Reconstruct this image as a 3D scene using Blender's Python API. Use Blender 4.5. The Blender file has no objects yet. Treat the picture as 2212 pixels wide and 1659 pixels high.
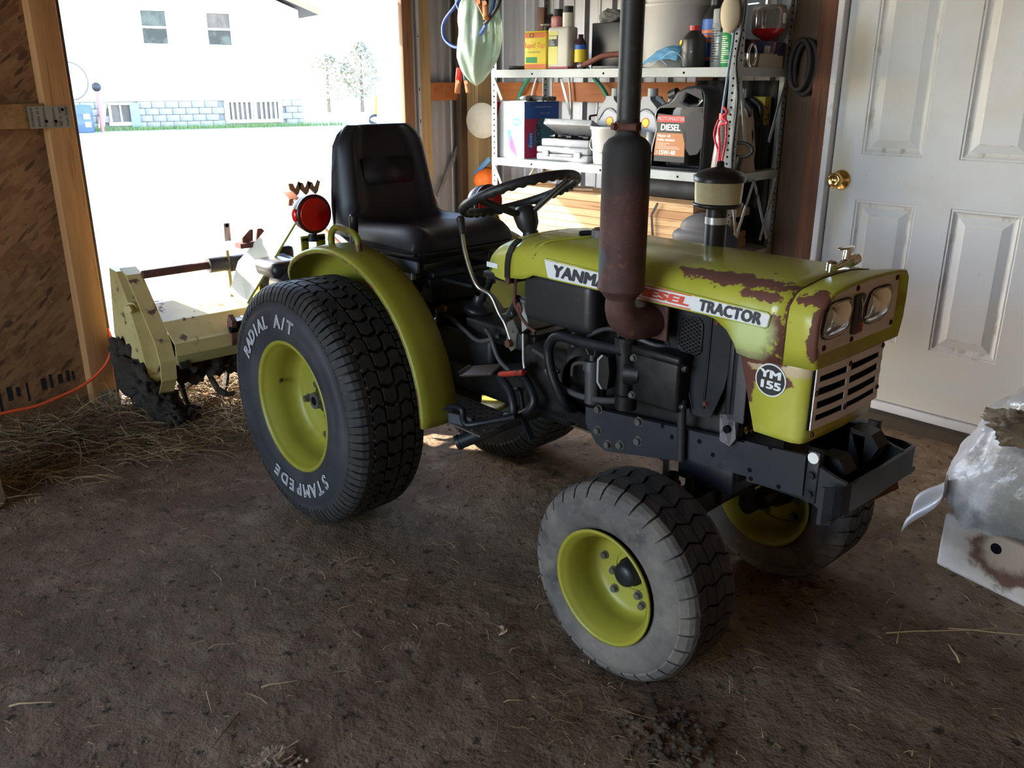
import bpy, bmesh, math, random
from mathutils import Vector, Matrix, noise, Euler
PI = math.pi
SC = bpy.context.scene
COL = SC.collection
R = random.Random(7)

# ---------------------------------------------------------------- camera
cam_d = bpy.data.cameras.new('camera')
cam_d.sensor_width = 36.0
cam_d.lens = 1883.2 / 2212 * 36.0
cam_d.clip_start = 0.05
cam_d.clip_end = 400
cam = bpy.data.objects.new('camera', cam_d)
COL.objects.link(cam)
cam.location = (2.3782, -2.0391, 1.3655)
cam.rotation_euler = (PI / 2 - 0.3339, 0, 2.3933 - PI / 2)
SC.camera = cam

# ---------------------------------------------------------------- world, sun, exposure
SUN_EL = math.radians(31.5)
SUN_AZ = math.radians(30)          # measured from -X towards -Y
to_sun = Vector((-math.cos(SUN_EL) * math.cos(SUN_AZ), -math.cos(SUN_EL) * math.sin(SUN_AZ), math.sin(SUN_EL)))
world = bpy.data.worlds.new('world')
SC.world = world
world.use_nodes = True
wn = world.node_tree
wn.nodes.clear()
wo = wn.nodes.new('ShaderNodeOutputWorld')
wb = wn.nodes.new('ShaderNodeBackground')
ws = wn.nodes.new('ShaderNodeTexSky')
ws.sky_type = 'NISHITA'
ws.sun_disc = False
ws.sun_elevation = SUN_EL
ws.sun_rotation = math.atan2(to_sun.x, to_sun.y)
ws.air_density = 1.0
ws.dust_density = 0.8
ws.ozone_density = 1.0
wb.inputs['Strength'].default_value = 1.0
wn.links.new(ws.outputs[0], wb.inputs[0])
wn.links.new(wb.outputs[0], wo.inputs[0])
sun_d = bpy.data.lights.new('sun', 'SUN')
sun_d.energy = 14.0
sun_d.angle = math.radians(0.6)
sun_d.color = (1.0, 0.93, 0.82)
sun = bpy.data.objects.new('sun', sun_d)
COL.objects.link(sun)
sun.rotation_euler = to_sun.to_track_quat('Z', 'Y').to_euler()
SC.view_settings.view_transform = 'Standard'
SC.view_settings.look = 'None'
SC.view_settings.gamma = 1.0
SC.view_settings.use_curve_mapping = False
SC.view_settings.exposure = 1.22
SC.cycles.max_bounces = 10
SC.cycles.diffuse_bounces = 6
SC.cycles.sample_clamp_indirect = 6.0

# ---------------------------------------------------------------- mesh builder
def frame(d):
    d = Vector(d).normalized()
    a = Vector((0, 0, 1)) if abs(d.z) < 0.95 else Vector((1, 0, 0))
    u = d.cross(a).normalized()
    return u, d.cross(u).normalized(), d

class MB:
    def __init__(s):
        s.v, s.f, s.m, s.s = [], [], [], []
    def add(s, vs, fs, mi=0, smooth=False, M=None):
        o = len(s.v)
        for p in vs:
            p = Vector(p)
            s.v.append(tuple(M @ p) if M is not None else tuple(p))
        for f in fs:
            s.f.append([i + o for i in f]); s.m.append(mi); s.s.append(smooth)
        return s
    def bm(s, b, mi=0, smooth=False, M=None):
        b.verts.index_update()
        s.add([v.co.copy() for v in b.verts], [[v.index for v in f.verts] for f in b.faces], mi, smooth, M)
        b.free(); return s
    def box(s, x0, x1, y0, y1, z0, z1, bev=0, mi=0, M=None, seg=2):
        b = bmesh.new()
        bmesh.ops.create_cube(b, size=1)
        for v in b.verts:
            v.co = Vector(((x0 + x1) / 2 + v.co.x * (x1 - x0), (y0 + y1) / 2 + v.co.y * (y1 - y0), (z0 + z1) / 2 + v.co.z * (z1 - z0)))
        if bev > 0:
            bmesh.ops.bevel(b, geom=b.edges[:], offset=bev, segments=seg, affect='EDGES', profile=0.6)
        return s.bm(b, mi, bev > 0, M)
    def bar(s, p0, p1, w, h, bev=0, mi=0, up=(0, 0, 1)):
        """box from p0 to p1, w across, h along up"""
        p0, p1 = Vector(p0), Vector(p1); d = (p1 - p0); l = d.length; d.normalize()
        up = Vector(up); x = up.cross(d)
        if x.length < 1e-4: x = Vector((1, 0, 0)).cross(d)
        x.normalize(); z = d.cross(x).normalized()
        M = Matrix(((x.x, d.x, z.x, p0.x), (x.y, d.y, z.y, p0.y), (x.z, d.z, z.z, p0.z), (0, 0, 0, 1)))
        return s.box(-w / 2, w / 2, 0, l, -h / 2, h / 2, bev, mi, M)
    def cyl(s, p0, p1, r0, r1=None, n=16, cap=True, mi=0, smooth=True):
        r1 = r0 if r1 is None else r1
        p0, p1 = Vector(p0), Vector(p1); u, w, d = frame(p1 - p0)
        vs = []
        for p, r in ((p0, r0), (p1, r1)):
            for i in range(n):
                a = 2 * PI * i / n
                vs.append(p + u * math.cos(a) * r + w * math.sin(a) * r)
        s.add(vs, [[i, (i + 1) % n, n + (i + 1) % n, n + i] for i in range(n)], mi, smooth)
        if cap:
            s.add(vs[:n], [list(range(n))[::-1]], mi); s.add(vs[n:], [list(range(n))], mi)
        return s
    def hexb(s, p, d, r, h, mi=0):
        d = Vector(d).normalized(); p = Vector(p)
        s.cyl(p, p + d * h, r, r, 6, True, mi, False)
        return s.cyl(p - d * 0.002, p + d * h * 0.15, r * 1.35, r * 1.35, 12, True, mi, False)
    def tube(s, pts, r, n=8, res=6, closed=False, mi=0, smooth=True):
        P = [Vector(p) for p in pts]; rr = r if callable(r) else (lambda t: r)
        if res > 1:
            Q = []; m = len(P); rng = m if closed else m - 1
            for i in range(rng):
                if closed: a, b, c, e = P[(i - 1) % m], P[i], P[(i + 1) % m], P[(i + 2) % m]
                else: a, b, c, e = P[max(i - 1, 0)], P[i], P[i + 1], P[min(i + 2, m - 1)]
                for k in range(res):
                    t = k / res
                    Q.append(0.5 * ((2 * b) + (c - a) * t + (2 * a - 5 * b + 4 * c - e) * t * t + (3 * b - a - 3 * c + e) * t ** 3))
            if not closed: Q.append(P[-1])
            P = Q
        m = len(P); vs = []; u = None
        for i in range(m):
            if closed: d = P[(i + 1) % m] - P[(i - 1) % m]
            else: d = P[min(i + 1, m - 1)] - P[max(i - 1, 0)]
            if d.length < 1e-9: d = Vector((0, 0, 1))
            d.normalize()
            if u is None: u = frame(d)[0]
            u = (u - d * u.dot(d))
            if u.length < 1e-6: u = frame(d)[0]
            u.normalize(); w = d.cross(u); r_ = rr(i / max(m - 1, 1))
            for k in range(n):
                a = 2 * PI * k / n
                vs.append(P[i] + u * math.cos(a) * r_ + w * math.sin(a) * r_)
        fs = []
        for i in range(m if closed else m - 1):
            j = (i + 1) % m
            for k in range(n):
                fs.append([i * n + k, i * n + (k + 1) % n, j * n + (k + 1) % n, j * n + k])
        s.add(vs, fs, mi, smooth)
        if not closed:
            s.add(vs[:n], [list(range(n))[::-1]], mi); s.add(vs[-n:], [list(range(n))], mi)
        return s
    def lathe(s, prof, o, axis, n=32, a0=0, a1=2 * PI, mi=0, smooth=True, ref=None):
        """prof: (radius, along axis)"""
        o = Vector(o)
        u, w, d = frame(axis)
        if ref is not None:
            u = Vector(ref); w = d.cross(u)
        full = abs(a1 - a0 - 2 * PI) < 1e-6; k = n if full else n + 1
        vs = []
        for r, h in prof:
            for i in range(k):
                a = a0 + (a1 - a0) * i / n
                vs.append(o + d * h + (u * math.cos(a) + w * math.sin(a)) * r)
        fs = []
        for j in range(len(prof) - 1):
            for i in range(n):
                q = (i + 1) % k
                fs.append([j * k + i, j * k + q, (j + 1) * k + q, (j + 1) * k + i])
        return s.add(vs, fs, mi, smooth)
    def prism(s, poly, vec, mi=0, smooth=False):
        P = [Vector(p) for p in poly]; v = Vector(vec); n = len(P)
        s.add(P + [p + v for p in P], [list(range(n))[::-1], list(range(n, 2 * n))], mi)
        return s.add(P + [p + v for p in P], [[i, (i + 1) % n, n + (i + 1) % n, n + i] for i in range(n)], mi, smooth)
    def sph(s, c, r, n=16, mi=0, M=None):
        r = (r, r, r) if isinstance(r, (int, float)) else r
        b = bmesh.new(); bmesh.ops.create_uvsphere(b, u_segments=n, v_segments=max(6, n // 2), radius=1)
        for v in b.verts: v.co = Vector((c[0] + v.co.x * r[0], c[1] + v.co.y * r[1], c[2] + v.co.z * r[2]))
        return s.bm(b, mi, True, M)
    def grid(s, fn, nu, nv, mi=0, smooth=True, closed_u=False):
        vs = [fn(i / nu, j / nv) for j in range(nv + 1) for i in range(nu + 1)]
        fs = [[j * (nu + 1) + i, j * (nu + 1) + i + 1, (j + 1) * (nu + 1) + i + 1, (j + 1) * (nu + 1) + i] for j in range(nv) for i in range(nu)]
        return s.add(vs, fs, mi, smooth)
    def build(s, name, mats, parent=None, thick=0, merge=False, loc=None):
        me = bpy.data.meshes.new(name)
        me.from_pydata(s.v, [], s.f)
        for m in (mats if isinstance(mats, (list, tuple)) else [mats]): me.materials.append(m)
        me.polygons.foreach_set('material_index', s.m)
        me.polygons.foreach_set('use_smooth', s.s)
        if merge or thick:
            b = bmesh.new(); b.from_mesh(me)
            bmesh.ops.remove_doubles(b, verts=b.verts[:], dist=1e-5)
            b.to_mesh(me); b.free()
        me.update()
        o = bpy.data.objects.new(name, me); COL.objects.link(o)
        if thick:
            md = o.modifiers.new('solid', 'SOLIDIFY'); md.thickness = thick; md.offset = 0
        if parent is not None: o.parent = parent
        if loc is not None: o.location = loc
        return o

def tag(o, label=None, cat=None, group=None, kind=None):
    if label: o['label'] = label
    if cat: o['category'] = cat
    if group: o['group'] = group
    if kind: o['kind'] = kind
    return o
def thing(name, label, cat, loc=(0, 0, 0), rz=0, group=None):
    o = bpy.data.objects.new(name, None); COL.objects.link(o)
    o.empty_display_size = 0.1
    o.location = loc; o.rotation_euler = (0, 0, rz)
    return tag(o, label, cat, group)
def dup(root, loc, rz=0, label=None):
    r = root.copy(); COL.objects.link(r); r.location = loc; r.rotation_euler = (0, 0, rz)
    if label: r['label'] = label
    for ch in list(root.children):
        c = ch.copy(); COL.objects.link(c); c.parent = r
        for g in ch.children:
            d = g.copy(); COL.objects.link(d); d.parent = c
    return r
def copy_part(o, parent, M):
    c = o.copy(); COL.objects.link(c); c.parent = parent; c.matrix_local = M
    return c

def glyph_mesh(txt, size, bold=0.0, shear=0.0, outline=0.0, space=1.0, ext=0.0, align='CENTER'):
    cu = bpy.data.curves.new('t', 'FONT')
    cu.body = txt; cu.size = size; cu.align_x = align; cu.align_y = 'CENTER'
    cu.shear = shear; cu.space_character = space
    cu.resolution_u = 3; cu.extrude = ext
    if outline: cu.fill_mode = 'NONE'; cu.bevel_depth = outline; cu.bevel_resolution = 0
    o = bpy.data.objects.new('t', cu); COL.objects.link(o)
    dg = bpy.context.evaluated_depsgraph_get(); dg.update()
    me = bpy.data.meshes.new_from_object(o.evaluated_get(dg))
    bpy.data.objects.remove(o); bpy.data.curves.remove(cu)
    if bold and not outline:
        d = bold * size * .8
        V = [v.co.copy() for v in me.vertices]; F = [list(q.vertices) for q in me.polygons]; n = len(V)
        offs = [(0, 0), (d, d * .4), (-d, -d * .4), (d * .4, -d * .6), (-d * .4, d * .6)]
        vs = [(v.x + ox, v.y + oy, v.z + k * 2e-5) for k, (ox, oy) in enumerate(offs) for v in V]
        fs = [[i + k * n for i in f] for k in range(len(offs)) for f in F]
        me.clear_geometry(); me.from_pydata(vs, [], fs)
    return me
def text(mb, txt, size, o, xdir, ydir, mi=0, sx=1.0, **k):
    """lay flat lettering into a builder: o centre, xdir reading direction, ydir up"""
    me = glyph_mesh(txt, size, **k)
    x = Vector(xdir).normalized(); y = Vector(ydir).normalized(); z = x.cross(y).normalized()
    o = Vector(o)
    mb.add([o + x * v.co.x * sx + y * v.co.y + z * v.co.z for v in me.vertices], [list(p.vertices) for p in me.polygons], mi)
    bpy.data.meshes.remove(me)
    return mb

# ---------------------------------------------------------------- materials
def mk(name, col, rough=0.5, metal=0.0, layers=(), bump=None, spots=(), spec=0.5, trans=0.0, ior=1.45, emit=None, alpha=1.0, coat=0.0, sss=0.0, world_co=False):
    m = bpy.data.materials.new(name); m.use_nodes = True
    nt = m.node_tree; N = nt.nodes; Lk = nt.links
    bs = N['Principled BSDF']
    co = N.new('ShaderNodeTexCoord')
    if world_co:
        ge = N.new('ShaderNodeNewGeometry'); src = ge.outputs['Position']
    else: src = co.outputs['Object']
    cur = None
    def rgb(c): return (c[0], c[1], c[2], 1)
    rcur = None
    for ly in layers:   # (colour, scale xyz, lo, hi, detail, rough)
        c2, sc, lo, hi = ly[:4]; det = ly[4] if len(ly) > 4 else 4; r2 = ly[5] if len(ly) > 5 else None
        mp = N.new('ShaderNodeMapping'); Lk.new(src, mp.inputs[0])
        mp.inputs['Location'].default_value = (len(name) * 1.7 + sum(map(ord, name)) % 17, 3.1 * len(N.values()) % 7, 1.3)
        mp.inputs['Scale'].default_value = sc if isinstance(sc, tuple) else (sc, sc, sc)
        nz = N.new('ShaderNodeTexNoise'); nz.inputs['Scale'].default_value = 1.0
        nz.inputs['Detail'].default_value = det; nz.inputs['Roughness'].default_value = 0.6
        Lk.new(mp.outputs[0], nz.inputs['Vector'])
        mr = N.new('ShaderNodeMapRange'); mr.inputs[1].default_value = lo; mr.inputs[2].default_value = hi
        Lk.new(nz.outputs[0], mr.inputs[0])
        mx = N.new('ShaderNodeMix'); mx.data_type = 'RGBA'
        Lk.new(mr.outputs[0], mx.inputs['Factor'])
        if cur is None: mx.inputs['A'].default_value = rgb(col)
        else: Lk.new(cur, mx.inputs['A'])
        mx.inputs['B'].default_value = rgb(c2)
        cur = mx.outputs['Result']
        if r2 is not None:
            rx = N.new('ShaderNodeMix'); rx.data_type = 'FLOAT'
            Lk.new(mr.outputs[0], rx.inputs['Factor'])
            if rcur is None: rx.inputs['A'].default_value = rough
            else: Lk.new(rcur, rx.inputs['A'])
            rx.inputs['B'].default_value = r2; rcur = rx.outputs['Result']
    for sp in spots:    # (centre, radii, colour, noise scale, noise amount, softness, rough)
        c, rd, c2, ns, na, soft = sp[:6]; r2 = sp[6] if len(sp) > 6 else None
        mp = N.new('ShaderNodeMapping'); mp.vector_type = 'TEXTURE'; Lk.new(src, mp.inputs[0])
        mp.inputs['Location'].default_value = c; mp.inputs['Scale'].default_value = rd
        ln = N.new('ShaderNodeVectorMath'); ln.operation = 'LENGTH'; Lk.new(mp.outputs[0], ln.inputs[0])
        nz = N.new('ShaderNodeTexNoise'); nz.inputs['Scale'].default_value = ns; nz.inputs['Detail'].default_value = 6
        nz.inputs['Roughness'].default_value = 0.65
        Lk.new(src, nz.inputs['Vector'])
        ad = N.new('ShaderNodeMath'); ad.operation = 'MULTIPLY_ADD'
        Lk.new(nz.outputs[0], ad.inputs[0]); ad.inputs[1].default_value = na; Lk.new(ln.outputs['Value'], ad.inputs[2])
        mr = N.new('ShaderNodeMapRange'); mr.inputs[1].default_value = 1 + na * 0.5 + soft; mr.inputs[2].default_value = 1 + na * 0.5 - soft
        Lk.new(ad.outputs[0], mr.inputs[0])
        mx = N.new('ShaderNodeMix'); mx.data_type = 'RGBA'; Lk.new(mr.outputs[0], mx.inputs['Factor'])
        if cur is None: mx.inputs['A'].default_value = rgb(col)
        else: Lk.new(cur, mx.inputs['A'])
        mx.inputs['B'].default_value = rgb(c2); cur = mx.outputs['Result']
        if r2 is not None:
            rx = N.new('ShaderNodeMix'); rx.data_type = 'FLOAT'; Lk.new(mr.outputs[0], rx.inputs['Factor'])
            if rcur is None: rx.inputs['A'].default_value = rough
            else: Lk.new(rcur, rx.inputs['A'])
            rx.inputs['B'].default_value = r2; rcur = rx.outputs['Result']
    if cur is None: bs.inputs['Base Color'].default_value = rgb(col)
    else: Lk.new(cur, bs.inputs['Base Color'])
    if rcur is None: bs.inputs['Roughness'].default_value = rough
    else: Lk.new(rcur, bs.inputs['Roughness'])
    bs.inputs['Metallic'].default_value = metal
    bs.inputs['Specular IOR Level'].default_value = spec
    bs.inputs['IOR'].default_value = ior
    bs.inputs['Transmission Weight'].default_value = trans
    bs.inputs['Coat Weight'].default_value = coat
    bs.inputs['Alpha'].default_value = alpha
    if sss:
        bs.inputs['Subsurface Weight'].default_value = sss; bs.inputs['Subsurface Radius'].default_value = (0.02, 0.02, 0.02)
    if bump:
        prev = None
        for sc, st, dist in bump:
            mp = N.new('ShaderNodeMapping'); Lk.new(src, mp.inputs[0])
            mp.inputs['Scale'].default_value = sc if isinstance(sc, tuple) else (sc, sc, sc)
            nz = N.new('ShaderNodeTexNoise'); nz.inputs['Scale'].default_value = 1; nz.inputs['Detail'].default_value = 5
            Lk.new(mp.outputs[0], nz.inputs['Vector'])
            bp = N.new('ShaderNodeBump'); bp.inputs['Strength'].default_value = st; bp.inputs['Distance'].default_value = dist
            Lk.new(nz.outputs[0], bp.inputs['Height'])
            if prev is not None: Lk.new(prev, bp.inputs['Normal'])
            prev = bp.outputs[0]
        Lk.new(prev, bs.inputs['Normal'])
    m.diffuse_color = rgb(col)
    return m

GREEN = (0.42, 0.405, 0.050)
RUST = (0.125, 0.045, 0.032)
M = {}
M['green'] = mk('green_paint', GREEN, 0.38, layers=[((0.34, 0.345, 0.035), 6, 0.4, 0.7), ((0.52, 0.53, 0.14), 3, 0.62, 0.8), (RUST, 22, 0.69, 0.72, 6, 0.8)], bump=[(60, 0.05, 0.002)])
M['green_hood'] = mk('hood_paint', GREEN, 0.28, coat=.25,
    layers=[((0.34, 0.345, 0.035), 5, 0.4, 0.7), ((0.54, 0.55, 0.20), 4, 0.58, 0.78), (RUST, 30, 0.70, 0.72, 6, 0.8)],
    spots=[((1.36, -0.150, 0.96), (0.14, 0.028, 0.03), RUST, 30, 3.2, 0.05, 0.75),
           ((1.43, -0.185, 0.945), (0.05, 0.02, 0.012), RUST, 40, 3.0, 0.06, 0.75),
           ((1.445, -0.19, 0.812), (0.09, 0.03, 0.016), RUST, 24, 2.0, 0.05, 0.75),
           ((1.475, -0.20, 0.87), (0.035, 0.03, 0.04), RUST, 55, 5.0, 0.08, 0.75),
           ((1.505, -0.17, 0.93), (0.012, 0.05, 0.05), RUST, 50, 3.4, 0.08, 0.75),
           ((1.42, -0.19, 0.86), (0.05, 0.03, 0.05), (0.52, 0.60, 0.26), 12, 1.2, 0.4)], bump=[(60, 0.05, 0.002), (5, 0.25, 0.01)])
M['green_nose'] = mk('nose_paint', GREEN, 0.34,
    layers=[((0.30, 0.31, 0.03), 5, 0.4, 0.7), (RUST, 28, 0.68, 0.71, 6, 0.8)],
    spots=[((1.572, -0.195, 0.90), (0.022, 0.022, 0.08), RUST, 26, 2.0, 0.05, 0.75),
           ((1.545, -0.165, 0.955), (0.03, 0.03, 0.02), RUST, 34, 3.0, 0.05, 0.75)], bump=[(60, 0.05, 0.002), (6, 0.2, 0.01)])
M['green_skirt'] = mk('skirt_paint', GREEN, 0.38,
    layers=[((0.54, 0.53, 0.13), 7, 0.5, 0.75), (RUST, 26, 0.70, 0.73, 6, 0.8)],
    spots=[((1.44, -0.17, 0.80), (0.13, 0.05, 0.022), (0.52, 0.40, 0.26), 14, 1.2, 0.15),
           ((1.45, -0.17, 0.765), (0.06, 0.05, 0.016), RUST, 24, 1.6, 0.05, 0.75),
           ((1.40, -0.17, 0.74), (0.03, 0.05, 0.05), RUST, 18, 1.2, 0.06, 0.75),
           ((1.40, -0.17, 0.805), (0.10, 0.05, 0.014), RUST, 24, 1.6, 0.05, 0.75)], bump=[(60, 0.05, 0.002)])
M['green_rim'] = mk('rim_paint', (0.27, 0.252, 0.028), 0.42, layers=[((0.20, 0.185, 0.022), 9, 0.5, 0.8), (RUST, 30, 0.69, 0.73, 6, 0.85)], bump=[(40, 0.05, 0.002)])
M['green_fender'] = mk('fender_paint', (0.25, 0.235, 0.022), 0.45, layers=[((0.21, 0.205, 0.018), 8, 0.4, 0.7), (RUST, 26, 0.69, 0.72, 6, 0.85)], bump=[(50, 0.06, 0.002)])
M['rust'] = mk('rust', RUST, 0.85, layers=[((0.05, 0.02, 0.015), 20, 0.4, 0.7)], bump=[(80, 0.2, 0.004)])
M['muffler'] = mk('muffler_rust', (0.085, 0.036, 0.030), 0.72, layers=[((0.05, 0.022, 0.02), 14, 0.4, 0.7), ((0.13, 0.05, 0.035), 60, 0.55, 0.75)],
    spots=[((1.131, -0.275, 1.27), (0.2, 0.2, 0.13), (0.022, 0.020, 0.021), 18, 0.9, 0.25),
           ((1.105, -0.325, 0.99), (0.022, 0.05, 0.03), (0.05, 0.055, 0.065), 40, 1.4, 0.08)], bump=[(180, 0.25, 0.002), (40, 0.1, 0.003)])
M['black_pipe'] = mk('sooty_black_pipe', (0.020, 0.019, 0.021), 0.5, layers=[((0.05, 0.045, 0.045), 40, 0.55, 0.75)], bump=[(120, 0.15, 0.002)])
M['black_metal'] = mk('black_painted_metal', (0.008, 0.009, 0.012), 0.42, spec=.4, layers=[((0.032, 0.033, 0.04), 9, 0.5, 0.8), ((0.05, 0.04, 0.03), 35, 0.66, 0.75, 6, 0.8)], bump=[(60, 0.08, 0.002)])
M['frame_metal'] = mk('frame_blue_black_metal', (0.018, 0.020, 0.026), 0.4, layers=[((0.04, 0.045, 0.055), 7, 0.5, 0.8), ((0.012, 0.013, 0.018), 20, 0.6, 0.7)], bump=[(70, 0.08, 0.002)])
M['engine'] = mk('oily_engine_metal', (0.006, 0.006, 0.007), 0.45, spec=.35, layers=[((0.035, 0.033, 0.032), 10, 0.5, 0.8), ((0.06, 0.05, 0.035), 30, 0.68, 0.78)], bump=[(50, 0.15, 0.004)])
M['engine_grey'] = mk('engine_grey_metal', (0.055, 0.055, 0.058), 0.45, layers=[((0.02, 0.02, 0.022), 12, 0.45, 0.65)], bump=[(60, 0.1, 0.003)])
M['bolt'] = mk('bolt_steel', (0.16, 0.16, 0.15), 0.38, 0.7, layers=[((0.10, 0.06, 0.04), 60, 0.55, 0.7)])
M['steel'] = mk('bare_steel', (0.42, 0.41, 0.39), 0.3, 0.9, layers=[((0.2, 0.17, 0.13), 30, 0.55, 0.75)])
M['zinc'] = mk('zinc_plate', (0.50, 0.53, 0.55), 0.35, 0.6)
M['chrome'] = mk('chrome', (0.85, 0.86, 0.88), 0.07, 1.0, layers=[((0.4, 0.33, 0.28), 60, 0.68, 0.74, 4, 0.5)])
M['brass'] = mk('brass', (0.80, 0.55, 0.20), 0.16, 1.0, layers=[((0.35, 0.22, 0.08), 40, 0.6, 0.75)])
M['white_paint'] = mk('white_panel_paint', (0.80, 0.73, 0.71), 0.5, layers=[((0.66, 0.58, 0.55), 10, 0.5, 0.8), (RUST, 32, 0.72, 0.74, 5, 0.8)], bump=[(60, 0.04, 0.002)])
M['label_white'] = mk('decal_white', (0.72, 0.73, 0.74), 0.4, layers=[((0.55, 0.55, 0.55), 30, 0.6, 0.75)])
M['label_dark'] = mk('decal_dark', (0.035, 0.038, 0.045), 0.5, layers=[((0.12, 0.12, 0.13), 90, 0.62, 0.7)])
M['label_red'] = mk('decal_red', (0.62, 0.075, 0.04), 0.5)
M['plate_black'] = mk('badge_black', (0.02, 0.02, 0.022), 0.4)
M['rubber_rear'] = mk('rear_tire_rubber', (0.024, 0.025, 0.030), 0.6, layers=[((0.050, 0.050, 0.055), 7, 0.45, 0.7, 6), ((0.075, 0.055, 0.04), 30, 0.64, 0.74)], bump=[(90, 0.08, 0.002)])
M['tread_rear'] = mk('rear_tread_rubber', (0.020, 0.019, 0.019), 0.72, layers=[((0.045, 0.038, 0.032), 18, 0.45, 0.75)], bump=[(90, 0.15, 0.002)])
M['rubber_front'] = mk('front_tire_rubber', (0.085, 0.077, 0.073), 0.75, layers=[((0.16, 0.138, 0.118), 9, 0.42, 0.66, 6), ((0.030, 0.029, 0.031), 11, 0.52, 0.70, 6), ((0.16, 0.13, 0.10), 60, 0.62, 0.72)], bump=[(70, 0.25, 0.004)])
M['tread_front'] = mk('front_tread_rubber', (0.030, 0.028, 0.028), 0.75, layers=[((0.075, 0.055, 0.042), 12, 0.45, 0.7)], bump=[(90, 0.2, 0.003)])
M['tire_letter'] = mk('tire_letter_white', (0.5, 0.5, 0.52), 0.6)
M['vinyl'] = mk('black_vinyl', (0.011, 0.011, 0.014), 0.43, layers=[((0.03, 0.025, 0.02), 8, 0.6, 0.8)], bump=[(220, 0.08, 0.001)])
M['plastic_black'] = mk('black_plastic', (0.014, 0.014, 0.016), 0.38, bump=[(120, 0.05, 0.001)])
M['wheel_black'] = mk('steering_plastic', (0.017, 0.017, 0.019), 0.45, bump=[(80, 0.08, 0.002)])
M['red_lens'] = mk('red_lens', (0.85, 0.014, 0.010), 0.22, coat=0.4)
M['amber_lens'] = mk('red_dark_rim', (0.05, 0.012, 0.010), 0.3)
M['glass'] = mk('lamp_glass', (0.93, 0.94, 0.92), 0.04, trans=1.0)
M['reflector'] = mk('lamp_reflector', (0.50, 0.50, 0.50), 0.45, 0.8, bump=[((4, 260, 4), 0.8, 0.004)])
M['bowl'] = mk('precleaner_bowl', (0.72, 0.66, 0.42), 0.22, trans=0.35, layers=[((0.58, 0.51, 0.30), 12, 0.45, 0.7)], sss=0.0)
M['yellow_plug'] = mk('orange_plug', (0.45, 0.22, 0.02), 0.5)
M['red_pad'] = mk('worn_red_paint', (0.35, 0.03, 0.015), 0.45, layers=[((0.03, 0.02, 0.02), 40, 0.5, 0.65)])
M['diamond'] = mk('dusty_tread_plate', (0.085, 0.07, 0.055), 0.6, layers=[((0.05, 0.045, 0.04), 14, 0.4, 0.7)], bump=[(60, 0.1, 0.003)])
M['dark'] = mk('dark_interior', (0.004, 0.004, 0.005), 0.9, spec=.1)
M['cream'] = mk('tiller_cream_paint', (0.55, 0.45, 0.20), 0.5, layers=[((0.42, 0.32, 0.12), 7, 0.4, 0.75), ((0.12, 0.06, 0.05), 14, 0.60, 0.66, 6, 0.8)], bump=[(50, 0.08, 0.003)])
M['soil'] = mk('caked_soil', (0.022, 0.016, 0.012), 0.95, layers=[((0.045, 0.033, 0.024), 24, 0.4, 0.7)], bump=[(60, 0.6, 0.01)])
def wood(name, c1, c2, axis, sc=1.0, rough=0.7):
    s = [26 * sc] * 3; s[axis] = 1.6 * sc
    s2 = [90 * sc] * 3; s2[axis] = 4 * sc
    return mk(name, c1, rough, layers=[(c2, tuple(s), 0.35, 0.7, 5), (tuple(x * 0.55 for x in c2), tuple(s2), 0.58, 0.75, 3)], bump=[(tuple(s2), 0.12, 0.002)])
M['wood_z'] = wood('pine_upright', (0.42, 0.215, 0.085), (0.31, 0.145, 0.055), 2)
M['wood_y'] = wood('pine_along', (0.34, 0.185, 0.08), (0.23, 0.115, 0.045), 1)
M['wood_red_x'] = wood('stained_girt', (0.42, 0.15, 0.045), (0.30, 0.09, 0.025), 0)
M['wood_red_y'] = wood('stained_girt_side', (0.34, 0.11, 0.03), (0.24, 0.07, 0.02), 1)
M['wood_red_z'] = wood('cedar_stud', (0.13, 0.045, 0.020), (0.07, 0.024, 0.012), 2)
M['wood_dark_z'] = wood('old_stud', (0.075, 0.042, 0.022), (0.045, 0.024, 0.013), 2)
M['wood_post'] = wood('pale_post', (0.34, 0.23, 0.105), (0.25, 0.155, 0.065), 2)
M['board_x'] = wood('planed_board', (0.62, 0.40, 0.20), (0.48, 0.27, 0.12), 0, 0.9)
M['board_x2'] = wood('planed_board_red', (0.50, 0.27, 0.12), (0.38, 0.19, 0.08), 0, 0.9)

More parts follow.
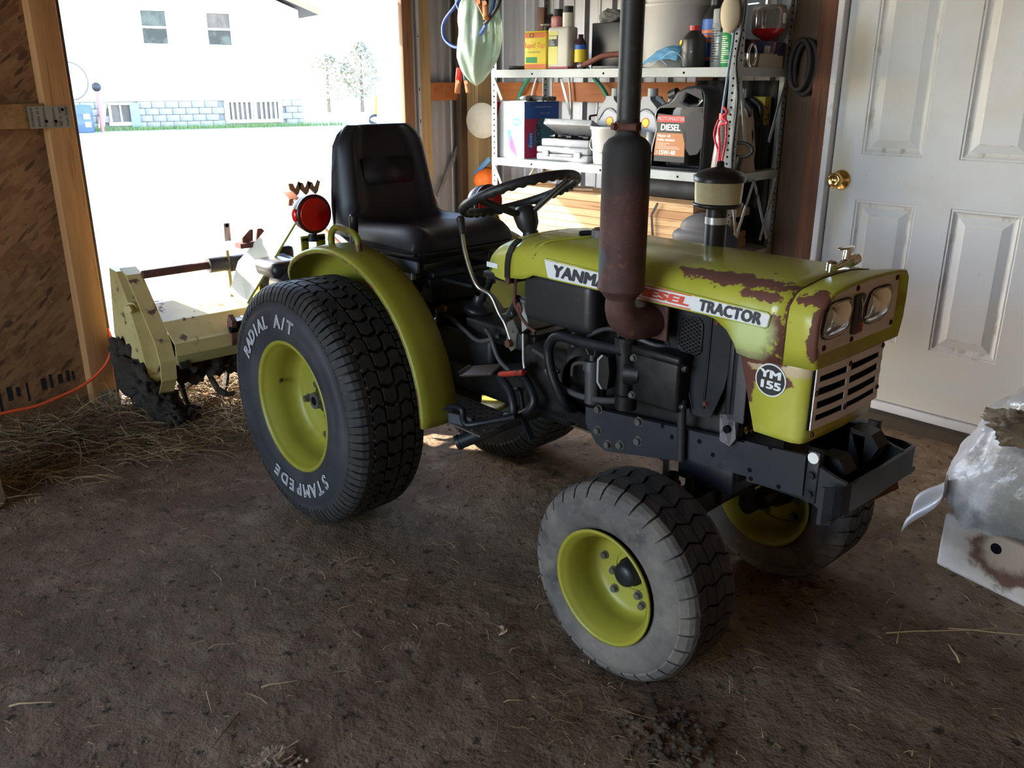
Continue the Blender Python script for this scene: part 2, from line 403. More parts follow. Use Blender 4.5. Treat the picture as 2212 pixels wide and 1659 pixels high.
# ================================================================ SETTING
M['dirt'] = mk('packed_dirt', (0.185, 0.124, 0.076), 0.9, layers=[((0.120, 0.078, 0.047), 3, 0.4, 0.65), ((0.25, 0.176, 0.115), 9, 0.5, 0.75), ((0.050, 0.035, 0.025), 30, 0.58, 0.66, 6), ((0.30, 0.24, 0.17), 120, 0.66, 0.72, 3)],
               bump=[(28, 0.45, 0.02), (110, 0.5, 0.008)], world_co=True, spec=0.25)
M['gravel'] = mk('pale_gravel_yard', (0.42, 0.39, 0.34), 0.9, layers=[((0.34, 0.31, 0.26), 1.2, 0.4, 0.7), ((0.5, 0.47, 0.42), 14, 0.5, 0.7)], bump=[(30, 0.4, 0.02)], world_co=True)
def osb_mat():
    m = mk('osb_board', (0.14, 0.075, 0.032), 0.75, bump=[((9, 30, 60), 0.3, 0.004), (90, 0.2, 0.002)])
    nt = m.node_tree; N = nt.nodes; Lk = nt.links; bs = N['Principled BSDF']
    co = N.new('ShaderNodeTexCoord'); prev = None
    cols = [(0.235, 0.120, 0.052), (0.165, 0.078, 0.034), (0.270, 0.145, 0.064), (0.085, 0.040, 0.020)]
    for i, (rot, sc) in enumerate([(0.35, (.085, 1, .020)), (1.25, (.10, 1, .024)), (-0.6, (.075, 1, .018)), (2.4, (.05, 1, .014))]):
        mp = N.new('ShaderNodeMapping'); Lk.new(co.outputs['Object'], mp.inputs[0])
        mp.vector_type = 'TEXTURE'; mp.inputs['Rotation'].default_value = (0, rot, 0); mp.inputs['Scale'].default_value = sc
        mp.inputs['Location'].default_value = (i * 3.3, 0, i * 1.7)
        vo = N.new('ShaderNodeTexVoronoi'); vo.inputs['Scale'].default_value = 1.0
        Lk.new(mp.outputs[0], vo.inputs['Vector'])
        mr = N.new('ShaderNodeMapRange'); mr.inputs[1].default_value = 0.2 if i < 3 else 0.88; mr.inputs[2].default_value = 0.9 if i < 3 else 0.98
        sp = N.new('ShaderNodeSeparateColor'); Lk.new(vo.outputs['Color'], sp.inputs[0]); Lk.new(sp.outputs[i % 3], mr.inputs[0])
        mx = N.new('ShaderNodeMix'); mx.data_type = 'RGBA'; Lk.new(mr.outputs[0], mx.inputs['Factor'])
        if prev is None: mx.inputs['A'].default_value = (0.185, 0.090, 0.039, 1)
        else: Lk.new(prev, mx.inputs['A'])
        mx.inputs['B'].default_value = (*cols[i], 1); prev = mx.outputs['Result']
    Lk.new(prev, bs.inputs['Base Color'])
    return m
M['osb'] = osb_mat()
M['tin'] = mk('ribbed_grey_steel_sheet', (0.36, 0.37, 0.40), 0.42, 0.25, layers=[((0.28, 0.28, 0.30), (8, 8, 1.5), 0.45, 0.7)])
M['galv'] = mk('galvanised_plate', (0.33, 0.34, 0.33), 0.42, 0.7, layers=[((0.22, 0.22, 0.2), 18, 0.45, 0.7)])
M['door_white'] = mk('door_white_paint', (0.56, 0.58, 0.62), 0.42, layers=[((0.51, 0.50, 0.475), 3, 0.45, 0.75), ((0.35, 0.31, 0.25), 60, 0.71, 0.75, 3)],
    spots=[((0.60, 1.5, 1.45), (0.055, 0.3, 0.13), (0.47, 0.42, 0.34), 5, 0.7, 0.5), ((0.575, 1.5, 0.95), (0.045, 0.3, 0.2), (0.5, 0.46, 0.38), 5, 0.7, 0.5),
           ((0.95, 1.5, 0.0), (0.9, 0.3, 0.42), (0.58, 0.56, 0.52), 4, 0.6, 0.6)])
M['door_grime'] = mk('door_moulding_grimy_white', (0.60, 0.60, 0.60), 0.5, layers=[((0.36, 0.33, 0.28), (22, 22, 9), 0.55, 0.70, 5)])
M['jamb_white'] = mk('jamb_white_paint', (0.60, 0.59, 0.62), 0.5, layers=[((0.4, 0.34, 0.28), 20, 0.62, 0.75)])
M['weather'] = mk('grey_weatherstrip', (0.09, 0.085, 0.085), 0.7)
M['plain_ply'] = mk('brown_plywood', (0.19, 0.12, 0.065), 0.8, layers=[((0.14, 0.08, 0.04), (3, 3, 20), 0.4, 0.7)], world_co=True)

# ---- floor: packed dirt with hoof-rough relief and the old tread print beside the far front wheel
def floor_h(x, y):
    h = 0.010 * noise.noise(Vector((x * 2.1, y * 2.1, 0))) + 0.005 * noise.noise(Vector((x * 8, y * 8, 3))) + 0.0035 * noise.noise(Vector((x * 23, y * 23, 7)))
    h -= 0.009
    if -0.14 < y - 0.07 + 0.02 * x < 0.10 and 0.15 < x < 1.42:      # tread print
        u = x * 26 + abs((y + 0.02) * 30 % 2 - 1) * 1.2
        h += 0.007 * (1 if (u % 2) < 1.1 else -0.6)
    d = math.hypot(x - 1.47, y + 0.72)
    if d < 0.2: h += 0.016 * (1 - d / 0.2) * (1 + noise.noise(Vector((x * 40, y * 40, 1))))
    return h
mb = MB()
X0, X1, Y0, Y1, ST = -1.5, 2.9, -2.3, 1.62, 0.022
nx, ny = int((X1 - X0) / ST), int((Y1 - Y0) / ST)
def fpt(u, v):
    x = X0 + (X1 - X0) * u; y = Y0 + (Y1 - Y0) * v
    e = min(u, 1 - u, v, 1 - v) * 12
    return (x, y, floor_h(x, y) * min(1, e) - 0.006 * (1 - min(1, e)))
mb.grid(fpt, nx, ny)
mb.add([(-1.62, -5.6, -0.006), (4.3, -5.6, -0.006), (4.3, Y0, -0.006), (-1.62, Y0, -0.006)], [[0, 1, 2, 3]])
mb.add([(X1, Y0, -0.006), (4.3, Y0, -0.006), (4.3, 1.7, -0.006), (X1, 1.7, -0.006)], [[0, 1, 2, 3]])
mb.add([(-2.6, -5.6, -0.012), (-1.5, -5.6, -0.012), (-1.5, 1.7, -0.012), (-2.6, 1.7, -0.012)], [[0, 1, 2, 3]])
tag(mb.build('floor', M['dirt']), 'packed brown dirt floor littered with straw', kind='structure')

# ---- yard outside
mb = MB()
mb.add([(-120, -90, -0.03), (-2.0, -90, -0.03), (-2.0, 90, -0.03), (-120, 90, -0.03)], [[0, 1, 2, 3]])
mb.add([(-2.0, -90, -0.03), (60, -90, -0.03), (60, -5.5, -0.03), (-2.0, -5.5, -0.03)], [[0, 1, 2, 3]])
tag(mb.build('ground', M['gravel']), 'pale sunlit gravel yard outside the shed opening', kind='structure')

# ---- left wall (board wall with the opening's jamb); local x runs along the wall, y outward
WA = math.atan2(0.989, -0.15)
def wall_empty(name, label):
    e = bpy.data.objects.new(name, None); COL.objects.link(e)
    e.location = (-1.45, -0.87, 0); e.rotation_euler = (0, 0, WA)
    return tag(e, label, kind='structure')
wl = wall_empty('wall_left', 'oriented strand board wall left of the shed opening, framed in pine')
MB().box(-4.8, 0.0, 0.052, 0.066, 0.0, 2.9).build('strand_board', M['osb'], wl)
mb = MB().box(-0.088, 0.016, 0.0, 0.052, 0.0, 2.9, 0.004); mb.build('stud', M['wood_z'], wl)
MB().box(0.016, 0.034, 0.012, 0.085, 0.0, 2.9, 0.003).build('edge_strip', M['wood_dark_z'], wl)
MB().box(-4.8, -0.088, 0.002, 0.052, 1.196, 1.286, 0.003).build('girt', M['wood_y'], wl)
MB().box(-4.8, -0.088, -0.03, 0.052, 0.005, 0.048, 0.003).build('bottom_plate', M['wood_y'], wl)
MB().box(-4.8, -0.02, -0.012, 0.05, -0.08, 0.012, 0.003).build('skirt_board', M['wood_y'], wl)
def nail_plate(x0, x1, z0, z1, holes):
    mb = MB().box(x0, x1, -0.003, 0.0, z0, z1, 0)
    for (cx, cz, w, h, mi) in holes:
        if mi == 2: mb.cyl((cx, -0.0035, cz), (cx, -0.0022, cz), w, n=12, mi=1)
        else: mb.box(cx - w / 2, cx + w / 2, -0.0036, -0.002, cz - h / 2, cz + h / 2, mi=1)
    return mb.build('nail_plate', [M['galv'], M['dark']], wl)
hl = []
for c in (-0.145, -0.122, -0.098, -0.062, -0.038, -0.012):
    for k in range(11):
        if R.random() < 0.87: hl.append((c, 1.203 + k * 0.0066, 0.009, 0.0024, 1))
hl += [(-0.094, 1.22, 0.006, 0, 2), (-0.058, 1.219, 0.006, 0, 2), (-0.026, 1.262, 0.006, 0, 2)]
nail_plate(-0.158, 0.002, 1.194, 1.276, hl)
nail_plate(-0.062, 0.012, 0.0, 0.095, [(-0.05 + i * 0.018, 0.012 + j * 0.024, 0.0035, 0, 2) for i in range(4) for j in range(4)])
# faint printed ink block on the board
mb = MB()
for i, (a, b, z0, z1) in enumerate([(-0.52, -0.515, 0.10, 0.20), (-0.44, -0.43, 0.09, 0.21), (-0.405, -0.385, 0.14, 0.20), (-0.37, -0.355, 0.15, 0.19), (-0.33, -0.322, 0.12, 0.2), (-0.27, -0.25, 0.15, 0.2), (-0.235, -0.222, 0.15, 0.21), (-0.2, -0.18, 0.16, 0.2), (-0.165, -0.15, 0.16, 0.21), (-0.14, -0.13, 0.16, 0.2)]):
    mb.box(a, b, 0.0512, 0.0519, z0, z1)
mb.build('printed_mark', M['plate_black'], wl)

# ---- far end of the same wall: jamb, steel sheet, girt
wf = wall_empty('wall_far', 'ribbed grey steel wall with wooden jamb right of the shed opening')
MB().box(1.850, 1.925, -0.01, 0.022, 0, 2.9, 0.004).build('jamb_board', wood('rough_jamb', (0.20, 0.095, 0.04), (0.12, 0.05, 0.02), 2), wf)
mb = MB().box(1.925, 1.983, 0.015, 0.03, 0, 2.9)
mb.box(1.962, 1.983, -0.005, 0.02, 0, 2.9)
for z in (1.15, 1.16, 1.32, 1.33, 1.6): mb.cyl((1.972, -0.0065, z), (1.972, -0.004, z), 0.004, n=8, mi=1)
mb.build('metal_trim', [M['tin'], M['dark']], wf)
MB().box(1.983, 2.07, 0.0, 0.09, 0, 2.9, 0.004).build('jamb_stud', M['wood_post'], wf)
MB().box(2.07, 2.36, 0.004, 0.045, 1.262, 1.362, 0.003).build('girt', M['wood_red_y'], wf)
def ribs(L, step=0.19):
    pts = []; x = 0.0
    while x < L:
        pts += [(x, 0), (x + 0.055, 0), (x + 0.062, -0.005), (x + 0.075, -0.005), (x + 0.082, 0), (x + 0.135, 0), (x + 0.150, -0.022), (x + 0.172, -0.022), (x + step - 0.003, 0)]
        x += step
    return pts
def sheet(fn, L, z0, z1):
    mb = MB(); P = ribs(L)
    vs = [fn(a, b, z) for z in (z0, z1) for a, b in P]; n = len(P)
    mb.add(vs, [[i, i + 1, n + i + 1, n + i] for i in range(n - 1)])
    return mb
sheet(lambda a, b, z: (2.06 + a, 0.07 + b, z), 0.5, 0, 2.9).build('steel_sheet', M['tin'], wf)
MB().box(2.30, 2.47, -0.02, 0.02, 0, 2.9, 0.004).build('corner_strip', M['wood_dark_z'], wf)
for (a, b) in ((2.10, 2.33),):
    MB().bar((2.13, 0.03, 0.72), (2.33, 0.03, 1.0), 0.012, 0.022).build('brace_strap', M['galv'], wf)
# header and wall above the opening
wu = wall_empty('wall_upper', 'board wall above the shed opening')
MB().box(-0.1, 2.1, 0.0, 0.09, 2.0, 2.9).build('header', M['wood_y'], wu)
MB().box(-4.8, 2.6, 0.55, 0.60, 1.94, 2.12).build('shading_eave', M['wood_y'], wu)  # unseen board, hung low to cut the sun and sky light coming in

# ---- back wall
wb_ = bpy.data.objects.new('wall_back', None); COL.objects.link(wb_)
tag(wb_, 'ribbed grey steel back wall with orange stained girts behind the shelves', kind='structure')
sheet(lambda a, b, z: (-1.95 + a, 1.66 + b, z), 2.35, 0, 2.9).build('steel_sheet', M['tin'], wb_)
MB().box(-1.66, 0.40, 1.59, 1.635, 1.262, 1.362, 0.003).build('girt', M['wood_red_x'], wb_)
MB().box(-1.66, 0.40, 1.59, 1.635, 0.45, 0.55, 0.003).build('girt', M['wood_red_x'], wb_)
MB().box(-1.66, 0.40, 1.59, 1.635, 2.05, 2.15, 0.003).build('girt', M['wood_red_x'], wb_)
MB().box(-1.80, -1.685, 1.46, 1.60, 0, 2.9, 0.006).build('corner_post', M['wood_post'], wb_)
MB().box(-0.22, -0.12, 1.55, 1.59, 0, 2.9, 0.004).build('stud', M['wood_red_z'], wb_)
MB().box(0.29, 0.425, 1.51, 1.65, 0, 2.9, 0.004).build('stud', M['wood_dark_z'], wb_)
MB().box(0.425, 0.507, 1.475, 1.65, 0, 2.9, 0.004).build('stud', M['wood_red_z'], wb_)
MB().box(1.46, 4.3, 1.56, 1.62, 0, 2.9).build('plywood', M['plain_ply'], wb_)
MB().box(0.5, 1.5, 1.53, 1.62, 2.13, 2.9).build('plywood', M['plain_ply'], wb_)
MB().box(0.45, 1.6, 1.44, 1.62, -0.05, 0.036, 0.006).build('sill_board', mk('damp_sill', (.05, .034, .024), .9), wb_)  # sill board in one dark brown

# ---- white six panel door
dr = bpy.data.objects.new('door_1', None); COL.objects.link(dr)
tag(dr, 'white six panel steel door with brass knob, grimy mouldings', kind='structure')
xs = [0.541, 0.66, 0.91, 1.045, 1.30, 1.43]; zs = [0.078, 0.335, 0.905, 1.085, 1.72, 1.84, 1.985, 2.10]
mb = MB(); YF = 1.50
for i in range(5):
    for j in range(7):
        if i in (1, 3) and j in (1, 3, 5): continue
        mb.add([(xs[i], YF, zs[j]), (xs[i + 1], YF, zs[j]), (xs[i + 1], YF, zs[j + 1]), (xs[i], YF, zs[j + 1])], [[0, 1, 2, 3]])
mb.box(xs[0], xs[-1], YF + 0.014, YF + 0.045, zs[0], zs[-1])
for (a, b, c, d) in ((xs[0], xs[0], zs[0], zs[-1]), (xs[-1], xs[-1], zs[0], zs[-1])):
    mb.add([(a, YF, c), (a, YF + 0.02, c), (a, YF + 0.02, d), (a, YF, d)], [[0, 1, 2, 3]])
mb.add([(xs[0], YF, zs[0]), (xs[-1], YF, zs[0]), (xs[-1], YF + 0.02, zs[0]), (xs[0], YF + 0.02, zs[0])], [[0, 1, 2, 3]])
mb.build('leaf', M['door_white'], dr)
for i in (1, 3):
    for j in (1, 3, 5):
        mb = MB(); prof = [(0, 0), (0.004, 0.004), (0.010, 0.003), (0.017, 0.010), (0.024, 0.0125), (0.030, 0.0125), (0.058, 0.004), (0.062, 0.0025)]
        prof2 = []
        x0, x1, z0, z1 = xs[i], xs[i + 1], zs[j], zs[j + 1]
        for k in range(len(prof) - 1):
            (a, da), (b, db) = prof[k], prof[k + 1]
            A = [(x0 + a, YF + da, z0 + a), (x1 - a, YF + da, z0 + a), (x1 - a, YF + da, z1 - a), (x0 + a, YF + da, z1 - a)]
            B = [(x0 + b, YF + db, z0 + b), (x1 - b, YF + db, z0 + b), (x1 - b, YF + db, z1 - b), (x0 + b, YF + db, z1 - b)]
            mb.add(A + B, [[q, (q + 1) % 4, 4 + (q + 1) % 4, 4 + q] for q in range(4)], 1 if k in (0, 2, 3, 4, 6) else 0)
        b = prof[-1][0]; d = prof[-1][1]
        mb.add([(x0 + b, YF + d, z0 + b), (x1 - b, YF + d, z0 + b), (x1 - b, YF + d, z1 - b), (x0 + b, YF + d, z1 - b)], [[0, 1, 2, 3]])
        mb.build('panel', [M['door_white'], M['door_grime']], dr)
mb = MB()
mb.lathe([(0.001, 0.0), (0.033, 0.0), (0.034, 0.004), (0.030, 0.009), (0.016, 0.011), (0.0125, 0.02), (0.0125, 0.030), (0.020, 0.036), (0.0255, 0.044), (0.0265, 0.054), (0.023, 0.061), (0.019, 0.063), (0.012, 0.058), (0.007, 0.058), (0.001, 0.060)], (0.589, YF, 0.979), (0, -1, 0), 28)
mb.v = [(.589 + (x - .589) * 1.22, YF + (y - YF) * 1.15, .979 + (z - .979) * 1.22) for x, y, z in mb.v]
mb.build('door_knob', M['brass'], dr)
tag(MB().box(0.541, 0.546, YF + 0.006, YF + 0.03, 0.94, 1.01).build('latch_plate', M['brass'], dr), None)
mb = MB().box(xs[0], xs[-1], YF - 0.012, YF + 0.03, 0.036, 0.074, 0.004); mb.build('door_sweep', M['jamb_white'], dr)
t1 = MB().box(0.507, 0.534, 1.462, 1.60, 0.03, 2.13, 0.003).box(1.437, 1.465, 1.462, 1.60, 0.03, 2.13, 0.003).box(0.507, 1.465, 1.462, 1.60, 2.105, 2.14, 0.003)
tag(t1.build('trim_1', M['jamb_white']), 'white painted jamb around the panelled door', kind='structure')
t2 = MB().box(0.534, 0.5405, 1.512, 1.56, 0.04, 2.1)
tag(t2.build('trim_2', M['weather']), 'dark weatherstrip along the latch side of the white door', kind='structure')

# ---- rest of the shed, behind the camera
mb = MB()
mb.box(-3.2, 4.5, -5.7, 2.0, 2.9, 3.0)
tag(mb.build('ceiling', M['plain_ply']), 'bare board ceiling of the shed', kind='structure')
tag(MB().box(4.25, 4.35, -5.6, 1.7, 0, 2.9).build('wall_right', M['plain_ply']), 'brown plywood wall at the right end of the shed', kind='structure')
mb = MB().box(-1.0, -0.7, -5.6, -5.5, 0, 2.9).box(2.1, 4.3, -5.6, -5.5, 0, 2.9).box(-1.0, 4.3, -5.6, -5.5, 2.75, 2.9)
tag(mb.build('wall_front', M['plain_ply']), 'shed wall with a wide doorway behind the viewpoint', kind='structure')

# ---- the house across the yard
M['siding'] = mk('white_siding', (0.80, 0.78, 0.74), 0.6, layers=[((0.72, 0.70, 0.66), (1, 1, 5), 0.4, 0.7)])
M['block'] = mk('grey_foundation_block', (0.27, 0.25, 0.235), 0.85, layers=[((0.36, 0.33, 0.29), 2.2, 0.45, 0.7), ((0.13, 0.13, 0.14), 12, 0.6, 0.75)])
M['winglass'] = mk('dark_window_glass', (0.02, 0.024, 0.026), 0.2, layers=[((0.07, 0.08, 0.07), 1.8, 0.45, 0.6)], spec=0.25)
M['winblind'] = mk('window_blind', (0.09, 0.065, 0.05), 0.5, layers=[((0.14, 0.11, 0.09), (3, 3, 1), 0.45, 0.6)])
M['roof'] = mk('roof_shingle', (0.10, 0.09, 0.085), 0.9)
M['rake'] = mk('rake_board', (0.30, 0.20, 0.12), 0.8)
hs = thing('house', 'white gabled farmhouse on a grey block foundation across the bright yard', 'house', (-26, 8, 0), math.atan2(0.98, 0.2))
MB().prism([(-8, 0, 0.8), (5.86, 0, 0.8), (5.86, 0, 3.55), (-1.1, 0, 6.2), (-8, 0, 3.6)], (0, 7, 0)).build('siding_wall', M['siding'], hs)
rw = random.Random(3)
# foundation: single blocks in courses
fe = bpy.data.objects.new('foundation', None); COL.objects.link(fe); fe.parent = hs
MB().box(-8, 5.82, 0.06, 6.9, -0.05, 0.8).build('core', M['block'], fe)
blk = None
for row in range(4):
    x = -1.6 - (0.2 if row % 2 else 0)
    while x < 5.75:
        w = min(0.4, 5.78 - x)
        cx = x + w / 2
        if w > 0.1 and not (-0.35 < cx < 0.5) and not (3.1 < cx < 5.15):
            if blk is None:
                blk = MB().box(-0.195, 0.195, -0.03, 0.07, -0.095, 0.095, 0.008, seg=1).build('block', M['block'], fe); b = blk
            else:
                b = blk.copy(); COL.objects.link(b); b.parent = fe
            b.location = (cx, rw.uniform(-0.004, 0.004), 0.09 + row * 0.2); b.scale = (w / 0.4, 1, 1)
        x += 0.4
MB().prism([(-8.6, -0.4, 3.35), (-1.1, -0.4, 6.25), (-1.1, -0.4, 6.43), (-8.6, -0.4, 3.53)], (0, 7.6, 0)).prism([(6.5, -0.4, 3.42), (-1.1, -0.4, 6.25), (-1.1, -0.4, 6.43), (6.5, -0.4, 3.58)], (0, 7.6, 0)).build('roof', M['roof'], hs)
MB().prism([(6.48, -0.44, 3.38), (-1.1, -0.44, 6.22), (-1.1, -0.44, 6.42), (6.48, -0.44, 3.56)], (0, 0.05, 0)).build('rake_board', M['rake'], hs)
def house_window(x0, x1, z0, z1, kind):
    f = MB()
    for a in ((x0 - 0.07, x0, z0 - 0.07, z1 + 0.07), (x1, x1 + 0.07, z0 - 0.07, z1 + 0.07), (x0, x1, z1, z1 + 0.07), (x0 - 0.1, x1 + 0.1, z0 - 0.1, z0)):
        f.box(a[0], a[1], -0.07, 0.03, a[2], a[3])
    if kind == 2: f.box((x0 + x1) / 2 - 0.02, (x0 + x1) / 2 + 0.02, -0.06, 0.0, z0, z1)
    else: f.box(x0, x1, -0.06, 0.0, (z0 + z1) / 2 - 0.03, (z0 + z1) / 2 + 0.03)
    o = f.build('window', M['siding'], hs)
    if kind == 2:
        MB().box(x0, x1, -0.02, -0.005, z0, z1).build('pane', M['winblind'], o)
    else:
        MB().box(x0, x1, -0.02, -0.005, z0, (z0 + z1) / 2 - 0.03).build('pane', M['winglass'], o)
        MB().box(x0, x1, -0.02, -0.005, (z0 + z1) / 2 + 0.03, z1).build('pane', M['winblind' if kind == 1 else 'winglass'], o)
house_window(1.01, 1.71, 2.45, 3.37, 0)
house_window(2.92, 3.62, 2.45, 3.36, 1)
house_window(-0.17, 0.36, 0.2, 0.7, 2)
f = MB()
for a in ((3.2, 3.34, 0.12, 0.84), (4.94, 5.06, 0.12, 0.84), (3.2, 5.06, 0.74, 0.84), (3.2, 5.06, 0.1, 0.2), (4.12, 4.22, 0.12, 0.84)): f.box(a[0], a[1], -0.08, 0.04, a[2], a[3])
o = f.build('window', M['siding'], hs)
MB().box(3.3, 5.0, -0.01, 0.0, 0.15, 0.8).build('pane', M['winblind'], o)
for k in range(10):
    x = 3.42 + k * 0.155
    if abs(x - 4.17) < 0.1: continue
    MB().box(x, x + 0.06, -0.05, -0.01, 0.2, 0.74).build('bar', M['siding'], o)
MB().box(0.36, 0.62, -0.12, 0.02, 0.05, 0.75).build('window_well', mk('bluish_render', (0.25, 0.27, 0.36), 0.8), hs)
M['downspout'] = mk('yellowed_pine', (0.55, 0.42, 0.22), 0.8)
MB().bar((-0.52, -0.1, 0.02), (-0.36, -0.1, 0.78), 0.05, 0.18).build('leaning_board', M['downspout'], hs)
# grass fringe along the foundation
mb = MB(); rg = random.Random(11)
for i in range(1600):
    x = rg.uniform(-1.4, 7.0); y = rg.uniform(-0.75, -0.12); h = rg.uniform(0.04, 0.16)
    if x > 5.9 and rg.random() < 0.4: continue
    dx, dy = rg.uniform(-.05, .05), rg.uniform(-.05, .05)
    mb.add([(x - 0.012, y, -0.03), (x + 0.012, y, -0.03), (x + dx, y + dy, h)], [[0, 1, 2]])
g = mb.build('grass', mk('yard_grass', (0.14, 0.20, 0.06), 0.8), bpy.data.objects['ground'])
g.location = (-26, 8, 0); g.rotation_euler = (0, 0, math.atan2(0.98, 0.2))
tag(g, kind='stuff')

# ================================================================ TRACTOR  (local: x forward, y to its left, z up)
tr = thing('tractor', 'small lime green diesel tractor with black seat and tall rusty exhaust', 'tractor', (0, -0.27, 0))
def part(mb, name, mat, parent=None, label=None, **k):
    o = mb.build(name, mat, parent or tr, **k)
    if label: o['label'] = label
    return o

# ---------------- wheels
def chevron(mb, a, da, y0, y1, r0, r1, k, mi=0):
    ym = (y0 + y1) / 2
    A = [(a - da, y0), (a - da + k, ym), (a - da, y1), (a + da, y1), (a + da + k, ym), (a + da, y0)]
    P = lambda r: [(r * math.cos(t), y, r * math.sin(t)) for t, y in A]
    n = 6
    mb.add(P(r0) + P(r1), [list(range(n, 2 * n))] + [[i, (i + 1) % n, n + (i + 1) % n, n + i] for i in range(n)], mi)
def shoulder(mb, a0, a1, prof, dep, mi=0):
    n = len(prof); vs = []
    for t in (a0, a1):
        for d in (0, dep):
            for r, y in prof: vs.append(((r - d) * math.cos(t), y * (1 - d * 1.2), (r - d) * math.sin(t)))
    fs = []
    for i in range(n - 1):
        fs.append([i, i + 1, 2 * n + i + 1, 2 * n + i])
        fs.append([i, i + 1, n + i + 1, n + i]); fs.append([2 * n + i, 2 * n + i + 1, 3 * n + i + 1, 3 * n + i])
    fs += [[0, n, 3 * n, 2 * n], [n - 1, 2 * n - 1, 4 * n - 1, 3 * n - 1]]
    mb.add(vs, fs, mi)
def lathe_y(mb, prof, n=64, mi=0): return mb.lathe(prof, (0, 0, 0), (0, 1, 0), n, mi=mi)

def rear_wheel(loc):
    mb = MB()
    lathe_y(mb, [(.216, -.118), (.2165, -.123), (.207, -.125), (.201, -.116), (.199, -.106), (.188, -.098), (.186, -.05), (.182, -.02), (.172, -.002), (.158, .006), (.150, .003), (.135, .004), (.125, .012), (.08, .015), (.03, .016), (.001, .016)])
    lathe_y(mb, [(.186, -.05), (.19, .10), (.206, .116), (.2165, .122), (.212, .125), (.2, .12), (.183, .10), (.18, .02), (.15, .012)])
    rim = part(mb, 'rear_wheel', M['green_rim']); rim.location = loc
    mb = MB()
    lathe_y(mb, [(.203, -.110), (.207, -.119), (.222, -.126), (.25, -.131), (.262, -.1325), (.266, -.131), (.29, -.1345), (.318, -.134), (.320, -.1325), (.325, -.132), (.345, -.1265), (.348, -.1285), (.354, -.123), (.366, -.111), (.374, -.096), (.377, -.05), (.378, 0), (.377, .05), (.374, .096), (.366, .111), (.352, .124), (.325, .132), (.29, .134), (.25, .131), (.222, .124), (.205, .112)], 80)
    part(mb, 'tire', M['rubber_rear'], rim)
    mb = MB(); N = 46
    for i in range(N):
        a = 2 * PI * i / N
        chevron(mb, a, .055, -.071, -.031, .374, .3935, .030)
        chevron(mb, a + .03, .050, -.023, .020, .374, .3945, -.022)
        chevron(mb, a, .053, .029, .068, .374, .3935, .022)
        for s in (-1, 1):
            pr_ = [(.393, s * .077), (.392, s * .095), (.384, s * .1105), (.368, s * .1225), (.352, s * .1285), (.345, s * .1305)]
            b = a + (.035 if s < 0 else .06)
            shoulder(mb, b - .050, b + .002, pr_, .012)
            shoulder(mb, b + .014, b + .066, pr_, .012)
    part(mb, 'tread', M['tread_rear'], rim)
    def arc_text(s, a0, a1, r, sz):
        mb = MB(); n = len(s)
        for i, c in enumerate(s):
            if c == ' ': continue
            a = a0 + (a1 - a0) * i / (n - 1)
            o = Vector((r * math.cos(a), -.1362, r * math.sin(a)))
            up = Vector((math.cos(a), 0, math.sin(a))); xd = Vector((math.sin(a), 0, -math.cos(a)))
            text(mb, c, sz, o, xd, up, outline=.0015, bold=0.012, shear=0.15)
        return mb
    rad = math.radians
    part(arc_text('RADIAL', rad(152), rad(112), .277, .056), 'raised_lettering', M['tire_letter'], rim)
    part(arc_text('A/T', rad(95), rad(79), .277, .060), 'raised_lettering', M['tire_letter'], rim)
    part(arc_text('STAMPEDE', rad(-43), rad(-113), .272, .060), 'raised_lettering', M['tire_letter'], rim)
    hub = MB().cyl((0, .02, 0), (0, -.004, 0), .047, n=24).cyl((0, 0, 0), (0, -.042, 0), .031, .027, 24).cyl((0, -.040, 0), (0, -.0425, 0), .016, n=6, mi=1)
    hub.cyl((0.024, -.03, .012), (0.034, -.03, .017), .006, n=8)
    part(hub, 'hub', [M['bolt'], M['dark']], rim)
    b0 = None
    for k, (r, nn, h) in enumerate(((.064, 6, .014), (.128, 5, .008))):
        for i in range(nn):
            a = 2 * PI * i / nn + (.5 if k == 0 else .9)
            if b0 is None:
                b0 = part(MB().hexb((0, 0, 0), (0, -1, 0), .0115, .016), 'bolt', M['bolt'], rim); b = b0
            else: b = copy_part(b0, rim, Matrix())
            b.location = (r * math.cos(a), .013 if k == 0 else .008, r * math.sin(a))
    part(MB().cyl((-.183, -.055, .03), (-.168, -.068, .028), .006, .004, 10), 'valve_stem', M['rust'], rim)
    return rim
def copy_wheel(w, loc):
    c = w.copy(); COL.objects.link(c); c.location = loc; c.rotation_euler = (0, 0, PI)
    for ch in w.children:
        d = ch.copy(); COL.objects.link(d); d.parent = c
    return c
rw_ = rear_wheel((0, -.395, .388))
copy_wheel(rw_, (0, .395, .388))

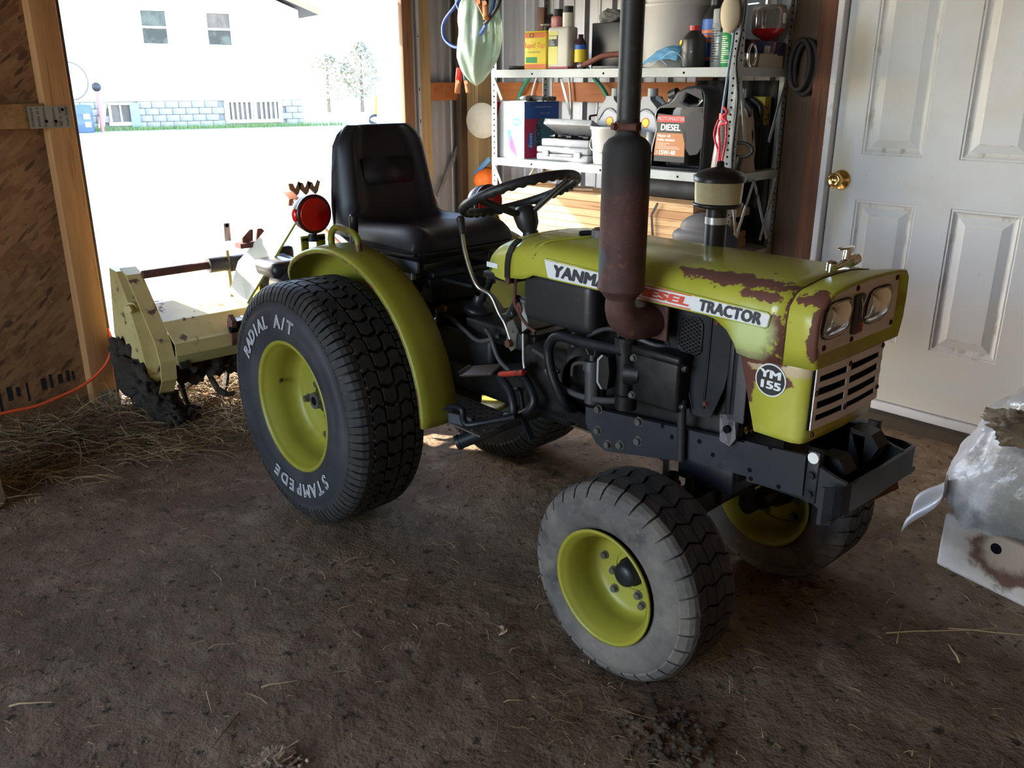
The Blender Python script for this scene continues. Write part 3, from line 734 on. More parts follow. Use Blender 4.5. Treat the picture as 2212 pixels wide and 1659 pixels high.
def front_wheel(loc):
    mb = MB()
    lathe_y(mb, [(.1435, -.103), (.1445, -.108), (.138, -.109), (.134, -.105), (.130, -.098), (.122, -.092), (.119, -.03), (.115, -.006), (.106, .003), (.095, .004), (.085, .007), (.03, .008), (.001, .008)])
    lathe_y(mb, [(.119, -.03), (.121, .088), (.130, .096), (.137, .108), (.1445, .107), (.1435, .100), (.128, .088), (.115, .03), (.10, .012)])
    rim = part(mb, 'front_wheel', M['green_rim']); rim.location = loc
    mb = MB()
    FT = lambda q: [(.1445 + (r - .1445) * .734 if r > .1445 else r, y * .85) for r, y in q]
    lathe_y(mb, FT([(.136, -.096), (.139, -.103), (.150, -.114), (.170, -.1215), (.195, -.124), (.220, -.121), (.240, -.114), (.257, -.102), (.265, -.088), (.267, -.075), (.2685, -.03), (.269, 0), (.2685, .03), (.267, .075), (.265, .088), (.257, .102), (.240, .114), (.220, .121), (.195, .124), (.170, .1215), (.150, .114), (.137, .098)]), 72)
    part(mb, 'tire', M['rubber_front'], rim)
    mb = MB(); N = 32
    for i in range(N):
        a = 2 * PI * i / N
        for j, (y0, y1, k) in enumerate(((-.064, -.034, .05), (-.031, -.002, -.05), (.002, .031, .05), (.034, .064, -.05))):
            A = [(a - .083, y0), (a - .083 + k, y1), (a + .083 + k, y1), (a + .083, y0)]
            if j % 2: A = [(t - k, y) for t, y in A]
            r0, r1 = .2325, .2480
            P = [(r0 * math.cos(t), y, r0 * math.sin(t)) for t, y in A] + [(r1 * math.cos(t), y, r1 * math.sin(t)) for t, y in A]
            mb.add(P, [[4, 5, 6, 7], [0, 1, 5, 4], [1, 2, 6, 5], [2, 3, 7, 6], [3, 0, 4, 7]])
    part(mb, 'tread', M['tread_front'], rim)
    for s in (-1, 1):
        mb = MB()
        for i in range(N):
            a = 2 * PI * i / N
            pr_ = FT([(.2835, s * .0765), (.280, s * .0875), (.270, s * .100), (.258, s * .1075), (.248, s * .1135)])
            shoulder(mb, a - .087, a + .087, pr_, .010)
        part(mb, 'shoulder_tread', M['rubber_front'], rim)
    hub = MB().lathe([(.036, .01), (.036, -.004), (.031, -.006), (.031, -.022), (.0285, -.028), (.020, -.033), (.008, -.035), (.001, -.035)], (0, 0, 0), (0, 1, 0), 28)
    hub.lathe([(.05, .006), (.045, .045), (.03, .05), (.03, .12), (.001, .12)], (0, 0, 0), (0, 1, 0), 24)
    part(hub, 'hub_cap', M['black_metal'], rim)
    b0 = None
    for k, (r, nn, ph) in enumerate(((.062, 4, 1.95), (.088, 6, 2.0))):
        for i in range(nn):
            a = 2 * PI * i / nn + ph
            if b0 is None:
                b0 = part(MB().hexb((0, 0, 0), (0, -1, 0), .0088, .011), 'bolt', M['bolt'], rim); b = b0
            else: b = copy_part(b0, rim, Matrix())
            b.location = (r * math.cos(a), .006, r * math.sin(a))
            if k == 1:
                c = copy_part(b0, rim, Matrix()); c.location = (r * math.cos(a), .011, r * math.sin(a)); c.rotation_euler = (0, 0, PI)
    return rim
fw_ = front_wheel((1.220, -.301, .243))
copy_wheel(fw_, (1.220, .385, .243))

# ---------------- fenders
def fender(s):
    mb = MB()
    cs = [(-.348, -.013), (-.352, -.005), (-.347, 0), (-.325, .004), (-.28, .007), (-.235, .004), (-.222, -.002), (-.216, -.012), (-.214, -.05), (-.213, -.10), (-.213, -.17)]
    n = 40
    def pt(u, v):
        k = v * (len(cs) - 1); i = min(int(k), len(cs) - 2); t = k - i
        y = cs[i][0] * (1 - t) + cs[i + 1][0] * t; d = cs[i][1] * (1 - t) + cs[i + 1][1] * t
        ang = math.radians(2 + (147 - 2) * u)
        r = .470 + d + .014 * math.sin(u * PI)
        tail = max(0, (u - .78) / .22)
        if y < -.225: y += (-.225 - y) * tail ** 2 * .9; r -= tail ** 2 * .012
        x, z = r * math.cos(ang), .388 + r * math.sin(ang)
        return (x, y * 1, z)
    mb.grid(pt, n, len(cs) - 1)
    if s > 0:
        mb.v = [(x, -y, z) for x, y, z in mb.v]; mb.f = [f[::-1] for f in mb.f]
    return part(mb, 'fender', M['green_fender'], thick=.003)
fr = fender(-1); fl_ = fender(1)
for s, f_ in ((-1, fr), (1, fl_)):
    pts = []
    for i in range(37):
        u = i / 36 * .93; ang = math.radians(2 + 145 * u); tail = max(0, (u - .78) / .22)
        r = .470 - .013 + .014 * math.sin(u * PI) - tail ** 2 * .012
        y = -.348; y += (-.225 - y) * tail ** 2 * .9
        pts.append((r * math.cos(ang), -y * s, .388 + r * math.sin(ang)))
    MB().tube(pts, .0042, 8, 1).build('edge_bead', mk('rusty_bead%d' % s, (0.14, 0.14, 0.014), .5, layers=[(RUST, 16, .5, .58, 6, .85)]), f_)
MB().box(.435, .462, -.25, -.225, .405, .44, .003).build('mount_bracket', M['black_metal'], fr)
MB().hexb((.474, -.24, .42), (1, 0, .1), .008, .008).build('bolt', M['rust'], fr)
for s in (-1, 1):
    hpts = [(-.067, -.29, .852), (-.068, -.29, .895), (-.05, -.29, .922), (-.01, -.29, .931), (.055, -.29, .924), (.083, -.29, .905), (.088, -.29, .87), (.087, -.29, .845)]
    part(MB().tube([(x, -y * s, z) for x, y, z in hpts], .011, 12).cyl((-.067, -.29 * -s, .85), (-.067, -.29 * -s, .856), .02, n=16).cyl((.087, -.29 * -s, .846), (.087, -.29 * -s, .852), .02, n=16), 'grab_handle',
         mk('handle_paint_%d' % s, (0.17, 0.18, 0.014), .4, layers=[((0.12, .05, .03), (14, 14, 14), .5, .58)]))
# tail lamps
def tail_lamp(c, s):
    x, y, z = c; K_ = .87
    sc_ = lambda q: [(r * K_, h) for r, h in q]
    b = MB().lathe(sc_([(.001, -.034), (.05, -.033), (.066, -.022), (.068, -.012), (.068, .012)]), c, (1, 0, 0), 32)
    b.cyl((x, y, z - .065), (x, y, z - .09), .014, .022, 14)
    for (dy, dz) in ((-.032, 0), (.0, 0)):
        pass
    o = part(b, 'tail_lamp', M['black_metal'])
    part(MB().lathe(sc_([(.068, .012), (.073, .013), (.074, .02), (.068, .024), (.060, .0255)]), c, (1, 0, 0), 36), 'lens_rim', M['amber_lens'], o)
    prof = [(.061, .024)]
    for k in range(10, 0, -1):
        r = .006 * k; prof += [(r, .0295 + .006 * (1 - k / 10)), (r - .0035, .0255 + .006 * (1 - k / 10))]
    prof.append((.0005, .036))
    part(MB().lathe(sc_(prof), c, (1, 0, 0), 36), 'front_lens', M['red_lens'], o)
    part(MB().lathe(sc_([(.062, -.026), (.055, -.042), (.03, -.052), (.001, -.054)]), c, (1, 0, 0), 32), 'rear_lens', M['red_lens'], o)
    part(MB().sph((x, y + s * .061, z), (.016, .008, .022), 12), 'side_lens', M['red_lens'], o)
    zt = .832 if s < 0 else .862
    mb = MB().box(x - .004, x + .004, y - .045, y - .018, zt, z - .075, .002).box(x - .004, x + .004, y + .012, y + .045, zt, z - .075, .002).box(x - .004, x + .004, y - .045, y + .045, z - .09, z - .070, .002)
    for (a, c2) in ((-.032, .02), (-.032, .045), (.028, .02)): mb.cyl((x + .0041, y + a, zt + c2 - .01), (x + .0052, y + a, zt + c2 - .01), .006, n=10, mi=1)
    part(mb, 'lamp_bracket', [M['green_fender'], M['steel']], o)
tail_lamp((-.183, -.29, .957), -1)
tail_lamp((.02, .29, .962), 1)

# ---------------- seat
def seat_fn():
    prof = [(.20, .838), (.245, .845), (.262, .868), (.262, .900), (.245, .922), (.20, .936), (.12, .932), (.03, .926), (-.05, .925), (-.095, .935), (-.122, .965), (-.135, 1.01), (-.150, 1.07), (-.165, 1.13), (-.178, 1.18), (-.188, 1.212), (-.203, 1.228), (-.225, 1.226), (-.238, 1.20), (-.232, 1.12), (-.215, 1.02), (-.195, .93), (-.165, .870), (-.10, .842), (.05, .836)]
    # resample smooth closed curve
    n = len(prof); out = []
    for i in range(n):
        a, b, c, d = [Vector((*prof[(i + k - 1) % n], 0)) for k in range(4)]
        for t in (0, .5):
            out.append(0.5 * ((2 * b) + (c - a) * t + (2 * a - 5 * b + 4 * c - d) * t * t + (3 * b - a - 3 * c + d) * t ** 3))
    return out
P = seat_fn(); m = len(P)
mb = MB(); NV = 36; vs = []
for j in range(NV + 1):
    v = -1 + 2 * j / NV
    a = abs(v)
    for p in P:
        back = max(0, min(1, (p.z * 0 + p.y - .95) / .27))
        hw = .208 - .038 * back - .05 * max(0, (p.y - 1.16) / .07) ** 2
        rnd = (1 - a ** 5) ** .45                      # edge rounding
        mid = Vector((.03, .885, 0)) if p.y < .95 else Vector((p.x * .35 + -.195 * .65, p.y, 0))
        if p.y < .95: mid = Vector((p.x * .96, .882, 0))
        q = mid + (p - mid) * rnd
        bol = math.exp(-((a - .78) / .15) ** 2)
        if p.y > .90 and p.x > -.12: q.y += .020 * bol - .006 * (1 - a)          # cushion bolsters
        elif p.y > .95 and p.x > -.21: q.x += .026 * bol
        vs.append((q.x, hw * v, q.y))
fs = [[j * m + i, j * m + (i + 1) % m, (j + 1) * m + (i + 1) % m, (j + 1) * m + i] for j in range(NV) for i in range(m)]
fs += [list(range(m))[::-1], [NV * m + i for i in range(m)]]
mb.add(vs, fs, 0, True)
st = part(mb, 'seat', M['vinyl'], label='black moulded vinyl seat')
mb = MB()
b = bmesh.new(); bmesh.ops.create_cube(b, size=1)
for v in b.verts: v.co = Vector((v.co.x * .03, v.co.y * .225, v.co.z * .135))
bmesh.ops.bevel(b, geom=b.edges[:], offset=.012, segments=3, affect='EDGES')
mb.bm(b, 0, True, Matrix.Translation((-.1605, 0, 1.065)) @ Matrix.Rotation(-.13, 4, 'Y'))
part(mb, 'lumbar_pad', M['vinyl'], st)
part(MB().tube([(.262, -.19, .868), (.266, -.1, .866), (.267, 0, .866), (.266, .1, .866), (.262, .19, .868)], .004, 6).tube([(.255, -.20, .866), (.20, -.207, .862), (.0, -.210, .862), (-.1, -.208, .868), (-.17, -.202, .90)], .004, 6), 'piping', M['plastic_black'], st)
mb = MB().box(-.10, .215, -.155, -.135, .790, .832, .004).box(-.10, .215, .135, .155, .790, .832, .004).box(.16, .26, -.15, .15, .755, .785, .004).box(-.12, .20, -.15, .15, .82, .838, .003)
mb.box(.02, .24, -.12, .12, .70, .80, .006).box(.18, .225, -.165, -.15, .74, .80, .008).box(.24, .40, -.1, .0, .775, .785, .002)
mb.cyl((.2, -.175, .765), (.2, -.15, .765), .014, n=14)
part(mb, 'seat_bracket', M['black_metal'])
part(MB().box(-.035, .225, -.172, -.160, .800, .838, .003, 0, Matrix()), 'slide_rail', mk('seat_rail_grey', (.075, .08, .095), .4))
part(MB().tube([(-.02, -.14, .77), (-.02, -.165, .79), (.05, -.165, .78), (.06, -.165, .72)], .005, 8), 'adjust_wire', M['steel'])

# ---------------- steering wheel
C = Vector((.506, 0, 1.056)); A = .3996; RW = .172
u_ = Vector((math.cos(A), 0, math.sin(A))); v_ = Vector((0, 1, 0)); n_ = Vector((-math.sin(A), 0, math.cos(A)))
mb = MB(); K = 144; n = 12; vs = []
for i in range(K):
    t = 2 * PI * i / K; e = u_ * math.cos(t) + v_ * math.sin(t)
    for k in range(n):
        a = 2 * PI * k / n
        r = .0135 if math.sin(a) > -.2 else .0135 + .0028 * (1 if (i % 4) < 2 else -.4)
        vs.append(C + e * (RW + .0 + math.cos(a) * .0125) + n_ * math.sin(a) * r)
mb.add(vs, [[i * n + k, i * n + (k + 1) % n, ((i + 1) % K) * n + (k + 1) % n, ((i + 1) % K) * n + k] for i in range(K) for k in range(n)], 0, True)
sw = part(mb, 'steering_wheel', M['wheel_black'])
for t in (2.62, 0.42, 4.75):
    e = u_ * math.cos(t) + v_ * math.sin(t)
    part(MB().bar(C + e * (RW - .004) - n_ * .002, C + e * .02 - n_ * .062, .024, .014, .005, up=n_), 'spoke', M['wheel_black'], sw)
part(MB().lathe([(.001, .028), (.022, .026), (.034, .014), (.036, .002), (.032, -.03), (.022, -.048), (.018, -.06)], C - n_ * .062, n_, 24), 'hub', M['wheel_black'], sw)
part(MB().cyl(C - n_ * .10, C - n_ * .30, .016, n=18).cyl(C - n_ * .115, C - n_ * .16, .024, n=20), 'steering_column', M['black_metal'])

# ---------------- hood
SEC = [(-.190, .900), (-.1895, .918), (-.186, .934), (-.178, .947), (-.164, .957), (-.145, .964), (-.11, .970), (-.06, .974), (0, .9755)]
def zb(x):
    T = [(.66, .868), (.725, .870), (.76, .884), (1.22, .886), (1.29, .884), (1.33, .876), (1.36, .858), (1.382, .832), (1.392, .808), (1.56, .812)]
    for (a, b), (c, d) in zip(T, T[1:]):
        if x <= c: return b + (d - b) * max(0, x - a) / (c - a)
    return T[-1][1]
def section(x, dz=0.0):
    z0 = zb(x)
    L_ = [(-.190, z0), (-.190, z0 + (.9 - z0) * .5)] + SEC
    L_ = [(y, z + dz) for y, z in L_]
    return [(x, y, z) for y, z in L_] + [(x, -y, z) for y, z in L_[::-1][1:]]
mb = MB()
XS = [.668, .69, .72, .74, .76, .80, .9, 1.0, 1.1, 1.2, 1.26, 1.29, 1.31, 1.33, 1.345, 1.36, 1.372, 1.382, 1.39, 1.42, 1.46, 1.498]
rows = [section(x, -.006 * max(0, (.76 - x) / .1)) for x in XS]; n = len(rows[0])
mb.add([p for r in rows for p in r], [[i * n + k, i * n + k + 1, (i + 1) * n + k + 1, (i + 1) * n + k] for i in range(len(rows) - 1) for k in range(n - 1)], 0, True)
hd = part(mb, 'hood', M['green_hood'], thick=.003, label='lime green hood with rust patches')
part(MB().tube([(.76, -.188, .935), (.765, -.15, .9655), (.79, -.1, .974), (.82, -.05, .9765), (.83, 0, .978)], .0035, 6).tube([(.735, -.187, .93), (.74, -.16, .96), (.75, -.13, .968)], .003, 6), 'pressed_crease', M['green_hood'], hd)
# cowl behind the strap
mb = MB(); rows = []
for x, sy, sz in ((.535, .70, -.062), (.55, .84, -.045), (.58, .91, -.028), (.62, .965, -.012), (.665, .985, -.004)):
    sec = [(-.190, .862), (-.190, .880)] + SEC
    rows.append([(x, y * sy, (z + sz) if z > .89 else z - .012 + (.665 - x) * .05) for y, z in sec] + [(x, -y * sy, (z + sz) if z > .89 else z - .012 + (.665 - x) * .05) for y, z in sec[::-1][1:]])
n = len(rows[0])
mb.add([p for r in rows for p in r], [[i * n + k, i * n + k + 1, (i + 1) * n + k + 1, (i + 1) * n + k] for i in range(4) for k in range(n - 1)], 0, True)
mb.add(rows[0], [list(range(n))])
cw = part(mb, 'cowl', M['green'])
part(MB().box(.565, .61, -.1885, -.186, .878, .892, 0, 0, Matrix.Translation((0, .006, 0))), 'maker_sticker', M['label_white'], cw)
st_ = [(.662, -.193, .862), (.664, -.194, .90), (.667, -.192, .925), (.67, -.180, .948), (.67, -.155, .964)]
mb = MB()
for a, b in zip(st_, st_[1:]): mb.bar(a, b, .018, .006, 0, up=(0, -1, .3))
part(mb, 'hood_strap', M['plastic_black'])
part(MB().box(.655, .672, -.196, -.190, .845, .872, .002), 'strap_end', M['rust'])
part(MB().box(.54, .66, -.176, .176, .842, .862, .006), 'cowl_trim', M['plastic_black'])
# decal and lettering, right flank and left flank
for s in (-1, 1):
    Y = .1925 * s
    poly = [(.803, Y, .949), (.806, Y, .9515), (1.457, Y, .9315), (1.4635, Y, .927), (1.459, Y, .904), (1.454, Y, .9005), (.822, Y, .9045), (.816, Y, .908)]
    poly = [(x, Y, z - .018) for x, y, z in poly]
    d = part(MB().prism(poly, (0, .002 * s, 0)), 'name_panel', M['label_white'], hd)
    lip = [(x, Y, z) for x, y, z in poly]
    part(MB().tube(lip, .0028, 6, 1, closed=True), 'panel_lip', M['green_hood'], hd)
    yy = Y + .0026 * s
    xd = Vector((1, 0, -.028)) * (1 if s < 0 else -1)
    def zmid(x): return (.928 - (x - .81) * .0175) - .018
    mbd = MB(); mbr = MB()
    def word(mb, w, x0, x1, z, h, cap=None):
        me = glyph_mesh(w, h, bold=.09, shear=.16, align='LEFT', space=1.02)
        xs_ = [v.co.x for v in me.vertices]; ys_ = [v.co.y for v in me.vertices]
        k = (x1 - x0) / (max(xs_) - min(xs_)); kh = (cap or h * .7) / (max(ys_) - min(ys_))
        a0 = min(xs_); ym = (max(ys_) + min(ys_)) / 2
        o = []
        for v in me.vertices:
            lx = (v.co.x - a0) * k
            X = x0 + lx if s < 0 else x1 - lx
            o.append((X, yy + s * v.co.z, z(X) + (v.co.y - ym) * kh))
        mb.add(o, [list(p.vertices) if s < 0 else list(p.vertices) for p in me.polygons])
        bpy.data.meshes.remove(me)
    ws_ = ('YANMAR', 'DIESEL', 'TRACTOR')
    rng = ((.838, 1.050), (1.082, 1.262), (1.288, 1.444)) if s < 0 else ((1.225, 1.437), (1.013, 1.193), (.83, .987))
    word(mbd, ws_[0], *rng[0], zmid, .04, .032)
    word(mbr, ws_[1], *rng[1], zmid, .03, .0205)
    mbt = MB(); word(mbt, ws_[2], *rng[2], zmid, .036, .0275)
    part(mbt, 'name_lettering', M['label_dark'], hd)
    for zz in (-.0155, .0155):
        x0, x1 = rng[1][0] - .004, rng[1][1] + .004
        mbr.add([(x0, yy, zmid(x0) + zz - .0012), (x1, yy, zmid(x1) + zz - .0012), (x1, yy, zmid(x1) + zz + .0012), (x0, yy, zmid(x0) + zz + .0012)], [[0, 1, 2, 3]])
    part(mbd, 'name_lettering', M['label_dark'], hd); part(mbr, 'red_lettering', M['label_red'], hd)
# nose
OUT = [(-.182, .812), (-.196, .86), (-.198, .910), (-.191, .934), (-.166, .956), (-.138, .970), (-.08, .9765), (0, .979), (.08, .978), (.15, .975), (.188, .969), (.200, .955), (.203, .91), (.201, .86), (.187, .812)]
PL = [(-.150, .838), (-.172, .87), (-.177, .918), (-.160, .936), (-.135, .953), (-.114, .964), (-.06, .9655), (0, .966), (.07, .9655), (.13, .965), (.168, .962), (.175, .952), (.178, .91), (.178, .87), (.172, .838)]
BK = [(-.190, .812), (-.190, .86), (-.190, .905), (-.186, .934), (-.164, .957), (-.145, .964), (-.06, .974), (0, .9755), (.06, .974), (.145, .964), (.164, .957), (.186, .934), (.190, .905), (.190, .86), (.190, .812)]
mb = MB(); n = len(OUT)
ring = lambda pts, x: [(x, y, z) for y, z in pts]
def blend(a, b, t): return [(p[0] * (1 - t) + q[0] * t, p[1] * (1 - t) + q[1] * t) for p, q in zip(a, b)]
cy = (0, .89)
inn = [(y + (cy[0] - y) * .055, z + (cy[1] - z) * .10) for y, z in OUT]
rings = [ring(BK, 1.500), ring(blend(BK, OUT, .6), 1.535), ring(OUT, 1.566), ring(blend(OUT, inn, .5), 1.572), ring(inn, 1.570), ring(PL, 1.557)]
mb.add([p for r in rings for p in r], [[i * n + k, i * n + (k + 1) % n, (i + 1) * n + (k + 1) % n, (i + 1) * n + k] for i in range(5) for k in range(n)], 0, True)
ns = part(mb, 'nose_cowl', M['green_nose'])
part(MB().tube([(1.499, y, z) for y, z in [(p[0] * 1.004, p[1] + .0008) for p in BK]], .0016, 6, 1), 'seam', M['rust'], ns)
lp = part(MB().prism([(1.556, y, z) for y, z in PL], (.003, 0, 0)), 'lamp_panel', M['white_paint'])
def sq(t, a, b, e=.55, sk=0.0):
    c, s = math.cos(t), math.sin(t)
    y = a * (abs(c) ** e) * (1 if c > 0 else -1); z = b * (abs(s) ** e) * (1 if s > 0 else -1)
    return y + sk * z, z
for cyy, czz, sk in ((-.099, .906, .16), (.082, .906, .16)):
    a, b = .057, .037
    mb = MB(); Kk = 40
    def dome(u, v):
        y, z = sq(2 * PI * u, a * v, b * v, .6, sk)
        return (1.560 + .020 * (1 - v ** 2.4), cyy + y, czz + z)
    mb.grid(dome, Kk, 8)
    lens = part(mb, 'headlamp_lens', M['glass'], lp)
    mb = MB()
    mb.grid(lambda u, v: (1.5605 + .004 * v, cyy + sq(2 * PI * u, a * (.999 * v), b * .999 * v, .6, sk)[0], czz + sq(2 * PI * u, a * v, b * v, .6, sk)[1]), Kk, 6)
    part(mb, 'headlamp_reflector', M['reflector'], lp)
    part(MB().tube([(1.561, cyy + sq(2 * PI * i / 40, a + .002, b + .002, .6, sk)[0], czz + sq(2 * PI * i / 40, a + .002, b + .002, .6, sk)[1]) for i in range(40)], .0016, 6, 1, closed=True), 'headlamp_ring', M['engine_grey'], lp)
em = part(MB().box(1.558, 1.570, -.034, .004, .858, .945, .006), 'emblem', mk('emblem_grey', (.07, .068, .062), .4))
part(MB().box(1.5695, 1.5715, -.024, -.002, .888, .938, 0), 'emblem_field', M['plate_black'], em)
part(text(MB(), 'Y', .062, (1.5722, -.013, .914), (0, 1, 0), (0, 0, 1), bold=.03, sx=.62), 'emblem_letter', mk('emblem_silver', (.55, .60, .60), .5), em)
mb = MB()
for k in range(5): mb.box(1.5695, 1.5722, -.024, -.002, .863 + k * .0045, .866 + k * .0045)
part(mb, 'emblem_stripe', mk('emblem_red', (.28, .03, .03), .4), em)
b0 = None
for y, z in ((-.138, .85), (.163, .85), (-.02, .846), (-.02, .957), (.164, .953)):
    if b0 is None: b0 = part(MB().hexb((0, 0, 0), (1, 0, 0), .005, .003), 'screw', M['rust'], lp); b = b0
    else: b = copy_part(b0, lp, Matrix())
    b.location = (1.559, y, z)
# grille housing
mb = MB()
def skirt_sec(z):
    xr = 1.385 + (.805 - z) / .165 * .05
    return [(xr, -.166, z), (1.49, -.167, z), (1.525, -.166, z), (1.540, -.160, z), (1.546, -.148, z), (1.551, -.07, z), (1.553, 0, z), (1.551, .07, z), (1.546, .148, z), (1.540, .160, z), (1.525, .166, z), (1.49, .167, z), (xr, .166, z)]
zz = [.638, .65, .70, .75, .80, .822]; rows = [skirt_sec(z) for z in zz]; n = 13
mb.add([p for r in rows for p in r], [[i * n + k, i * n + k + 1, (i + 1) * n + k + 1, (i + 1) * n + k] for i in range(5) for k in range(n - 1)], 0, True)
sk_ = part(mb, 'grille_housing', M['green_skirt'], thick=.003)
gr = part(MB().box(1.548, 1.5545, -.150, .146, .668, .806, .002), 'grille_back', M['dark'])
bar0 = None
def bow(y): return 1.556 + .002 * (1 - (y / .15) ** 2)
for k, z in enumerate((.676, .7055, .7355, .7655, .797)):
    mb = MB(); hw = .0066 if k not in (0, 4) else .009
    Ys = [-.152 + .3 * i / 12 for i in range(13)]
    vs = []
    for y in Ys:
        x = bow(y); zz_ = z + .004 * (y / .15) ** 2 * (1 if k < 4 else 0)
        vs += [(x, y, zz_ - hw), (x + .0025, y, zz_ - hw), (x + .0025, y, zz_ + hw), (x, y, zz_ + hw)]
    mb.add(vs, [[i * 4 + a, i * 4 + (a + 1) % 4, (i + 1) * 4 + (a + 1) % 4, (i + 1) * 4 + a] for i in range(12) for a in range(4)] + [[0, 1, 2, 3], [48, 49, 50, 51]])
    part(mb, 'grille_bar', M['white_paint'], gr)
for y in (-.143, -.012, .139):
    part(MB().box(bow(y) - .001, bow(y) + .002, y - .008, y + .008, .67, .803, .001), 'grille_post', M['white_paint'], gr)
for y, z in ((-.143, .752), (-.012, .79), (-.012, .69), (.141, .80), (-.143, .66), (.141, .70)):
    b = copy_part(b0, gr, Matrix()); b.location = (bow(y) + .0025, y, z)
bd = part(MB().cyl((1.466, -.166, .765), (1.466, -.1715, .765), .0365, n=40), 'model_badge', M['label_white'])
part(MB().cyl((1.466, -.1712, .765), (1.466, -.1722, .765), .0335, n=40), 'badge_field', M['plate_black'], bd)
mb = MB()
text(mb, 'YM', .024, (1.466, -.1727, .7775), (1, 0, 0), (0, 0, 1), bold=.07, sx=1.5)
text(mb, '155', .024, (1.466, -.1727, .7535), (1, 0, 0), (0, 0, 1), bold=.07, sx=1.5)
part(mb, 'badge_lettering', M['label_white'], bd)
# bonnet catch
o = part(MB().cyl((1.483, .005, .975), (1.483, .005, .992), .0125, .0125, 18).sph((1.483, .005, .993), (.0125, .0125, .009), 16).tube([(1.483, .005, .984), (1.485, .04, .987), (1.484, .075, .996), (1.482, .10, .998)], .0075, 10).cyl((1.482, .085, .986), (1.482, .118, .990), .0125, n=16).cyl((1.484, .06, .99), (1.484, .068, 1.018), .007, .009, 12), 'hood_catch', M['chrome'])
part(MB().sph((1.484, .058, 1.022), (.011, .034, .004), 16), 'catch_tab', M['chrome'], o)
part(MB().cyl((.80, -.02, .972), (.80, -.02, .984), .028, n=24, mi=0), 'radiator_opening', M['dark'])
part(MB().cyl((.84, -.02, .972), (.84, -.02, .995), .026, .024, 12, mi=0).cyl((.84, -.02, .995), (.84, -.02, .999), .018, n=12, mi=1), 'filler_cap', [mk('filler_cap_grey', (.10, .09, .09), .5), M['rust']])
# air precleaner
px_, py_ = 1.10, .125
o = part(MB().cyl((px_, py_, .90), (px_, py_, 1.07), .0265, n=24), 'intake_pipe', M['plastic_black'])
part(MB().cyl((px_, py_, 1.025), (px_, py_, 1.042), .0285, n=24), 'hose_clamp', M['zinc'], o)
o = part(MB().lathe([(.027, 1.062), (.055, 1.066), (.0625, 1.070), (.0625, 1.076), (.058, 1.078)], (px_, py_, 0), (0, 0, 1), 36), 'precleaner_base', M['plastic_black'])
part(MB().lathe([(.057, 1.076), (.059, 1.10), (.0605, 1.135)], (px_, py_, 0), (0, 0, 1), 36), 'precleaner_bowl', M['bowl'], o)
part(MB().cyl((px_, py_, 1.07), (px_, py_, 1.135), .05, n=28), 'dust_fill', mk('pale_dust', (.50, .43, .25), .9), o)
part(MB().lathe([(.064, 1.130), (.065, 1.144), (.058, 1.147), (.056, 1.152), (.035, 1.160), (.014, 1.164), (.010, 1.166), (.009, 1.178), (.001, 1.180)], (px_, py_, 0), (0, 0, 1), 36), 'precleaner_lid', M['plastic_black'], o)

# ---------------- exhaust
EX, EY = 1.131, -.275
o = part(MB().lathe([(.030, .885), (.031, .897), (.042, .912), (.0525, .922), (.0545, .925), (.0525, .929), (.0525, 1.218), (.0535, 1.221), (.0525, 1.224), (.050, 1.238), (.040, 1.250), (.028, 1.256), (.025, 1.262), (.025, 1.29)], (EX, EY, 0), (0, 0, 1), 40), 'muffler', M['muffler'], label='rusty brown muffler')
part(MB().cyl((EX, EY, 1.27), (EX, EY, 2.35), .0248, n=28, cap=False), 'exhaust_pipe', M['black_pipe'], o)
part(MB().lathe([(.026, 1.268), (.0285, 1.268), (.0285, 1.284), (.026, 1.284)], (EX, EY, 0), (0, 0, 1), 28).cyl((EX + .01, EY - .032, 1.276), (EX + .052, EY - .03, 1.276), .0075, n=12).hexb((EX - .008, EY - .026, 1.276), (-.3, -1, 0), .008, .012), 'pipe_clamp', M['rust'], o)
part(MB().tube([(EX, EY, .92), (EX, EY, .878), (EX + .004, EY + .016, .85), (EX + .012, EY + .05, .835), (EX + .02, EY + .12, .834)], lambda t: .031 + .007 * math.sin(t * PI * .8), 20).box(1.105, 1.192, -.178, -.168, .792, .876, .003, 0), 'exhaust_elbow', M['muffler'], o)

# ---------------- fuel tank, engine
part(MB().box(.690, .945, -.165, .165, .748, .885, .028, seg=4), 'battery_box', mk('scuffed_black_tank', (.022, .021, .023), .42, layers=[((.07, .065, .06), (14, 14, 40), .66, .74), ((.07, .035, .02), 18, .64, .72)]))
eng = part(MB().box(.80, 1.37, -.105, .105, .46, .72, .02).box(.80, 1.20, -.10, .10, .72, .80, .012), 'engine_block', M['engine'])
mb = MB().box(.96, 1.17, -.125, .06, .80, .868, .012)
part(mb, 'cylinder_head', M['engine'], eng)
mb = MB().box(1.10, 1.238, -.185, -.06, .625, .752, .010).box(1.096, 1.243, -.190, -.06, .744, .766, .008)
mb.cyl((1.17, -.12, .762), (1.17, -.12, .79), .014, n=12)
o = part(mb, 'oil_filter_housing', M['engine'], eng)
for x, z in ((1.105, .64), (1.105, .735)): part(MB().hexb((x, -.185, z), (0, -1, 0), .007, .008), 'bolt', M['bolt'], o)
for y, z in ((-.165, .64), (-.165, .735), (-.09, .735)): part(MB().hexb((1.238, y, z), (1, 0, 0), .007, .008), 'bolt', M['bolt'], o)
part(MB().box(1.085, 1.10, -.17, -.08, .635, .755, .004), 'gasket_flange', M['engine_grey'], eng)
pm = MB().cyl((1.072, -.175, .618), (1.070, -.175, .775), .021, n=20).cyl((1.07, -.175, .742), (1.07, -.175, .778), .027, n=20).cyl((1.078, -.175, .596), (1.078, -.175, .632), .028, n=20).cyl((1.075, -.175, .69), (1.11, -.16, .69), .032, n=20)
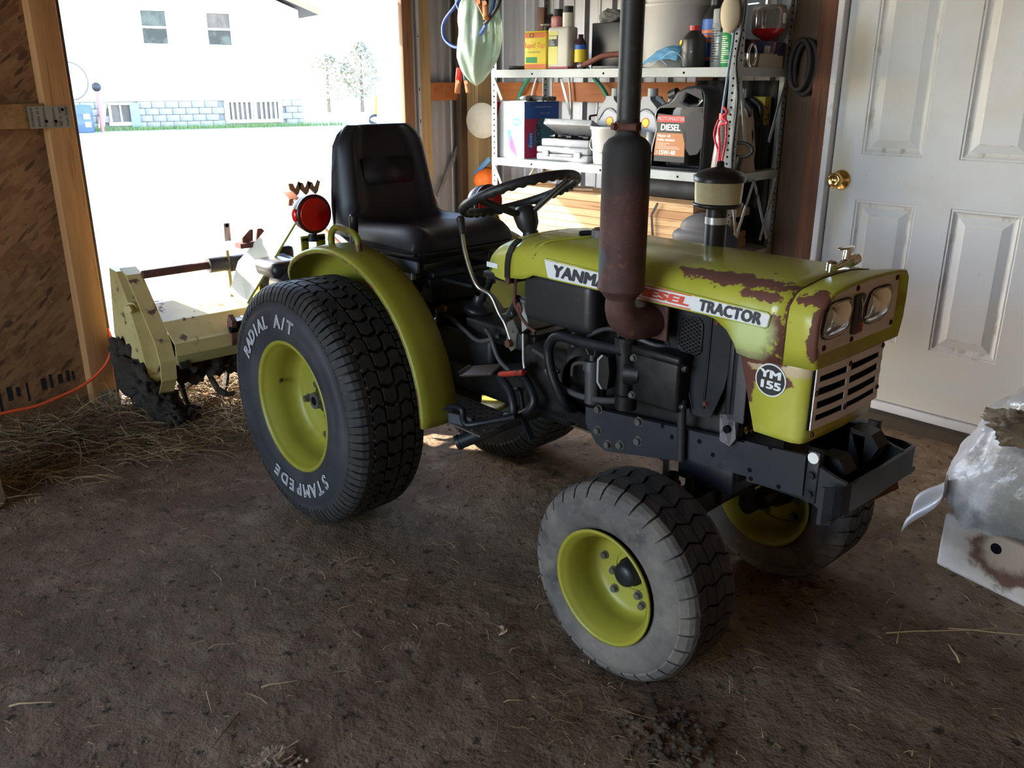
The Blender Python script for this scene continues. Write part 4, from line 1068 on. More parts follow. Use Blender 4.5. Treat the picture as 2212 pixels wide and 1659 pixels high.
for dx, dy in ((-.014, -.012), (.014, -.012), (0, .018)): pm.cyl((1.07 + dx, -.175 + dy, .776), (1.07 + dx, -.175 + dy, .784), .005, n=6)
part(pm, 'hydraulic_pump', M['engine'], eng)
hp = MB(); c0 = Vector((1.018, -.185, .68))
hx = [(0.0, .045), (.020, .042), (.026, .0), (.020, -.042), (.0, -.045), (-.014, -.03), (-.014, .03)]
hp.prism([(1.02 + a, -.205, .683 + b) for a, b in hx], (0, .03, 0))
o = part(hp, 'pump_cover', M['engine'], eng)
part(MB().prism([(1.02 + a, -.2065, .683 + b) for a, b in ((-.014, .03), (0, .045), (.006, .044), (-.008, .028), (-.008, -.028), (.006, -.044), (0, -.045), (-.014, -.03))], (0, .003, 0)), 'cover_edge', M['zinc'], o)
part(MB().cyl((.948, -.155, .57), (.946, -.155, .665), .0195, n=18).cyl((.946, -.155, .66), (.945, -.155, .685), .025, .023, 18).cyl((.945, -.155, .683), (.945, -.155, .70), .008, n=10), 'fuel_filter', M['engine_grey'], eng)
part(MB().tube([(.935, -.16, .70), (.93, -.165, .72), (.945, -.17, .735), (.96, -.165, .72), (.957, -.16, .70)], .002, 6), 'filter_bail', M['steel'], eng)
part(MB().tube([(1.073, -.19, .747), (.943, -.19, .739), (.870, -.19, .739), (.838, -.19, .728), (.820, -.19, .695), (.828, -.19, .645), (.850, -.185, .591), (.868, -.17, .543), (.86, -.13, .52)], .0135, 14), 'hydraulic_pipe', M['black_metal'], eng)
part(MB().tube([(.773, -.15, .618), (.809, -.15, .592), (.879, -.155, .578), (.945, -.16, .582), (1.009, -.165, .594), (1.06, -.17, .61)], .0085, 10), 'suction_pipe', M['engine_grey'], eng)
part(MB().tube([(.86, -.14, .70), (.889, -.14, .722), (.969, -.15, .771), (1.04, -.16, .785), (1.091, -.165, .779), (1.150, -.15, .768), (1.17, -.12, .77)], .006, 8), 'injector_line', M['engine_grey'], eng)
part(MB().tube([(.86, -.14, .62), (.875, -.15, .655), (.91, -.155, .67), (.945, -.155, .672)], .005, 8).tube([(.70, -.13, .655), (.76, -.14, .645), (.82, -.15, .62)], .006, 8), 'fuel_line', mk('rubber_hose', (.05, .04, .035), .7), eng)
part(MB().lathe([(.11, 0), (.115, .02), (.10, .06), (.08, .075)], (.90, -.06, .60), (0, -1, 0), 28), 'flywheel_housing', M['engine'], eng)
# radiator side screen
mb = MB()
pl = [(1.155, -.135, .868), (1.34, -.135, .878), (1.355, -.135, .84), (1.33, -.135, .70), (1.30, -.135, .62), (1.245, -.135, .615), (1.21, -.135, .70), (1.155, -.135, .765)]
mb.prism(pl, (0, .004, 0))
rs = part(mb, 'radiator_screen', M['black_metal'])
part(MB().tube([(1.205, -.137, .85), (1.25, -.137, .852), (1.262, -.137, .84), (1.262, -.137, .775), (1.25, -.137, .765), (1.21, -.137, .765), (1.197, -.137, .778), (1.197, -.137, .84)], .0028, 6, 1, closed=True), 'slot_rim', M['black_metal'], rs)
part(MB().box(1.199, 1.260, -.1362, -.1352, .767, .850), 'slot', M['dark'], rs)
mb = MB()
for k in range(-6, 16):
    for sgn in (-1, 1):
        x0, x1, z0, z1 = 1.200, 1.259, .768, .849
        c = .768 + k * .0095 if sgn > 0 else .768 + (k + 6) * .0095
        a = (x0, c); b = (x1, c + sgn * .035)
        pts = []
        for t in (0, 1):
            p = a if t == 0 else b; pts.append(list(p))
        def clip(p, q):
            if p[1] < z0 and q[1] < z0 or p[1] > z1 and q[1] > z1: return None
            p, q = list(p), list(q)
            for r in (p, q):
                o_ = q if r is p else p
                for lim in (z0, z1):
                    if (r[1] < z0 and lim == z0) or (r[1] > z1 and lim == z1):
                        t = (lim - r[1]) / (o_[1] - r[1]); r[0] += (o_[0] - r[0]) * t; r[1] = lim
            return p, q
        cc = clip(pts[0], pts[1])
        if cc: mb.bar((cc[0][0], -.1375, cc[0][1]), (cc[1][0], -.1375, cc[1][1]), .0012, .0016, up=(0, -1, 0))
o = part(mb, 'expanded_mesh', M['engine_grey'], rs)
part(MB().tube([(1.168, -.136, .86), (1.168, -.136, .77), (1.215, -.136, .72), (1.25, -.136, .63)], .003, 6).tube([(1.285, -.136, .872), (1.283, -.136, .74), (1.28, -.136, .64)], .003, 6), 'pressed_rib', M['black_metal'], rs)
for x, z in ((1.30, .852), (1.285, .655), (1.33, .86)): part(MB().hexb((x, -.136, z), (0, -1, 0), .006, .006), 'bolt', M['rust'], rs)
part(MB().box(1.345, 1.36, -.15, .15, .60, .86, .004).box(1.36, 1.385, -.15, -.128, .60, .84, .003), 'radiator_support', M['black_metal'])
part(MB().box(1.372, 1.40, -.155, -.150, .64, .82, .002), 'support_strap', mk('dull_rusty_strap', (.06, .055, .06), .5, layers=[((.14, .10, .09), 30, .6, .7)]))
part(MB().prism([(1.335, -.15, .645), (1.375, -.15, .655), (1.385, -.155, .60), (1.372, -.158, .578), (1.345, -.158, .585)], (0, .012, 0)).cyl((1.362, -.162, .618), (1.362, -.144, .618), .009, n=12, mi=1), 'torn_bracket', [mk('torn_lead_bracket', (.10, .09, .11), .35, .5, layers=[((.03, .03, .04), 40, .5, .6)]), M['dark']])
part(MB().lathe([(.012, 0), (.014, .006), (.010, .010), (.013, .016), (.010, .022), (.007, .03)], (1.405, -.13, .63), (.3, -1, -.1), 12), 'drain_tap', M['brass'])
part(MB().cyl((1.232, -.155, .655), (1.24, -.155, .50), .0105, n=14), 'breather_hose', mk('black_rubber_hose', (.018, .018, .02), .6))
# ---------------- frame rails, front bracket, bumper
for s in (-1, 1):
    y0, y1 = (-.142, -.126) if s < 0 else (.126, .142)
    rail = MB()
    poly = [(.915, y0, .545), (1.55, y0, .606), (1.552, y0, .522), (1.24, y0, .500), (1.22, y0, .488), (.99, y0, .440), (.955, y0, .452), (.915, y0, .50)]
    rail.prism(poly, (0, y1 - y0, 0))
    fr_ = part(rail, 'frame_rail', M['frame_metal'])
    if s < 0:
        for x, z in ((.962, .552), (1.098, .556), (1.098, .503), (.962, .492), (1.04, .474), (1.0, .463)):
            part(MB().hexb((x, y0, z), (0, -1, 0), .0095, .011), 'bolt', M['bolt'], fr_)
        for x, z in ((1.20, .545), (1.28, .558), (1.32, .536), (1.36, .575), (1.17, .565)): part(MB().cyl((x, y0 + .002, z), (x, y0 - .0006, z), .006, n=12), 'rail_hole', M['dark'], fr_)
    bp = part(MB().prism([(1.405, y0 - .008 * (s < 0), .600), (1.555, y0 - .008 * (s < 0), .612), (1.557, y0 - .008 * (s < 0), .517), (1.42, y0 - .008 * (s < 0), .505)], (0, .008 if s < 0 else .02, 0)), 'bumper_bracket', M['frame_metal'])
    if s < 0:
        for x, z in ((1.425, .535), (1.43, .515), (1.50, .520), (1.47, .604)): part(MB().cyl((x, y0 - .007, z), (x, y0 - .0088, z), .0055, n=12), 'bracket_hole', M['dark'], bp)
    part(MB().box(1.557, 1.585, y0 - .004, y1, .505, .625, .003), 'end_plate', M['frame_metal'])
    # side arm of bumper
    part(MB().prism([(1.56, y0, .600), (1.625, y0, .580), (1.648, y0 - .02 * 0, .575), (1.648, y0, .500), (1.60, y0, .495), (1.56, y0, .512)], (0, .010 if s < 0 else -.010, 0)), 'bumper_arm', M['frame_metal'])
part(MB().cyl((1.572, -.144, .612), (1.572, -.151, .612), .0125, n=20), 'reflector_dot', mk('white_dot', (.75, .75, .72), .5))
for z in (.572, .528): part(MB().hexb((1.572, -.146, z), (0, -1, 0), .008, .008), 'bolt', M['black_metal'])
# front bar, bent back at the ends with a drop plate at the right end
mb = MB()
path = [(-.185, 1.622), (-.172, 1.638), (-.155, 1.648), (-.13, 1.654), (0, 1.658), (.17, 1.655), (.20, 1.645), (.213, 1.62), (.215, 1.56)]
vs = []
for i, (y, x) in enumerate(path):
    zt, zb_ = .572 - .012 * (i > 5), .508 - .02 * (i > 5)
    if i <= 1: zb_ = .485
    vs += [(x, y, zb_), (x - .009, y, zb_), (x - .009, y, zt), (x, y, zt)]
m_ = len(path)
mb.add(vs, [[i * 4 + a, i * 4 + (a + 1) % 4, (i + 1) * 4 + (a + 1) % 4, (i + 1) * 4 + a] for i in range(m_ - 1) for a in range(4)] + [[0, 1, 2, 3], [(m_ - 1) * 4 + k for k in range(4)]])
bm_ = part(mb, 'front_bumper', M['frame_metal'])
part(MB().box(1.46, 1.652, -.135, .20, .500, .512, .002).box(1.56, 1.60, .03, .055, .512, .62, .003).prism([(1.56, .03, .63), (1.61, .03, .625), (1.63, .03, .60), (1.60, .03, .53)], (0, .05, 0)).prism([(1.56, -.09, .60), (1.60, -.09, .60), (1.62, -.09, .57), (1.60, -.09, .52)], (0, .05, 0)), 'hitch_plate', M['black_metal'], bm_)
part(MB().prism([(1.64, -.225, .506), (1.655, .10, .506), (1.66, .10, .49), (1.645, -.02, .492)], (-.004, 0, -.004)), 'skid_edge', M['rust'], bm_)
# ---------------- front axle
mb = MB().bar((1.26, .05, .395), (1.225, -.18, .355), .07, .062, .006).bar((1.26, -.05, .395), (1.225, .22, .355), .07, .062, .006).box(1.20, 1.36, -.11, .11, .43, .50, .006)
ax = part(mb, 'front_axle', M['black_metal'])
for s in (-1, 1):
    part(MB().cyl((1.22, s * .175 + .02, .25), (1.22, s * .175 + .02, .435), .021, n=18).cyl((1.22, s * .175 + .02, .435), (1.22, s * .175 + .02, .46), .015, n=6, smooth=False).cyl((1.22, s * .18 + .02, .243), (1.22, s * .28 + .02, .243), .022, n=16), 'king_pin', M['black_metal'], ax)
    part(MB().cyl((1.24, s * .11, .40), (1.24, s * .11, .455), .012, n=14), 'axle_bolt', M['black_metal'], ax)
part(MB().tube([(1.20, -.155, .43), (1.106, -.03, .42), (.93, .05, .40)], .0095, 10, 1), 'drag_link', M['black_metal'])
part(MB().tube([(1.17, -.19, .33), (1.17, .19, .33)], .009, 10, 1).bar((1.17, -.19, .33), (1.25, -.19, .34), .02, .012).bar((1.17, .19, .33), (1.25, .19, .34), .02, .012), 'tie_rod', M['black_metal'])
# ---------------- transmission, floor, pedals, levers
mb = MB().box(-.18, .22, -.10, .10, .30, .56, .02).box(.15, .80, -.085, .085, .43, .56, .02).box(.02, .50, -.11, .11, .52, .64, .02).box(.36, .62, -.095, .095, .62, .68, .012).box(-.15, .22, -.13, .13, .56, .70, .03)
mb.cyl((0, -.40, .388), (0, .40, .388), .05, n=20).lathe([(.12, -.27), (.11, -.2), (.09, -.12)], (0, 0, .388), (0, 1, 0), 24).lathe([(.09, .12), (.11, .2), (.12, .27)], (0, 0, .388), (0, 1, 0), 24)
tm = part(mb, 'transmission', M['engine'])
part(MB().box(.62, .88, -.10, .10, .455, .66, .03).box(.50, .66, -.085, .085, .64, .675, .006), 'clutch_housing', M['engine'], tm)
for x, y in ((.52, -.07), (.64, -.07), (.58, .05), (.52, .06)): part(MB().hexb((x, y, .675), (0, 0, 1), .009, .010), 'bolt', M['bolt'], tm)
part(MB().lathe([(.020, 0), (.021, .01), (.019, .016), (.001, .017)], (.224, -.08, .668), (0, -.3, 1), 10, smooth=False), 'oil_plug', M['yellow_plug'], tm)
part(MB().lathe([(.045, 0), (.05, .01), (.048, .02), (.036, .026), (.022, .03), (.018, .06)], (.345, -.03, .680), (.25, 0, 1), 24), 'lever_boot', M['plastic_black'], tm)
part(MB().tube([(.35, -.03, .70), (.40, -.03, .78), (.43, -.03, .83)], .0125, 12, 4).sph((.435, -.03, .84), .022, 14), 'gear_lever', M['black_metal'])
part(MB().tube([(.25, -.11, .665), (.32, -.12, .672), (.40, -.13, .65), (.47, -.13, .63), (.55, -.12, .66)], .007, 8).tube([(.50, -.13, .672), (.53, -.14, .66), (.58, -.15, .60), (.65, -.15, .57)], .007, 8).tube([(.20, -.12, .62), (.27, -.13, .66), (.30, -.13, .68)], .009, 8), 'linkage_rod', M['engine_grey'], tm)
part(MB().cyl((.27, -.13, .64), (.31, -.15, .70), .010, .013, 12), 'range_lever_grip', M['plastic_black'])
lv = part(MB().tube([(.469, -.19, .965), (.470, -.182, .911), (.483, -.172, .850), (.503, -.162, .806), (.55, -.155, .788), (.580, -.15, .740), (.605, -.15, .715), (.628, -.15, .672)], .006, 10), 'throttle_lever', M['steel'])
part(MB().cyl((.470, -.188, .958), (.464, -.191, 1.002), .0095, .0125, 14).sph((.464, -.191, 1.002), (.0125, .0125, .007), 12), 'lever_grip', M['plastic_black'], lv)
part(MB().prism([(.618, -.155, .72), (.642, -.155, .735), (.66, -.155, .70), (.655, -.155, .655), (.635, -.155, .640), (.618, -.155, .655)], (0, .006, 0)).hexb((.642, -.156, .705), (0, -1, 0), .008, .008).cyl((.635, -.17, .665), (.635, -.15, .665), .011, n=12, mi=1), 'lever_bracket', [M['steel'], M['rust']], lv)
part(MB().prism([(.655, -.14, .80), (.675, -.14, .80), (.69, -.14, .72), (.665, -.14, .70)], (0, .004, 0)).tube([(.66, -.145, .795), (.70, -.15, .785), (.74, -.15, .765)], .005, 8).tube([(.678, -.148, .70), (.682, -.15, .62), (.69, -.15, .59)], .004, 8), 'brake_link', M['zinc'])
part(MB().tube([(.672, -.17, .868), (.668, -.172, .80), (.675, -.17, .775), (.688, -.17, .765), (.692, -.17, .780), (.682, -.17, .79), (.684, -.17, .765), (.71, -.165, .735), (.74, -.16, .72)], .0045, 8), 'hood_prop_wire', M['rust'])
part(MB().bar((.645, -.15, .755), (.605, -.15, .735), .02, .02, .005).cyl((.66, -.15, .80), (.622, -.15, .74), .012, n=12), 'pto_lever_grip', M['plastic_black'])
lv = part(MB().tube([(-.027, -.232, .82), (-.026, -.231, .90), (-.025, -.23, .93)], .006, 8, 2), 'lift_lever', M['black_metal'])
part(MB().cyl((-.027, -.231, .86), (-.025, -.230, .955), .013, .0145, 14).sph((-.025, -.23, .955), (.0145, .0145, .012), 12), 'lever_grip', M['plastic_black'], lv)
pa = part(MB().tube([(.575, -.15, .560), (.612, -.168, .552), (.655, -.178, .530), (.684, -.19, .49), (.672, -.19, .462), (.62, -.185, .425), (.509, -.18, .351)], .0125, 12), 'brake_pedal', M['black_metal'])
part(MB().box(-.075, .075, -.028, .028, -.004, .004, .003, 0, Matrix.Translation((.516, -.165, .556)) @ Matrix.Rotation(-.28, 4, 'Y') @ Matrix.Rotation(.35, 4, 'X')).cyl((.44, -.188, .528), (.444, -.145, .545), .010, n=10), 'pedal_pad', mk('worn_brown_pad', (.05, .03, .025), .6), pa)
pa = part(MB().tube([(.652, -.13, .572), (.695, -.14, .548), (.726, -.15, .515), (.715, -.158, .485), (.682, -.16, .462), (.62, -.16, .44)], .0125, 12), 'clutch_pedal', M['black_metal'])
part(MB().box(-.055, .055, -.024, .024, -.004, .004, .003, 0, Matrix.Translation((.64, -.14, .588)) @ Matrix.Rotation(-.28, 4, 'Y') @ Matrix.Rotation(.35, 4, 'X')).cyl((.60, -.166, .565), (.70, -.166, .595), .0085, n=10, mi=1), 'pedal_pad', [M['black_metal'], M['red_pad']], pa)
part(MB().cyl((.505, -.245, .345), (.70, -.05, .47), .022, n=18).cyl((.500, -.250, .342), (.507, -.243, .347), .024, n=18), 'pedal_shaft', M['black_metal'])
part(MB().tube([(.515, -.29, .470), (.535, -.29, .478), (.570, -.29, .482), (.579, -.29, .474), (.580, -.29, .452), (.592, -.285, .438), (.62, -.27, .445), (.70, -.20, .47)], .010, 10).bar((.50, -.285, .462), (.565, -.30, .48), .03, .006), 'foot_hook', M['black_metal'])
part(MB().bar((.45, -.26, .42), (.58, -.25, .43), .012, .03), 'foot_rail', mk('dusty_rail', (.05, .055, .065), .5))
mb = MB().box(.10, .70, .12, .40, .330, .336)
for i in range(22):
    for j in range(9):
        x, y = .12 + i * .0265, .135 + j * .03
        mb.bar((x, y, .337), (x + (.012 if (i + j) % 2 else 0), y + (0 if (i + j) % 2 else .012), .337), .004, .003)
part(mb, 'footplate', M['diamond'])
mb = MB().box(.16, .62, -.262, -.085, .400, .406)
for i in range(17):
    for j in range(7):
        x, y = .17 + i * .0265, -.252 + j * .025
        mb.bar((x, y, .407), (x + (.012 if (i + j) % 2 else 0), y + (0 if (i + j) % 2 else .012), .407), .004, .003)
part(mb, 'footplate', M['diamond'])
part(MB().prism([(.60, .12, .34), (.68, .12, .70), (.70, .12, .70), (.62, .12, .34)], (0, .22, 0)), 'left_step_panel', M['green_fender'])
part(MB().bar((.685, -.16, .47), (.735, -.165, .40), .018, .006).tube([(.60, -.12, .50), (.645, -.13, .52), (.66, -.13, .46)], .006, 8), 'return_spring', M['black_metal'])
part(MB().prism([(.64, .13, .66), (.70, .13, .66), (.74, .13, .86), (.58, .13, .86)], (0, .006, 0)), 'far_side_panel', M['green_fender'])

# ================================================================ ROTARY TILLER behind the tractor
tl = thing('rotary_tiller', 'cream painted rotary tiller with soil caked tines behind the tractor', 'tiller', (-1.1, -0.27, 0))
def tp(mb, name, mat, parent=None):   # given in world coordinates, stored about the tiller's base
    mb.v = [(x + 1.1, y + .27, z) for x, y, z in mb.v]
    return mb.build(name, mat, parent or tl)
def end_plate(y, s):
    prof = [(-1.27, .645), (-1.21, .625), (-1.13, .535), (-1.06, .455), (-1.00, .385), (-.975, .31), (-.985, .23), (-1.04, .155), (-1.15, .10), (-1.28, .095), (-1.40, .15), (-1.46, .26), (-1.45, .45), (-1.38, .60)]
    o = tp(MB().prism([(x, y, z) for x, z in prof], (0, .010 * s, 0)), 'end_plate', M['cream'])
    fl = prof[:9]
    for (a, b) in zip(fl, fl[1:]):
        pass
    mb = MB(); vs = []
    for x, z in fl: vs += [(x, y + .01 * s, z), (x + .008, y + .01 * s, z + .006), (x + .008, y - .052 * s, z + .006), (x, y - .052 * s, z)]
    n = len(fl)
    mb.add(vs, [[i * 4 + a, i * 4 + (a + 1) % 4, (i + 1) * 4 + (a + 1) % 4, (i + 1) * 4 + a] for i in range(n - 1) for a in range(4)] + [[0, 1, 2, 3], [n * 4 - 4, n * 4 - 3, n * 4 - 2, n * 4 - 1]])
    tp(mb, 'front_flange', M['cream'], o)
    return o
ep = end_plate(-.775, 1); end_plate(.235, -1)
mb = MB().prism([(x, -.838, z) for x, z in [(-1.36, .64), (-1.28, .635), (-1.20, .53), (-1.12, .36), (-1.08, .22), (-1.12, .12), (-1.26, .09), (-1.36, .16), (-1.42, .35)]], (0, .06, 0)).hexb((-1.19, -.83, .50), (.6, -.6, 0), .018, .035)
tp(mb, 'chain_case', M['cream'], ep)
mb = MB()
rt = random.Random(5)
def clodmesh(mb, c, r, seed):
    b = bmesh.new(); bmesh.ops.create_icosphere(b, subdivisions=4, radius=1); of = Vector((seed * 3.7, seed * 1.3, seed))
    for v in b.verts:
        d = v.co.copy(); k = 1 + .45 * noise.noise(d * 1.8 + of) + .30 * noise.noise(d * 5 + of) + .16 * noise.noise(d * 13 + of)
        v.co = Vector((c[0] + d.x * r[0] * k, c[1] + d.y * r[1] * k, c[2] + d.z * r[2] * k))
    mb.bm(b, 0, True)
for i, (c, r) in enumerate((((-1.22, -.82, .20), (.17, .075, .085)), ((-1.10, -.81, .135), (.10, .07, .065)), ((-1.02, -.80, .095), (.075, .055, .05)), ((-1.33, -.83, .22), (.11, .06, .12)), ((-1.0, -.74, .07), (.05, .05, .035)))):
    clodmesh(mb, c, r, i + 1)
tag(tp(mb, 'caked_soil', M['soil'], ep), kind='stuff')
# deck
D = [(-.955, .330), (-.950, .385), (-.962, .392), (-1.05, .455), (-1.20, .50), (-1.38, .50), (-1.46, .42)]
mb = MB(); vs = []
for y in (-.765, .225):
    for x, z in D: vs.append((x, y, z))
    for x, z in D[::-1]: vs.append((x - .006, y, z - .006))
n = len(D) * 2
mb.add(vs, [[i, (i + 1) % n, n + (i + 1) % n, n + i] for i in range(n)] + [list(range(n)), list(range(n, 2 * n))])
tp(mb, 'deck', M['cream'])
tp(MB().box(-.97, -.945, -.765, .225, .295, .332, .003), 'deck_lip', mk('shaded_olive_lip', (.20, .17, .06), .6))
tp(MB().bar((-1.0, -.50, .415), (-.975, -.31, .42), .10, .03, .004), 'deck_strip', M['black_metal'])
tp(MB().prism([(-.955, -.53, .30), (-.93, -.53, .44), (-.96, -.53, .46), (-1.0, -.53, .40)], (0, .02, 0)).cyl((-.945, -.535, .40), (-.945, -.505, .40), .014, n=14, mi=1), 'hitch_lug', [M['rust'], M['dark']])
tp(MB().cyl((-1.1, -.80, .645), (-1.1, -.52, .646), .0165, n=18), 'cross_tube', M['rust'])
tp(MB().cyl((-1.1, -.53, .645), (-1.1, -.45, .645), .032, n=24).cyl((-1.1, -.435, .64), (-1.1, -.36, .64), .034, n=24), 'tube_sleeve', M['engine_grey'])
tp(MB().box(-1.115, -1.085, -.452, -.438, .50, .70, .003), 'sleeve_bracket', M['cream'])
tp(MB().box(-1.2, -1.0, -.36, -.18, .46, .70, .02).cyl((-1.0, -.27, .58), (-.78, -.27, .55), .035, n=20).lathe([(.10, 0), (.085, .05), (.05, .10)], (-.99, -.27, .58), (1, 0, -.1), 24), 'gearbox', M['black_metal'])
tp(MB().lathe([(.05, 0), (.09, .05), (.11, .14), (.10, .22)], (-.62, -.30, .56), (-1, 0, .1), 24).box(-.92, -.74, -.42, -.30, .62, .69, .03), 'drive_shield', M['plastic_black'])
tp(MB().prism([(-1.05, -.37, .47), (-1.05, -.37, .60), (-1.02, -.37, .63), (-.98, -.37, .60), (-.98, -.37, .47)], (0, .012, 0)).cyl((-1.02, -.375, .56), (-1.02, -.355, .56), .012, n=12, mi=1), 'yellow_bracket', [mk('bright_yellow_paint', (.62, .45, .06), .5), M['rust']])
tp(MB().bar((-.80, -.274, .831), (-.95, -.445, .498), .010, .006, up=(1, -.6, 0)), 'lift_bar', M['green_fender'])
gp_ = [Vector((-.80, -.274, .831)), Vector((-.95, -.445, .498)), Vector((-1.04, -.475, .53)), Vector((-1.02, -.43, .66)), Vector((-.93, -.33, .80))]
tp(MB().prism(gp_, (.002, -.005, .002)), 'guard_plate', mk('pale_guard_sheet', (.82, .79, .68), .6))
tp(MB().bar((-1.1, -.432, .735), (-1.1, -.431, .81), .028, .008, .003, up=(1, 0, 0)).cyl((-1.095, -.431, .80), (-1.105, -.431, .80), .008, n=12, mi=1), 'drilled_tab', [M['zinc'], M['dark']])
tp(MB().prism([(-1.0, -.42, .735), (-1.0, -.42, .76), (-1.0, -.385, .79), (-1.0, -.37, .79), (-1.0, -.375, .745)], (.012, 0, 0)).prism([(-1.0, -.36, .745), (-1.0, -.35, .79), (-1.0, -.33, .79), (-1.0, -.29, .745)], (.012, 0, 0)).box(-1.02, -.97, -.44, -.26, .72, .74), 'rusty_clevis', M['rust'])
tp(MB().cyl((-.42, -.25, .72), (-.86, -.24, .90), .016, n=14).bar((-.86, -.24, .90), (-.93, -.235, .925), .05, .03, .004), 'top_link', mk('reddish_link', (.30, .12, .07), .6))
mb = MB()
for k, yy in enumerate((-.185, -.14, -.095)):
    mb.prism([(-.95, yy, .915), (-.95, yy - .03, .945), (-.95, yy - .034, .968), (-.95, yy - .012, .966), (-.95, yy - .004, .945), (-.95, yy + .012, .975), (-.95, yy + .026, .965), (-.95, yy + .012, .925)], (.012, 0, 0))
tp(mb, 'rusty_fork', mk('brown_fork_steel', (.16, .09, .05), .6))
for yy in (-.46, -.08): tp(MB().bar((-.30, yy, .36), (-.98, yy, .42), .022, .05, .004), 'lower_link', M['black_metal'])
# rotor and tines
tp(MB().cyl((-1.13, -.76, .24), (-1.13, .22, .24), .045, n=16), 'rotor_shaft', M['soil'])
def tine(y, ang, s):
    mb = MB(); pts = []
    c, sn = math.cos(ang), math.sin(ang)
    for r, dy in ((.03, 0), (.10, 0), (.160, .006), (.195, .03), (.200, .065)):
        pts.append((-1.13 + c * r + sn * .02 * (r / .18) ** 2, y + s * dy, .24 + sn * r))
    for a, b in zip(pts, pts[1:]): mb.bar(a, b, .036 if b is not pts[-1] else .028, .012, .003, up=(0, 1, 0))
    return tp(mb, 'tine', M['soil'])
for k in range(9):
    y = -.70 + k * .11
    for j in range(4): tine(y, j * PI / 2 + k * .55 + .3, 1 if j % 2 else -1)
mb = MB()
for i in range(9): clodmesh(mb, (-1.13 + rt.uniform(-.03, .04), -.66 + i * .10, .24 + rt.uniform(-.01, .03)), (.12, .085, .085), 20 + i)
tag(tp(mb, 'packed_soil', M['soil']), kind='stuff')

# ================================================================ SHELVING UNIT
SH = Matrix.Translation((-1.02, 1.02, 0)) @ Matrix.Rotation(.06, 4, 'Z')
M['shelf_grey'] = mk('shelf_grey_enamel', (.40, .43, .43), .45, layers=[((.30, .32, .31), 7, .45, .75), ((.30, .20, .12), 40, .7, .74)])
sh = thing('shelving_unit', 'grey perforated steel shelving unit against the ribbed back wall', 'shelving', (-1.02, 1.02, 0), .06)
W_, D_ = 1.33, .42
def leg(u, v, su, sv):
    mb = MB().box(u, u + su * .036, v, v + sv * .003, 0, 2.05).box(u, u + su * .003, v, v + sv * .036, 0, 2.05)
    z = .03
    while z < 2.0:
        if sv > 0: mb.cyl((u + su * .018, v - sv * .0006, z), (u + su * .018, v + sv * .001, z), .0048, n=8, mi=1)
        mb.cyl((u + su * .0036, v + sv * .018, z), (u + su * .0024, v + sv * .018, z), .0048, n=8, mi=1)
        mb.cyl((u - su * .0006, v + sv * .018, z + .012), (u + su * .001, v + sv * .018, z + .012), .0048, n=8, mi=1)
        z += .0275
    return mb.build('post', [M['shelf_grey'], M['dark']], sh)
leg(-.045, 0, 1, 1); leg(W_, 0, -1, 1); leg(-.045, D_, 1, -1); leg(W_, D_, -1, -1)
for z in (.245, .655, 1.0, 1.42, 1.815):
    mb = MB().box(-.041, W_ - .004, .004, D_ - .004, z - .003, z).box(-.045, W_, -.001, .002, z - .036, z).box(-.045, W_, D_ - .002, D_ + .001, z - .036, z).box(-.046, -.043, 0, D_, z - .036, z).box(W_ - .002, W_ + .001, 0, D_, z - .036, z)
    for u in (.23, .66, 1.08): mb.cyl((u, -.002, z - .02), (u, .0, z - .02), .005, n=10, mi=1)
    mb.build('shelf', [M['shelf_grey'], M['dark']], sh)
for (z, d) in ((1.38, 1), (.96, 1), (.62, 1)):
    for v0, v1 in ((.02, .10), (D_ - .02, D_ - .12)):
        MB().bar((W_ + .002, v0, z), (W_ + .002, v1, z - .26), .016, .004, up=(1, 0, 0)).build('brace', M['shelf_grey'], sh)
    MB().bar((-.025, -.003, z), (.03, -.003, z - .10), .014, .004, up=(0, 1, 0)).build('brace', M['shelf_grey'], sh)
MB().bar((-.048, .03, .62), (-.048, D_ - .04, .97), .016, .004, up=(1, 0, 0)).build('brace', M['shelf_grey'], sh)
MB().bar((.06, D_ - .01, 1.38), (.13, D_ - .01, 1.2), .016, .004, up=(0, 1, 0)).build('brace', M['shelf_grey'], sh)
MB().bar((W_ + .003, .05, .66), (W_ + .003, .20, .97), .016, .004, up=(1, 0, 0)).bar((W_ + .003, .20, .97), (W_ + .003, .36, .70), .016, .004, up=(1, 0, 0)).build('brace', M['shelf_grey'], sh)

def on(u, v, z): return SH @ Vector((u, v, z))
def item(name, label, cat, u, v, z, rz=0, group=None): return thing(name, label, cat, on(u, v, z), .06 + rz, group)
Z1, Z2, Z3 = 1.4205, 1.0005, .6555
def col(name, c, r=.5, **k): return mk(name, c, r, **k)
def lab(parent, name, x0, x1, z0, z1, y, mat, th=.0006): return MB().box(x0, x1, y - th, y, z0, z1).build(name, mat, parent)
def writ(parent, name, txt, size, x, z, y, mat, xd=(1, 0, 0), yd=(0, 0, 1), **k):
    return text(MB(), txt, size, (x, y, z), xd, yd, **k).build(name, mat, parent)
BLK = col('print_black', (.02, .02, .02)); WHT = col('print_white', (.75, .75, .75)); REDP = col('print_red', (.55, .03, .03)); YEL = col('print_yellow', (.80, .60, .03)); BLU = col('print_blue', (.03, .12, .45)); ORG = col('print_orange', (.70, .16, .03)); GRN = col('print_green', (.02, .28, .08))
